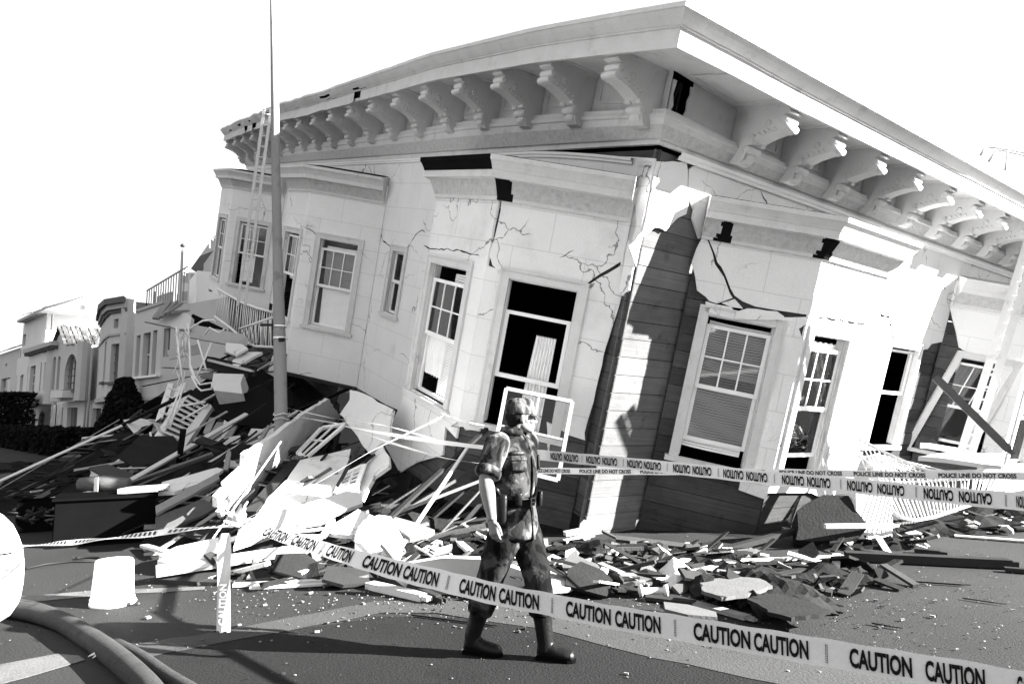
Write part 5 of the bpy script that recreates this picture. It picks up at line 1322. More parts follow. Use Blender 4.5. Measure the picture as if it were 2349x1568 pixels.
railing("fire_balcony_railing", "white balcony railing still hanging on the far left of the wreck", r19((590, 10, 19), (680, 60, 18.6), (770, 110, 18.2), (880, 150, 17.4), (990, 180, 16.8)), r19((570, 210, 19), (680, 290, 18.4), (760, 360, 18), (850, 425, 17.2), (990, 432, 16.5)), 26, r=.035, bal=.013)
railing("fire_balcony_railing", "short end railing of the hanging fire balcony", r19((745, 300, 16.2), (880, 255, 15.9), (990, 215, 15.7)), r19((800, 400, 16.2), (870, 428, 15.9), (990, 432, 15.7)), 7, r=.03, bal=.015)
railing("fallen_balcony_railing", "long fallen white balcony railing on the right side of the wreck", [rf(12, 600, 150, 9.8), rf(12, 780, 238, 9.6), rf(12, 920, 300, 9.4), rf(12, 1000, 330, 9.4), rf(12, 1100, 336, 9.5), rf(12, 1562, 325, 9.9)],
        [rf(12, 800, 570, 8.7), rf(12, 850, 605, 8.7), rf(12, 930, 620, 8.8), rf(12, 1040, 600, 9.0), rf(12, 1250, 530, 9.4), rf(12, 1420, 480, 9.8)], 34, r=.022, bal=.010)
railing("fallen_balcony_railing", "shorter inner white railing bent over behind the long fallen one", [rf(12, 590, 160, 10.2), rf(12, 560, 235, 10.2), rf(12, 640, 255, 10.1), rf(12, 730, 235, 10.0)], [rf(12, 640, 390, 10), rf(12, 800, 400, 9.8), rf(12, 980, 395, 9.7), rf(12, 1300, 372, 9.9)], 12, r=.02, bal=.009)
# fire stairs hanging at the far left
fs = empty("fire_stairs", "wrecked white fire stairs hanging down at the left end of the house", "fire stairs", (0, 0, 0))
def ladderpart(A, B, C_, D, n, nm="stair_tread"):
    A, B, C_, D = at(*A), at(*B), at(*C_), at(*D)
    for p, q in ((A, B), (C_, D)): m = MB(); m.bar(p, q, .05, .12, (C_ - A)); m.build("stringer", IRON, fs)
    for k in range(n):
        t = (k + .5) / n; m = MB(); m.bar(A.lerp(B, t), C_.lerp(D, t), .16, .02, (0, 0, 1)); m.build(nm, IRON, fs)
ladderpart(rf(19, 370, 760, 15), rf(19, 150, 1090, 13.8), rf(19, 530, 850, 15), rf(19, 300, 1150, 13.8), 10)
ladderpart(rf(19, 250, 700, 15.4), rf(19, 130, 1060, 14.2), rf(19, 320, 720, 15.4), rf(19, 180, 1090, 14.2), 6)
for seg in (((290, 290), (310, 500), (340, 700)), ((375, 260), (385, 430), (392, 590), (430, 680)), ((390, 560), (420, 640), (460, 705), (545, 690)), ((400, 640), (440, 720), (470, 748), (550, 735)), ((545, 400), (500, 510), (430, 660)), ((445, 380), (480, 500), (505, 600)),
            ((100, 1050), (120, 1190), (150, 1240), (215, 1225), (240, 1210)), ((90, 1085), (35, 1240), (20, 1300), (20, 1390), (40, 1425), (70, 1420)), ((20, 1245), (60, 1255), (100, 1260)), ((40, 1425), (90, 1330), (160, 1235)), ((90, 1425), (130, 1350), (190, 1270)), ((385, 300), (480, 240), (560, 235), (575, 250)), ((500, 340), (530, 290), (600, 330), (640, 300)),
            ((330, 960), (520, 850)), ((320, 860), (500, 830)), ((330, 700), (270, 860), (215, 1010)), ((350, 690), (300, 850), (240, 1020)), ((140, 1120), (230, 1130), (310, 1160)), ((550, 690), (548, 735))):
    m = MB(); m.tube([at(*rf(19, x, y, 14.6 - (y - 250) * .0012)) for x, y in seg], .021, 6); m.build("bent_rail", IRON, fs)
rnd = random.Random(9)
for k in range(26):
    x = rnd.uniform(290, 395); y = rnd.uniform(290, 700); m = MB(); m.tube([at(*rf(19, x, y, 14.5)), at(*rf(19, x + rnd.uniform(-40, 40), y + rnd.uniform(30, 90), 14.4))], .012, 5); m.build("bent_bar", IRON, fs)
for k in range(22):
    x = 30 + k * 3.3; m = MB(); m.tube([at(*rf(19, 90 + k * 2, 1090 + k * 4, 13.4)), at(*rf(19, 25 + k * 6, 1250 + (k % 7) * 10, 13.2))], .010, 5); m.build("bent_bar", IRON, fs)
# roof fragments above the fire stairs
slab3("roof_piece", "pale broken roof corner above the fire stairs", "roof piece", F_(19, (150, 230), (200, 190), (300, 170), (375, 190), (400, 215), (385, 300), (300, 300), (170, 245)), (rf(19, 150, 230, 15.6), rf(19, 385, 200, 15.4), rf(19, 385, 300, 15.2)), .1, WALL_A, seed=41)
for i, (a, b) in enumerate((((60, 240), (265, 285)), ((130, 225), (200, 130)), ((150, 228), (240, 110)), ((180, 215), (285, 110)), ((215, 190), (320, 120)), ((250, 180), (360, 170)))):
    board(("white gutter end sticking out left of the fire stairs", "first bare rafter above the broken roof corner", "second bare rafter above the broken roof corner", "third bare rafter above the broken roof corner", "fourth bare rafter above the broken roof corner", "flat lath on top of the broken roof corner")[i], rf(19, *a, 15.3), rf(19, *b, 15.6), .10 if i else .2, .06, WHITEWOOD if not i else RAWWOOD)
board("long white beam running from the fire stairs to the hanging balcony", rf(19, 385, 315, 15.4), rf(19, 775, 390, 15.9), .2, .30, WHITEWOOD)
board("black rafter resting above the long white beam", rf(19, 395, 215, 15.8), rf(19, 640, 330, 16.2), .16, .16, DARKROOM)
board("pale horizontal beam behind the fire stairs", rf(19, 230, 490, 15.6), rf(19, 460, 445, 15.9), .15, .22, WHITEWOOD)
board("dark rafter with pale edge in the hollow", rf(19, 520, 540, 15), rf(19, 840, 615, 14.6), .2, .25, OLDWOOD)
board("white edge strip on the dark rafter", rf(19, 520, 525, 14.8), rf(19, 840, 605, 14.4), .05, .05, WHITEWOOD)
slab3("white_duct", "white boxy duct jammed in the dark hollow left of the pole", "duct", F_(19, (560, 622), (780, 628), (755, 690), (770, 770), (560, 745), (548, 690)), (rf(19, 560, 622, 13.6), rf(19, 780, 628, 13.6), rf(19, 560, 745, 13.3)), .4, WHITEWOOD, amp=0)
slab3("roof_sheet", "large curled black roof sheet left of the pole", "roof sheet", F_(19, (540, 850), (600, 765), (770, 770), (860, 745), (930, 722), (1000, 790), (1000, 900), (985, 985), (930, 1020), (850, 1020), (700, 985), (610, 940)), (rf(19, 540, 850, 13.7), rf(19, 1000, 790, 13.2), rf(19, 850, 1020, 12.9)), .05, DARKROOM, seed=42, amp=.02)
slab3("ceiling_piece", "upper torn plaster ceiling piece under the hanging balcony", "slab", F_(19, (650, 400), (770, 410), (810, 440), (720, 490), (650, 465)), (rf(19, 650, 400, 15.4), rf(19, 810, 440, 15), rf(19, 720, 490, 14.8)), .05, PLASTER, seed=43)
slab3("ceiling_piece", "lower rolled plaster ceiling piece under the hanging balcony", "slab", F_(19, (695, 530), (730, 500), (810, 465), (915, 468), (850, 500), (740, 572), (700, 560)), (rf(19, 695, 530, 14.8), rf(19, 915, 468, 15.1), rf(19, 740, 572, 14.5)), .06, PLASTER, seed=44)
0 and slab3("house_end_wall", "broken dark-edged wall corner behind the fire stairs", "wall piece", F_(19, (180, 580), (240, 430), (300, 480), (300, 690), (230, 640)), (rf(19, 180, 580, 16), rf(19, 300, 480, 16), rf(19, 300, 690, 15.8)), .1, WALL_B, seed=45, amp=.05)
slab3("torn_wall_strip", "ragged stucco strip below the far left bay by the pole", "slab", F_(20, (778, 5), (800, 90), (808, 148), (778, 150)), (rf(20, 778, 5, 14), rf(20, 808, 148, 13.8), rf(20, 770, 150, 13.8)), .05, DARKROOM, seed=46)
slab3("crumpled_sheeting", "pale crumpled sheeting at the left of the pole foot", "sheet", F_(20, (450, 335), (545, 340), (640, 300), (640, 390), (500, 470), (380, 560), (400, 430)), (rf(20, 450, 335, 12.6), rf(20, 640, 300, 12.4), rf(20, 400, 560, 11.9)), .04, WHITEWOOD, seed=47, amp=.04)
# black lattice lying from the yucca to the fire stairs
e = empty("fallen_lattice", "long black lattice ladder leaning from the street to the fire stairs", "lattice", (0, 0, 0))
A0, A1 = at(*rf(18, 545, 1568, 19.5)), at(*rf(18, 1395, 935, 16.5)); B0, B1 = at(*rf(18, 600, 1575, 19.3)), at(*rf(18, 1395, 1040, 16.3))
for p, q in ((A0, A1), (B0, B1)): m = MB(); m.bar(p, q, .06, .07); m.build("rail", DARKIRON, e)
for k in range(26):
    t = k / 26; m = MB(); m.bar(A0.lerp(A1, t), B0.lerp(B1, t + .04), .03, .05); m.build("rung", DARKIRON, e)

# ---- black cabinet and what lies on and beside it
CAB = mat("cabinet_black", 0.003, .9, .3, 3, .1, 50, .0)
def gy(x, y, z=0): return gnd(x, y, z)
a, b = gy(118, 1258), gy(352, 1240); d = (b - a); yaw = math.atan2(d.y, d.x); hgt = at(352, 1133, b.y).z; e = empty("black_cabinet", "big black cabinet lying on its side on the left street", "cabinet", tuple(a)); e.rotation_euler.z = yaw
Lc = d.length
m = MB(); m.box((Lc / 2, .35, hgt / 2), (Lc, .7, hgt - .06)); m.build("body", CAB, e, bevel=.01)
m = MB(); m.box((Lc / 2, .34, hgt - .015), (Lc + .06, .78, .03)); m.build("top_panel", CAB, e, bevel=.005)
m = MB(); m.box((Lc / 2 - .02, .33, .012), (Lc + .05, .72, .024)); m.build("base_panel", CAB, e)
c0 = gy(42, 1222); e = empty("scrap_crate", "dark open crate of scrap beside the black cabinet", "crate", tuple(c0)); e.rotation_euler.z = yaw
hh2 = at(45, 1152, c0.y).z
for (c, s_) in (((.35, 0, hh2 / 2), (.78, .03, hh2)), ((.35, .5, hh2 / 2), (.78, .03, hh2)), ((-.03, .25, hh2 / 2), (.03, .5, hh2)), ((.73, .25, hh2 / 2), (.03, .5, hh2))):
    m = MB(); m.box(c, s_); m.build("side", CAB, e)
m = MB(); rnd = random.Random(3)
for k in range(34):
    p = Vector((rnd.uniform(.0, .7), -.03 + rnd.uniform(0, .03), rnd.uniform(.05, hh2))); m.cur = rnd.choice((0, 0, 1)); m.tube([p, p + Vector((rnd.uniform(-.12, .12), -.02, rnd.uniform(-.1, .1))), p + Vector((rnd.uniform(-.2, .2), 0, rnd.uniform(-.1, .1)))], rnd.uniform(.008, .03), 6)
m.build("scrap", [DARKIRON, GREYBIT], e)
e = empty("wooden_tub", "round grey wooden tub end lying on the black cabinet", "tub", tuple(at(238, 1125, b.y + .5)))
m = MB(); hw = (at(292, 1130, b.y + .5) - at(175, 1130, b.y + .5)).length / 2
m.tube([(-hw, 0, .09), (-hw * .96, 0, .09), (0, 0, .10), (hw * .96, 0, .09), (hw, 0, .09)], [.05, .085, .115, .085, .05], 20); m.build("body", GREYBIT, e)
m = MB(); m.bar((-.02, -.15, .0), (-.02, -.15, .2), .05, .02, (0, 1, 0)); m.build("strap", RAWWOOD, e)
board("white painted shelf laid across the cabinet's right end", rf(2, 675, 515, b.y + .2), rf(2, 885, 500, b.y + .2), .32, .07, WHITEWOOD)
for i, (lb, q, mt) in enumerate((("torn white paper sheet behind the black cabinet", ((495, 400), (520, 390), (570, 405), (590, 430), (640, 425), (740, 402), (700, 430), (640, 445), (540, 445), (500, 440)), WHITEWOOD), ("dark mat lying on the far street behind the scrap crate", ((0, 360), (70, 380), (180, 410), (150, 440), (60, 445), (0, 420)), TARPAPER))):
    Q = Z(2, *q); Yq = gnd(*Q[5]).y if i else 11.5; slab3("torn_sheet", lb, "sheet", Q, ((Q[0][0], Q[0][1], Yq + 1.2), (Q[3][0], Q[3][1], Yq + .9), (Q[-1][0], Q[-1][1], Yq)), .03, mt, seed=50 + i, amp=.03)
pts = [gnd(x, y, .03) for x, y in Z(2, (0, 455), (60, 455), (110, 470), (170, 492))]; m = MB(); m.tube(pts, .035, 6); tag(m.build("white_pipe", WHITEWOOD), "bent white pipe lying on the far left street", "pipe")
pts = [gnd(x, y, .03) for x, y in Z(2, (0, 565), (90, 558), (180, 535), (260, 530))]; m = MB(); m.tube(pts, .035, 6); tag(m.build("grey_pipe", GREYBIT), "thin grey pipe lying just beyond the scrap crate", "pipe")

# ---- bucket
BUCK = mat("white_plastic", .82, .35, .03, 3, 0, 50, .4)
p = gnd(257, 1384); e = empty("bucket", "white plastic bucket standing upside down on the street", "bucket", tuple(p)); Yb = p.y
hb = at(265, 1283, Yb).z; r0 = (at(305, 1380, Yb) - at(216, 1380, Yb)).length / 2; r1 = (at(307, 1290, Yb) - at(229, 1290, Yb)).length / 2
m = MB(); m.tube([(0, 0, .0), (0, 0, .03), (0, 0, .031), (0, 0, .06), (0, 0, hb * .98), (0, 0, hb)], [r0 * 1.04, r0 * 1.04, r0, r0 * .985, r1, r1 * .96], 40); m.build("body", BUCK, e)
m = MB(); m.tube([(0, 0, .045), (0, 0, .058)], r0 * 1.03, 40); m.build("rim", BUCK, e)
m = MB(); m.tube([(r0 * math.cos(t) * 1.06, r0 * math.sin(t) * 1.02, .05 - .03 * math.sin((t + 1.5) * 1.05)) for t in [-1.5 + k * .15 for k in range(21)]], .006, 6); m.build("handle", IRON, e)
m = MB(); m.tube([(r0 * .98, -.05, .045), (r0 * 1.2, -.05, .04), (r0 * 1.3, -.03, .055)], [.02, .035, .02], 8); m.build("spout_flap", BUCK, e)

# ---- hoses
HOSE = mat("canvas_hose", .042, .9, .3, 10, .8, 160, .05, stain=.5, stain_scale=9, grain=.3)
def hose(label, pts, r, wob=0, material=HOSE):
    m = MB(); P = [gnd(x, y, r * .9) for x, y in pts]; Q = []
    for i in range(len(P) - 1):
        p0, p1, p2, p3 = P[max(0, i - 1)], P[i], P[i + 1], P[min(len(P) - 1, i + 2)]
        for k in range(8):
            t = k / 8; Q.append(.5 * ((2 * p1) + (p2 - p0) * t + (2 * p0 - 5 * p1 + 4 * p2 - p3) * t * t + (3 * p1 - p0 - 3 * p2 + p3) * t ** 3))
    Q.append(P[-1]); m.tube(Q, r, 18); return tag(m.build("fire_hose", material), label, "hose", "fire hoses at the lower left")
hose("thick grey fire hose curving out of the lower left corner", [(-120, 1385), (-20, 1392), (60, 1402), (140, 1425), (215, 1470), (270, 1510), (330, 1566), (370, 1620)], .072)
hose("thinner hose curving beside the thick fire hose", [(-60, 1370), (40, 1384), (110, 1402), (180, 1440), (260, 1475), (320, 1506), (380, 1548), (450, 1590)], .045)
m = MB()
c = gnd(229, 1505, .03)
for k in range(7): m.tube([c, c + Vector((.03 * math.cos(k), .03 * math.sin(k), .03)), c + Vector((.07 * math.cos(k * .9), .06 * math.sin(k * .9), .01))], [.008, .012, .003], 5)
tag(m.build("knotted_rag", CLOTH), "small knotted white rag beside the thick hose", "rag")
pts = [gnd(x, y, .015) for x, y in Z(2, (140, 940), (250, 915), (400, 900), (500, 900), (545, 890), (540, 880), (470, 878), (415, 882), (430, 893), (500, 895))]
m = MB(); m.tube(pts, .012, 6); tag(m.build("black_cable", DARKIRON), "thin black cable looped on the street above the bucket", "cable")

# ---- white vehicle corner at the left edge
FEND = mat("white_gloss_paint", .8, .25, .02, 3, 0, 50, .5)
Nv = Vector((.82, -.57, 0)).normalized(); Wv = Vector((-.57, -.82, 0)).normalized(); Cv = Vector((-3.22, 4.78, .02))
cm4 = Matrix((Nv, -Wv, Vector((0, 0, 1)))).transposed().to_4x4(); cm4.translation = Cv
e = empty("parked_car", "white rounded car corner reaching in at the left edge beside the hoses", "car", mat4=cm4)
prof = [(-.14, .22), (-.03, .32), (0, .45), (-.005, .60), (-.06, .72), (-.14, .80), (-.26, .88), (-.45, .94), (-1.15, 1.02), (-1.75, 1.40), (-2.2, 1.45), (-3.0, 1.43), (-3.6, 1.06), (-4.2, .98), (-4.35, .7), (-4.35, .4), (-4.2, .22), (-2.2, .20)]
m = MB(); rows = []
for t, ins in ((-.0, .42), (-.05, .24), (-.16, .08), (-.34, .0), (-.85, -.03), (-1.36, 0), (-1.54, .08), (-1.65, .24), (-1.70, .42)):
    r_ = []
    for x, z in prof:
        k = ins * (.55 if z < .95 else .9); cxp = -2.15; xx = x + (cxp - x) * k * .16 - (ins * .35 if x > -.5 else 0); zz = z - (z - .6) * ins * .35
        r_.append(Vector((xx, t * -1 * -1 + 0.0, zz)))
    rows.append(r_)
m.grid(rows, True, close_u=True)
for r_ in (rows[0], rows[-1]): m.poly([r_], (0, 1 if r_ is rows[0] else -1, 0), .004)
m.build("body", FEND, e)
for x in (-.85, -3.5):
    for y in (-.12, -1.58): m = MB(); m.tube([(x, y - .09, .21), (x, y - .085, .21), (x, y + .085, .21), (x, y + .09, .21)], [.26, .31, .31, .26], 24); m.build("wheel", CAB, e)
for y in (-.30, -1.40): m = MB(); ellipsoid_c = Vector((.0, y, .66)); m.box(ellipsoid_c, (.05, .30, .13)); m.build("headlight", GLASS, e, bevel=.02)
m = MB(); m.box((.02, -.85, .42), (.07, 1.1, .12)); m.build("bumper", CAB, e, bevel=.02)
m = MB(); m.face([(-1.22, -.25, 1.06), (-1.22, -1.45, 1.06), (-1.74, -1.36, 1.41), (-1.74, -.34, 1.41)]); m.build("windscreen", CAB, e)
# ================================================================ barrier tapes
TAPEM = mat("barrier_tape", .62, .45, .06, 5, .05, 40, .35)
INK = mat("tape_ink", .008, .7, .2, 20, 0, 40, .08)
def text_geom(s, bold=.036, sx_=1.0):
    """filled letters as triangles: list of (verts2d, faces), width"""
    cu = bpy.data.curves.new("t", 'FONT'); cu.body = s; cu.size = 1.0; cu.offset = bold; cu.resolution_u = 3; cu.fill_mode = 'FRONT'
    o = bpy.data.objects.new("t", cu); col.objects.link(o); dg = bpy.context.evaluated_depsgraph_get(); me = bpy.data.meshes.new_from_object(o.evaluated_get(dg))
    V = [(v.co.x * sx_, v.co.y) for v in me.vertices]; Fc = [tuple(p.vertices) for p in me.polygons]
    bpy.data.objects.remove(o); bpy.data.curves.remove(cu); bpy.data.meshes.remove(me)
    x0 = min(v[0] for v in V); x1 = max(v[0] for v in V); y0 = min(v[1] for v in V); y1 = max(v[1] for v in V)
    return [((x - x0), (y - y0) / (y1 - y0)) for x, y in V], Fc, x1 - x0
class Path:
    def __init__(s, P, roll=lambda t: 0.0, flip=False):
        s.P = [Vector(p) for p in P]; s.acc = [0]
        for a, b in zip(s.P, s.P[1:]): s.acc.append(s.acc[-1] + (b - a).length)
        s.L = s.acc[-1]; s.roll = roll; s.flip = flip
    def at(s, d):
        d = max(0, min(s.L, d))
        for i in range(len(s.P) - 1):
            if d <= s.acc[i + 1] or i == len(s.P) - 2:
                t = (d - s.acc[i]) / max(1e-9, s.acc[i + 1] - s.acc[i]); p = s.P[i].lerp(s.P[i + 1], t); tg = (s.P[min(i + 2, len(s.P) - 1)] - s.P[max(0, i - 1)]).normalized(); break
        v = (p - CAM).normalized(); up_ = Vector((0, 0, 1)); up_ = (up_ - tg * up_.dot(tg)).normalized(); q = Matrix.Rotation(s.roll(d / s.L), 3, tg) @ up_
        n = tg.cross(q).normalized()
        return p, tg, q, n
def smoothp(ctrl, n=14):
    Q = []
    for i in range(len(ctrl) - 1):
        p0, p1, p2, p3 = ctrl[max(0, i - 1)], ctrl[i], ctrl[i + 1], ctrl[min(len(ctrl) - 1, i + 2)]
        for k in range(n):
            t = k / n; Q.append(.5 * ((2 * p1) + (p2 - p0) * t + (2 * p0 - 5 * p1 + 4 * p2 - p3) * t * t + (3 * p1 - p0 - 3 * p2 + p3) * t ** 3))
    Q.append(ctrl[-1]); return Q
def tape(label, pts, width, roll=lambda t: 0.0, curl=.03, name="barrier_tape", n=14, wfun=None):
    ctrl = [at(*p) for p in pts]; pa = Path(smoothp(ctrl, n), roll); m = MB(); rows = []; N_ = len(pa.P) * 2
    for i in range(N_ + 1):
        p, tg, q, nn = pa.at(pa.L * i / N_); w_ = width * (wfun(i / N_) if wfun else 1)
        rows.append([p + q * w_ * k / 4 + nn * w_ * curl * (abs(k) / 4 * .5) * math.sin(i * .13 + k) + q * .0012 * math.sin(i * .31) for k in (-2, -1, 0, 1, 2)])
    m.grid(rows, True, uvf=lambda a, b: (a * .05, b * .25)); c = tuple(ctrl[0])
    o = m.build(name, TAPEM, None, label, origin=c); tag(o, label, "barrier tape"); o['_w'] = width; del o['_w']
    return o, pa, Vector(c), width
def letter(o, pa, c, width, items, upside=False, frac=.68, side=1, curl=.12):
    """items: (text, start distance, length) written along the tape"""
    m = MB()
    for txt, d0, ln in items:
        if txt == '#':      # the little printed emblem between the words
            cells = [(x, y) for x in range(1, 4) for y in range(1, 11) if (x * 5 + y * 3) % 3 != 0]
            for x, y in cells:
                a0, a1 = d0 + ln * x / 5, d0 + ln * (x + .55) / 5; y0, y1 = y / 12, (y + .7) / 12
                quad(m, pa, a0, a1, y0, y1, width, .8, upside, c, side)
            continue
        V, Fc, w_ = text_geom(txt); i0 = len(m.v)
        for x, y in V:
            d = d0 + x / w_ * ln
            m.v.append(tp(pa, d, y - .5, width * frac, upside, side) - c)
        for f in Fc: m.f.append(tuple(i0 + k for k in f)); m.uv.append([(0, 0)] * len(f)); m.sm.append(False); m.mi.append(0)
    lo = m.build("lettering", INK, o)
    return lo
def tp(pa, d, y, h, upside, side):
    if upside: d, y = d, -y
    p, tg, q, nn = pa.at(d); 
    return p + q * h * y + nn * side * .0035
def quad(m, pa, a0, a1, y0, y1, width, fr, upside, c, side):
    P = [tp(pa, a, y - .5, width * fr, upside, side) - c for a, y in ((a0, y0), (a1, y0), (a1, y1), (a0, y1))]; m.face(P)
def s_at_x(pa, X):
    """distance along the path where its image column is X"""
    best = (1e9, 0)
    for i in range(601):
        d = pa.L * i / 600; p = pa.at(d)[0] - CAM; Zc = p.y * math.cos(PITCH) + p.z * math.sin(PITCH); x = CX + FPX * p.x / Zc
        best = min(best, (abs(x - X), d))
    return best[1]
# nearest tape: from the knot towards the lower right
def Y1(x):
    # x = (1028 + 130.5 n) / (1 - .0842 n)
    n_ = (x - 1028) / (130.5 + .0842 * x); return 2.62 * (1 - .0842 * n_)
T1 = [(562, 1205), (640, 1228), (735, 1256), (830, 1284), (930, 1311), (1030, 1335), (1150, 1364), (1268, 1387), (1400, 1414), (1555, 1439), (1720, 1467), (1898, 1497), (2080, 1528), (2250, 1556), (2420, 1590)]
def roll1(t): return -1.0 * max(0, 1 - t / .5) ** .8
o, pa, c, w_ = tape("nearest white caution tape crossing in front of the soldier's legs", [(x, y, Y1(x)) for x, y in T1], .076, roll1, wfun=lambda t: .55 + .45 * min(1, t / .3))
items = []
marks = [(735, 815), None]
for a, b in ((608, 662), (672, 726), (752, 808), (835, 920), (928, 1006), (1055, 1137), (1146, 1236), (1298, 1402), (1410, 1516), (1590, 1722), (1728, 1856), (1950, 2092), (2120, 2262), (2330, 2420)):
    d0, d1 = s_at_x(pa, a), s_at_x(pa, b)
    if b <= 2349 or a < 2349: items.append(("CAUTION", d0, d1 - d0))
for x in (735, 1024, 1262, 1545, 1892): items.append(('#', s_at_x(pa, x), s_at_x(pa, x + 14) - s_at_x(pa, x)))
letter(o, pa, c, w_, items)
# far caution tape (printed side upside down)
def Y2(x):
    n_ = (x - 1334) / (16.8 + .0528 * x); return 5.0 * (1 - .0528 * n_)
T2 = [(1180, 1038), (1250, 1044), (1334, 1052), (1429, 1061), (1529, 1071), (1645, 1083), (1775, 1097), (1925, 1110), (2097, 1128), (2303, 1147), (2420, 1158)]
o, pa, c, w_ = tape("upper caution tape with upside-down words stretched right of the soldier", [(x, y, Y2(x)) for x, y in T2], .078)
items = []
def f10(x): return Z(10, (x, 0))[0][0]
def f12(x): return Z(12, (x, 0))[0][0]
wd = [(f10(a), f10(b)) for a, b in ((85, 170), (180, 285), (343, 445), (460, 570), (640, 752), (765, 890), (973, 1102), (1118, 1253), (1343, 1490), (1508, 1660), (1765, 1925))] + [(f12(a), f12(b)) for a, b in ((157, 285), (305, 440), (538, 687), (712, 866), (983, 1155), (1185, 1378), (1518, 1620))]
for a, b in wd:
    d0, d1 = s_at_x(pa, a), s_at_x(pa, b); items.append(("CAUTION", d1, d0 - d1))
for x in (1334, 1429, 1529, 1645, 1775, 1925, 2097, 2303): items.append(('#', s_at_x(pa, x), .02))
letter(o, pa, c, w_, items, upside=True)
# police line tape behind
def Y3(x):
    n_ = (x - 1328) / (89.9 + .0348 * x); return 6.9 * (1 - .0348 * n_)
T3 = [(1190, 1078), (1328, 1080), (1460, 1081), (1600, 1081), (1760, 1082), (1925, 1085), (2097, 1089), (2250, 1090), (2420, 1093)]
o, pa, c, w_ = tape("police line tape hanging just behind the upper caution tape", [(x, y, Y3(x)) for x, y in T3], .062)
items = []
for a, b in ((1225, 1308), (1330, 1448), (1469, 1596), (1622, 1755), (1787, 1931), (1959, 2122), (2152, 2332)):
    d0, d1 = s_at_x(pa, a), s_at_x(pa, b); items.append(("POLICE LINE DO NOT CROSS", d0, d1 - d0))
letter(o, pa, c, w_, items, frac=.6)
# twisted lengths
twist = lambda a, b: (lambda t: a + b * t + .5 * math.sin(t * 9))
tape("twisted upper tape running from the street pole to the soldier", [(659, 948, 11.05), (720, 962, 10.4), (860, 990, 9.0), (1000, 1012, 7.6), (1110, 1026, 6.3), (1200, 1040, 5.45)], .07, twist(1.2, -1.0), wfun=lambda t: .5 + .5 * t)
tape("twisted lower tape running from the street pole past the soldier's elbow", [(640, 952, 11.02), (760, 968, 10.3), (860, 1003, 9.2), (1000, 1045, 7.9), (1100, 1062, 6.9), (1210, 1076, 6.2)], .06, twist(1.3, -.4), wfun=lambda t: .5 + .3 * t)
tape("thin second strand of tape tied to the street pole", [(659, 935, 11.05), (760, 958, 10.2), (880, 975, 9.2), (1000, 1008, 7.8)], .03, twist(1.2, .4))
o, pa, c, w_ = tape("thin twisted tape rising from the knot to the left front bay", [(560, 1192, 3.3), (640, 1152, 3.6), (740, 1100, 4.1), (860, 1030, 5.2), (960, 982, 6.6), (1015, 955, 8.7)], .05, lambda t: 1.02 - .3 * t, wfun=lambda t: .45 + .75 * t)
letter(o, pa, c, w_, [("POLICE LINE DO NOT CROSS", pa.L * .03, pa.L * .07)], frac=.25)
tape("loose string of tape from the bay corner to the window", [(1010, 945, 8.75), (1050, 962, 8.5), (1110, 975, 8.4)], .03, twist(1, .5))
o, pa, c, w_ = tape("twisted tape running from the knot to the left edge", [(540, 1204, 3.2), (440, 1213, 3.5), (330, 1225, 3.9), (200, 1240, 4.5), (100, 1248, 5.0), (-40, 1262, 5.9)], .035, lambda t: .9 + .4 * math.sin(t * 20), curl=.4)
m = MB()
for k in range(60):
    d = pa.L * (.04 + .94 * k / 60)
    if k % 11 in (9, 10): continue
    quad(m, pa, d, d + pa.L * .007, .1, .9, w_, .75, False, c, -1)
m.build("lettering", INK, o)
# the hanging end, folded double, and the knot it hangs from
Yk = 3.15
tp_ = [(518, 1222, Yk), (517, 1260, Yk), (516, 1320, Yk - .01), (514, 1380, Yk), (513, 1425, Yk), (513, 1447, Yk)]
ctrl = [at(*p) for p in tp_]; pa = Path(smoothp(ctrl, 8)); m = MB(); rows = []
w0 = (at(531, 1300, Yk) - at(500, 1300, Yk)).length
for i in range(41):
    t = i / 40; p = pa.at(pa.L * t)[0]; ww = w0 * (.72 + .28 * min(1, t * 5)) * (1 + .03 * math.sin(t * 9)); rows.append([p + Vector((ww * k / 6, .006 * math.sin(k * .9 + t * 5) - .006, (0.006 * math.sin(k * 2) if i == 40 else 0) + (-.008 if (i == 0 and abs(k) == 3) else 0))) for k in range(-3, 4)])
m.grid(rows, True)
o = m.build("hanging_tape", TAPEM, None, origin=tuple(ctrl[0])); tag(o, "loose white tape end hanging straight down from the knot", "barrier tape")
m = MB(); V, Fc, w2 = text_geom("CAUTION"); i0 = len(m.v); L_ = pa.L
FAINT = mat("faint_ink", .5, .6, .2, 20, 0, 40, .3)
for x, y in V: d = L_ * (.93 - .42 * x / w2); p = pa.at(d)[0]; m.v.append(p + Vector((-(y - .5) * w0 * .55, -.016, 0)) - ctrl[0])
for f in Fc: m.f.append(tuple(i0 + k for k in f)); m.uv.append([(0, 0)] * len(f)); m.sm.append(False); m.mi.append(0)
m.build("lettering", FAINT, o)
rnd = random.Random(12); m = MB(); kc = at(548, 1192, 3.22)
for k in range(16):
    a = rnd.uniform(0, 6.283); r1 = rnd.uniform(.03, .07); P0 = kc + Vector((rnd.uniform(-.02, .02), rnd.uniform(-.02, .02), rnd.uniform(-.02, .02))); d = Vector((math.cos(a), rnd.uniform(-.4, .4), math.sin(a) * .8 + .2))
    s_ = Vector((-math.sin(a), .2, math.cos(a))) * rnd.uniform(.006, .014); rows = [[P0 + d * r1 * t + s_ * (1 - .3 * t) + Vector((0, .01 * math.sin(t * 5 + k), 0)), P0 + d * r1 * t - s_ * (1 - .5 * t)] for t in (0, .3, .6, .9, 1.2)]
    m.grid(rows, True)
for k in range(3): m.tube([kc + Vector((.022 * math.cos(t), .018 * math.sin(t * 1.1 + k), .024 * math.sin(t + k))) for t in [j * .5 for j in range(13)]], .008, 7)
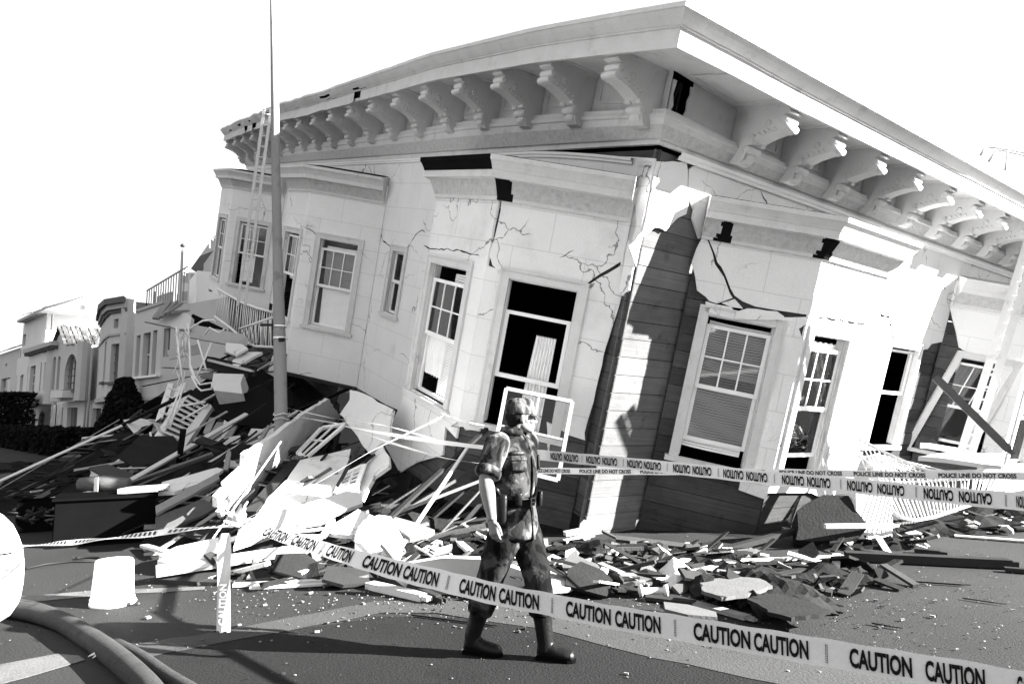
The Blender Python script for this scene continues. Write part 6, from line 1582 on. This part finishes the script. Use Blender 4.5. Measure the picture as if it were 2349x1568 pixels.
o = m.build("tape_knot", TAPEM, None, origin=tuple(kc)); tag(o, "crumpled white knot where the four tapes meet", "knot")
# ================================================================ the soldier
def camo(name, tones, scale=9.0):
    m = bpy.data.materials.new(name); m.use_nodes = True; t = m.node_tree; N = t.nodes; b = N["Principled BSDF"]; b.inputs["Roughness"].default_value = .9; b.inputs["Specular IOR Level"].default_value = .03
    tc = N.new("ShaderNodeTexCoord"); n1 = N.new("ShaderNodeTexNoise"); n1.inputs["Scale"].default_value = scale; n1.inputs["Detail"].default_value = 2.5; n1.inputs["Distortion"].default_value = .6
    mp = N.new("ShaderNodeMapping"); mp.inputs["Scale"].default_value = (1.0, 1.0, .75); t.links.new(tc.outputs["Object"], mp.inputs[0]); t.links.new(mp.outputs[0], n1.inputs["Vector"])
    r = N.new("ShaderNodeValToRGB"); r.color_ramp.interpolation = 'LINEAR'; els = r.color_ramp.elements
    st_ = [.0, .40, .425, .49, .51, .58, .60, 1.0]; tn = [tones[0], tones[0], tones[1], tones[1], tones[2], tones[2], tones[3], tones[3]]
    els[0].position = 0; els[0].color = (tn[0],) * 3 + (1,); els[1].position = 1; els[1].color = (tn[-1],) * 3 + (1,)
    for p, c in list(zip(st_, tn))[1:-1]: e_ = els.new(p); e_.color = (c,) * 3 + (1,)
    t.links.new(n1.outputs[0], r.inputs[0]); t.links.new(r.outputs[0], b.inputs["Base Color"])
    n2 = N.new("ShaderNodeTexNoise"); n2.inputs["Scale"].default_value = 14; n2.inputs["Detail"].default_value = 3; t.links.new(mp.outputs[0], n2.inputs["Vector"])
    bp = N.new("ShaderNodeBump"); bp.inputs["Strength"].default_value = .55; bp.inputs["Distance"].default_value = .03; t.links.new(n2.outputs[0], bp.inputs["Height"]); t.links.new(bp.outputs[0], b.inputs["Normal"])
    return m
CAMO = camo("camouflage_cloth", (.004, .014, .040, .10)); CAMO_D = camo("camouflage_trousers", (.003, .008, .020, .045), 8); CAMO_L = camo("camouflage_cloth_light", (.010, .035, .09, .15), 11)  # lighter cloth on the cap: sunlight put into its tones
SKIN = mat("skin", .13, .55, .06, 9, .05, 90, .35, grain=.03); HAIR = mat("short_hair", .010, .9, .4, 40, .6, 120, .05)
LEATHER = mat("black_leather", .004, .4, .3, 8, .2, 50, .18); METAL = mat("buckle_metal", .2, .3, .1, 8, 0, 40, .5, metal=.8)
sol = empty("person", "soldier in camouflage uniform and cap walking to the right past the wreck", "person", (at(1185, 950, 4.9).x, 4.9, 0))
SO = Vector(sol.location)
def sp(x, y, Y): return at(x, y, Y) - SO
def ellipsoid(m, c, r, M=None, n=14):
    c = Vector(c); M = M or Matrix.Identity(3); rows = []
    for i in range(n + 1):
        ph = math.pi * i / n; rows.append([c + M @ Vector((r[0] * math.sin(ph) * math.cos(t), r[1] * math.sin(ph) * math.sin(t), r[2] * math.cos(ph))) for t in [2 * math.pi * j / (n * 2) for j in range(n * 2)]])
    i0 = len(m.v)
    m.v.append(rows[0][0]); top = i0; ring0 = []
    for r_ in rows[1:-1]: ring0.append(len(m.v)); m.v += r_
    m.v.append(rows[-1][0]); bot = len(m.v) - 1; k = n * 2
    def add(f): m.f.append(f); m.uv.append([(0, 0)] * len(f)); m.sm.append(True); m.mi.append(0)
    for j in range(k): add((top, ring0[0] + j, ring0[0] + (j + 1) % k)); add((bot, ring0[-1] + (j + 1) % k, ring0[-1] + j))
    for a, b in zip(ring0, ring0[1:]):
        for j in range(k): add((a + j, b + j, b + (j + 1) % k, a + (j + 1) % k))
def loft(m, rings, n=24):
    """rings: (centre, axis1, r1, axis2, r2)"""
    rows = []
    for c, a1, r1, a2, r2 in rings: rows.append([Vector(c) + Vector(a1) * r1 * math.cos(t) + Vector(a2) * r2 * math.sin(t) for t in [2 * math.pi * j / n for j in range(n)]])
    i0 = m.grid(rows, True, close_u=True)
    for k, rv in ((0, True), (len(rows) - 1, False)):
        idx = [i0 + k * n + j for j in range(n)]; m.f.append(tuple(reversed(idx) if rv else idx)); m.uv.append([(0, 0)] * n); m.sm.append(True); m.mi.append(0)
def fuse(o, vox, smooth=4, fac=.5):
    md = o.modifiers.new("fuse", 'REMESH'); md.mode = 'VOXEL'; md.voxel_size = vox; md.use_smooth_shade = True
    if smooth: s_ = o.modifiers.new("soften", 'SMOOTH'); s_.iterations = smooth; s_.factor = fac
    return o
PH = R(35); TF = Vector((math.cos(PH), -math.sin(PH), 0)); TR = Vector((-math.sin(PH), -math.cos(PH), 0)); UZ = Vector((0, 0, 1))
neck = sp(1177, 990, 4.95); hipc = sp(1180, 1205, 4.93); lean = (neck - hipc)
def spine(t): return hipc + lean * t
hf = Vector((.985, .17, 0)).normalized(); hs = Vector((-.17, .985, 0)); ho = sp(1196, 959, 4.93)
HMt = Matrix((hf, hs, UZ)).transposed()
def hp(f, s, u): return ho + HMt @ Vector((f, s, u))
# joints
shR = spine(.90) + TR * .185 + UZ * .0; shR = Vector((sp(1143, 1012, 4.78).x, 4.78 - SO.y, sp(1143, 1012, 4.78).z)); elR = sp(1114, 1100, 4.66); wrR = sp(1129, 1192, 4.60)
shL = spine(.90) - TR * .175; elL = sp(1196, 1098, 5.18); wrL = sp(1192, 1180, 5.16)
hiR = sp(1160, 1222, 4.84); knR = sp(1128, 1316, 4.86); anR = sp(1092, 1428, 4.93)
hiL = sp(1202, 1218, 4.99); knL = sp(1232, 1318, 4.84); anL = sp(1247, 1434, 4.82)

# ---- body: one continuous surface (head, neck, trunk, arms, hands, legs)
b = MB()
ellipsoid(b, hp(-.012, 0, .035), (.098, .077, .095), HMt); ellipsoid(b, hp(.034, 0, -.025), (.060, .056, .078), HMt); ellipsoid(b, hp(.066, 0, -.086), (.024, .026, .020), HMt)
ellipsoid(b, hp(.012, 0, -.052), (.056, .061, .042), HMt); ellipsoid(b, hp(.040, 0, -.075), (.042, .045, .028), HMt)
for k in range(6): ellipsoid(b, hp(.088 + .0042 * k, 0, .008 - .0068 * k), (.011, .0085 + .0006 * k, .011), HMt, 8)
for s_ in (-1, 1):
    ellipsoid(b, hp(.097, s_ * .012, -.029), (.012, .008, .008), HMt, 8); ellipsoid(b, hp(.062, s_ * .034, -.022), (.026, .022, .024), HMt, 10); ellipsoid(b, hp(.078, s_ * .026, .020), (.016, .022, .009), HMt, 8)
    ellipsoid(b, hp(-.006, s_ * .078, -.004), (.018, .007, .031), HMt, 10); ellipsoid(b, hp(-.002, s_ * .080, -.026), (.010, .006, .012), HMt, 8)
ellipsoid(b, hp(.090, 0, -.050), (.010, .024, .006), HMt, 8); ellipsoid(b, hp(.088, 0, -.061), (.010, .021, .006), HMt, 8); ellipsoid(b, hp(.080, 0, -.056), (.012, .03, .02), HMt, 8)
b.tube([hp(-.022, 0, .0), hp(-.024, 0, -.06), neck + Vector((-.012, 0, .015)), neck + Vector((-.01, 0, -.06))], [.058, .056, .060, .075], 18)
loft(b, [(spine(t), TR, w1, TF, w2) for t, w1, w2 in ((-.05, .13, .10), (.1, .14, .10), (.35, .125, .09), (.6, .145, .10), (.85, .165, .095), (.97, .10, .07))])
for sh_, el_, wr_ in ((shR, elR, wrR), (shL, elL, wrL)):
    b.tube([sh_, sh_.lerp(el_, .35), sh_.lerp(el_, .75), el_, el_.lerp(wr_, .22), el_.lerp(wr_, .5), el_.lerp(wr_, .85), wr_], [.055, .053, .050, .048, .054, .047, .034, .030], 16)
    ellipsoid(b, sh_, (.058, .058, .058))
for hi_, kn_, an_ in ((hiR, knR, anR), (hiL, knL, anL)):
    b.tube([hi_ + UZ * .04, hi_.lerp(kn_, .4), kn_, kn_.lerp(an_, .3), an_], [.078, .07, .052, .052, .038], 14)
# hands
def hand(b, wr_, dirn, fwd, side):
    """dirn: down the hand, fwd: towards the thumb side, side: out of the back of the hand"""
    d, f, s_ = dirn.normalized(), fwd.normalized(), side.normalized()
    M = Matrix((f, s_, d)).transposed()
    loft(b, [(wr_ - d * .01, f, .028, s_, .022), (wr_ + d * .02, f, .031, s_, .019), (wr_ + d * .055, f, .039, s_, .016), (wr_ + d * .088, f, .039, s_, .0135), (wr_ + d * .098, f, .034, s_, .010)], 16)
    for k, (o_, L_, c_) in enumerate(((.029, .070, .25), (.0105, .078, .38), (-.0085, .072, .5), (-.0265, .058, .62))):
        p = wr_ + d * .086 + f * o_; q = []; rr = []; a = .12 + c_ * .2
        dirs = d; cur = p; q.append(cur); rr.append(.0095)
        for j, (fr, bend) in enumerate(((.48, .22 + c_ * .55), (.30, .40 + c_ * .6), (.22, .3 + c_ * .3))):
            a += bend * .55; dd = (d * math.cos(a) - s_ * math.sin(a) + f * (o_ * 1.6)).normalized(); cur = cur + dd * L_ * fr; q.append(cur); rr.append((.0088, .0080, .0062)[j])
        b.tube(q, rr, 10); ellipsoid(b, q[1], (.0098,) * 3, None, 6); ellipsoid(b, q[-1], (.0068,) * 3, None, 6)
    p = wr_ + d * .025 + f * .026; t1 = p + (d * .85 + f * .35 - s_ * .30).normalized() * .036; t2 = t1 + (d * .97 + f * .10 - s_ * .30).normalized() * .028; t3 = t2 + (d * 1 - f * .06 - s_ * .3).normalized() * .020
    b.tube([p, t1, t2, t3], [.0155, .0120, .0105, .0075], 10); ellipsoid(b, t3, (.0078,) * 3, None, 6)
hdR = (sp(1135, 1240, 4.58) - wrR).normalized(); hand(b, wrR, hdR, TF - hdR * TF.dot(hdR), TR - hdR * TR.dot(hdR))
hdL = Vector((.05, .0, -1)).normalized(); hand(b, wrL, hdL, TF - hdL * TF.dot(hdL), -TR)
fuse(b.build("body", SKIN, sol), .0042, 3, .45)
# eyes, brows, glasses
for s_ in (-1, 1):
    m = MB(); ellipsoid(m, hp(.079, s_ * .028, .002), (.009, .011, .009), HMt, 8); m.build("eye", mat("eye_white", .5, .3, .05, 3, 0, 40, .5), sol)
    m = MB(); ellipsoid(m, hp(.0855, s_ * .028, .002), (.004, .005, .005), HMt, 8); m.build("pupil", LEATHER, sol)
    m = MB(); ellipsoid(m, hp(.091, s_ * .028, .017), (.005, .017, .0035), HMt, 8); m.build("eyebrow", HAIR, sol)
m = MB(); ellipsoid(m, hp(-.030, 0, .012), (.088, .080, .075), HMt); ellipsoid(m, hp(-.052, 0, -.028), (.055, .062, .045), HMt); fuse(m.build("hair", HAIR, sol), .006, 3)
# ---- cap
m = MB(); tilt = Matrix.Rotation(R(6), 3, hs)
loft(m, [(hp(-.010, 0, .028) + Vector(), hf, .105, hs, .086), (hp(-.012, 0, .055), hf, .110, hs, .090), (hp(-.014, 0, .085), hf, .108, hs, .089), (hp(-.012, 0, .118), hf, .098, hs, .082), (hp(-.008, 0, .138), hf, .078, hs, .066), (hp(-.004, 0, .146), hf, .04, hs, .035)], 28)
ellipsoid(m, hp(.03, .0, .125), (.05, .06, .018), HMt, 10); ellipsoid(m, hp(-.06, -.02, .11), (.04, .05, .02), HMt, 10)
fuse(m.build("cap", CAMO_L, sol), .006, 3)
m = MB(); rows = []
for i in range(6):
    t = i / 5; rows.append([hp(.082 + .068 * t * math.cos(a * .95) - .06 * (1 - math.cos(a)), math.sin(a) * (.078 + .004 * t), .036 - .022 * t * math.cos(a) - .012 * abs(math.sin(a))) for a in [-1.1 + 2.2 * j / 12 for j in range(13)]])
m.grid(rows, True); o = m.build("cap_brim", CAMO_L, sol); s_ = o.modifiers.new("thick", 'SOLIDIFY'); s_.thickness = .006
# ---- jacket
m = MB(); tor = ((-.12, .185, .160), (-.02, .190, .162), (.10, .182, .152), (.235, .162, .138), (.30, .164, .142), (.42, .184, .160), (.60, .202, .168), (.78, .205, .155), (.88, .182, .128), (.95, .120, .09), (1.0, .078, .072))
loft(m, [(spine(t) + TF * (.006 * math.sin(t * 9)), TR, w1, TF, w2) for t, w1, w2 in tor], 32)
def sleeve(m, sh_, el_, c, r0=.078):
    end = sh_.lerp(el_, c); m.tube([sh_ + (sh_ - el_) * .06 - TR * 0, sh_, sh_.lerp(el_, .3), sh_.lerp(el_, .55), end], [.06, r0 + .012, .088, .082, .080], 18); ellipsoid(m, sh_ - UZ * .01, (.086, .084, .080)); return end
eR = sleeve(m, shR, elR, .80); eL = sleeve(m, shL, elL, .84)
rnd = random.Random(2)
for k in range(9):           # folds
    t = .28 + .06 * k; a = 1.2 + .35 * math.sin(k * 2.1); pts = [spine(t + .02 * math.sin(q)) + TR * math.cos(a + q * .5) * .158 + TF * math.sin(a + q * .5) * .132 for q in (-.8, -.3, .2, .7)]
    m.tube(pts, [.004, .011, .011, .004], 8)
for k in range(6):
    t = .25 + .1 * k; c = shR.lerp(elR, t); ax = (elR - shR).normalized(); u1 = ax.cross(Vector((0, 1, 0))).normalized(); u2 = ax.cross(u1)
    m.tube([c + (u1 * math.cos(q) + u2 * math.sin(q)) * .084 + ax * .03 * math.sin(q * 2 + k) for q in (k * .9, k * .9 + .6, k * .9 + 1.2, k * .9 + 1.8)], [.003, .009, .009, .003], 7)
fuse(m.build("jacket", CAMO, sol), .0085, 2, .4)
for end, el_, sh_ in ((eR, elR, shR), (eL, elL, shL)):
    ax = (el_ - sh_).normalized(); m = MB(); m.tube([end - ax * .030, end - ax * .026, end, end + ax * .026, end + ax * .036, end + ax * .037], [.07, .088, .093, .090, .078, .058], 20); fuse(m.build("rolled_cuff", CAMO_L, sol), .007, 2)
m = MB()           # collar
for s_ in (-1, 1):
    m.grid([[spine(1.0) + TR * s_ * .080 * math.cos(a) + TF * .080 * math.sin(a) * 1.0 + UZ * z for a in [-1.45 + 2.75 * j / 12 for j in range(13)]] for z in (-.015, .02, .038)], True)
    m.grid([[spine(1.0) + TR * s_ * (.082 + o_) * math.cos(a) + TF * (.082 + o_) * math.sin(a) + UZ * z for a in [-.6 + 1.95 * j / 10 for j in range(11)]] for o_, z in ((0, .038), (.02, .01), (.03, -.02))], True)
o = m.build("collar", CAMO, sol); s_ = o.modifiers.new("thick", 'SOLIDIFY'); s_.thickness = .004
def on_torso(t, a, off=0):
    i = 0
    for q in range(len(tor) - 1):
        if tor[q][0] <= t <= tor[q + 1][0]: i = q
    k = (t - tor[i][0]) / (tor[i + 1][0] - tor[i][0]); w1 = tor[i][1] + (tor[i + 1][1] - tor[i][1]) * k; w2 = tor[i][2] + (tor[i + 1][2] - tor[i][2]) * k
    return spine(t) + TR * (w1 + off) * math.cos(a) + TF * (w2 + off) * math.sin(a)
def patch(name, t0, t1, a0, a1, th, material, n=8):
    m = MB(); F_o = [[on_torso(t0 + (t1 - t0) * i / n, a0 + (a1 - a0) * j / n, th) for j in range(n + 1)] for i in range(n + 1)]; m.grid(F_o, True)
    o = m.build(name, material, sol); s_ = o.modifiers.new("thick", 'SOLIDIFY'); s_.thickness = .012; s_.offset = 0; return o
patch("chest_pocket", .60, .73, .62, 1.20, .008, CAMO); patch("pocket_flap", .71, .76, .60, 1.22, .015, CAMO); patch("chest_pocket", .60, .75, 1.95, 2.5, .008, CAMO)
patch("lower_pocket", -.10, .12, .35, 1.1, .008, CAMO); patch("front_placket", -.12, .97, 1.50, 1.62, .006, CAMO); patch("name_tape", .775, .80, .62, 1.15, .010, LEATHER)
# belt, buckle, holster, pouch
m = MB(); m.grid([[on_torso(t, 6.2832 * j / 40, .006 if t in (.225, .305) else .012) for j in range(40)] for t in (.225, .2251, .305, .3051)], True, close_u=True); o = m.build("belt", LEATHER, sol); s_ = o.modifiers.new("thick", 'SOLIDIFY'); s_.thickness = .006
m = MB(); bc = on_torso(.265, 1.56, .022); M = Matrix((TR, TF, UZ)).transposed()
for c, s3 in (((.024, 0, 0), (.007, .008, .062)), ((-.024, 0, 0), (.007, .008, .062)), ((0, 0, .028), (.05, .008, .007)), ((0, 0, -.028), (.05, .008, .007)), ((0, 0, .0), (.03, .006, .006))): m.box(bc + M @ Vector(c), s3, M)
m.build("buckle", METAL, sol)
def pouch(name, t0, t1, a, w_, d_, material=LEATHER):
    m = MB(); P0 = on_torso(t0, a, d_ / 2 + .008); P1 = on_torso(t1, a, d_ / 2 + .008); n_ = (TR * math.cos(a) + TF * math.sin(a)).normalized(); s_ = n_.cross(UZ)
    loft(m, [(P0, s_, w_ * .40, n_, d_ * .4), (P0.lerp(P1, .1), s_, w_ * .5, n_, d_ * .5), (P0.lerp(P1, .9), s_, w_ * .55, n_, d_ * .55), (P1, s_, w_ * .5, n_, d_ * .45)], 18); return m.build(name, material, sol), P0, P1
o, P0, P1 = pouch("holster", .03, .36, .18, .085, .05); m = MB(); m.tube([P1 + Vector((-.01, 0, -.01)), P1 + Vector((-.03, -.02, .035)), P1 + Vector((-.05, -.02, .045))], [.016, .018, .014], 10); m.build("pistol_grip", LEATHER, o).parent = o
pouch("pouch", .20, .36, 2.25, .06, .04); pouch("pouch", .24, .37, .85, .05, .03)
# ---- trousers, bloused over the boots
m = MB(); loft(m, [(spine(-.14), TR, .150, TF, .125), (spine(-.05), TR, .165, TF, .135), (spine(.1), TR, .158, TF, .126), (spine(.24), TR, .14, TF, .112)], 28)
for hi_, kn_, an_, sd_ in ((hiR, knR, anR, 1), (hiL, knL, anL, 2)):
    P = [hi_ + UZ * .05, hi_.lerp(kn_, .25), hi_.lerp(kn_, .6), kn_, kn_.lerp(an_, .25), kn_.lerp(an_, .58), kn_.lerp(an_, .76), kn_.lerp(an_, .82)]
    m.tube(P, [.105, .120, .108, .096, .094, .097, .090, .062], 22)
    for k in range(10):
        c = hi_.lerp(kn_, .2 + .09 * k) if k < 8 else kn_.lerp(an_, (k - 7) * .2); ax = (kn_ - hi_).normalized(); u1 = ax.cross(Vector((0, 1, 0))).normalized(); u2 = ax.cross(u1); q0 = k * 1.9 + sd_; rr_ = .106 if k < 6 else .092
        m.tube([c + (u1 * math.cos(q) + u2 * math.sin(q)) * rr_ + ax * .05 * math.sin((q - q0) * 1.3) for q in (q0, q0 + .5, q0 + 1.0, q0 + 1.5)], [.003, .012, .011, .003], 7)
m.tube([hiR.lerp(knR, .45) + TR * .085 - TF * .01, hiR.lerp(knR, .85) + TR * .075 - TF * .01], [.045, .042], 12)
fuse(m.build("trousers", CAMO_D, sol), .0085, 2, .4)
# ---- boots
for an_, heel, toe, kn_ in ((anR, (1064, 1463), (1150, 1476), knR), (anL, (1231, 1476), (1318, 1488), knL)):
    Yf = an_.y + SO.y; H_ = sp(heel[0], heel[1], Yf + .02); T_ = sp(toe[0], toe[1], Yf - .06); H_.z = .0; T_.z = .0; d = (T_ - H_); Lf = d.length; d.normalize(); sd_ = Vector((-d.y, d.x, 0))
    m = MB(); P = lambda u_, z: H_ + d * u_ * Lf + UZ * z
    loft(m, [(P(.02, .055), sd_, .026, UZ, .030), (P(.08, .060), sd_, .042, UZ, .054), (P(.22, .068), sd_, .048, UZ, .062), (P(.40, .066), sd_, .048, UZ, .058), (P(.60, .052), sd_, .053, UZ, .046), (P(.80, .046), sd_, .055, UZ, .040), (P(.94, .042), sd_, .044, UZ, .034), (P(1.0, .038), sd_, .020, UZ, .016)], 22)
    top = kn_.lerp(an_, .70)
    m.tube([P(.24, .06), P(.23, .12), an_.lerp(top, .35) + Vector((-.0, 0, .0)), top, top + (top - an_) * .05], [.054, .056, .062, .072, .070], 20)
    bt = fuse(m.build("boot", LEATHER, sol), .006, 2)
    m = MB()
    out = [(.0, .034), (.12, .040), (.3, .037), (.5, .042), (.68, .050), (.85, .049), (.97, .034), (1.03, .012)]; loop = [P(u_, .0) + sd_ * w_ for u_, w_ in out] + [P(u_, .0) - sd_ * w_ for u_, w_ in reversed(out)]
    m.poly([[p + UZ * .026 for p in loop]], (0, 0, 1), .022, [[(p.x, p.y) for p in loop]]); m.build("sole", mat("rubber_sole", .003, .9, .1, 5, 0, 40, 0), bt).parent = bt
    m = MB()
    for k in range(6): c = P(.50 - .045 * k, .088 + .022 * k); m.bar(c - sd_ * .022, c + sd_ * .022, .006, .006)
    m.build("laces", OLDWOOD, bt).parent = bt
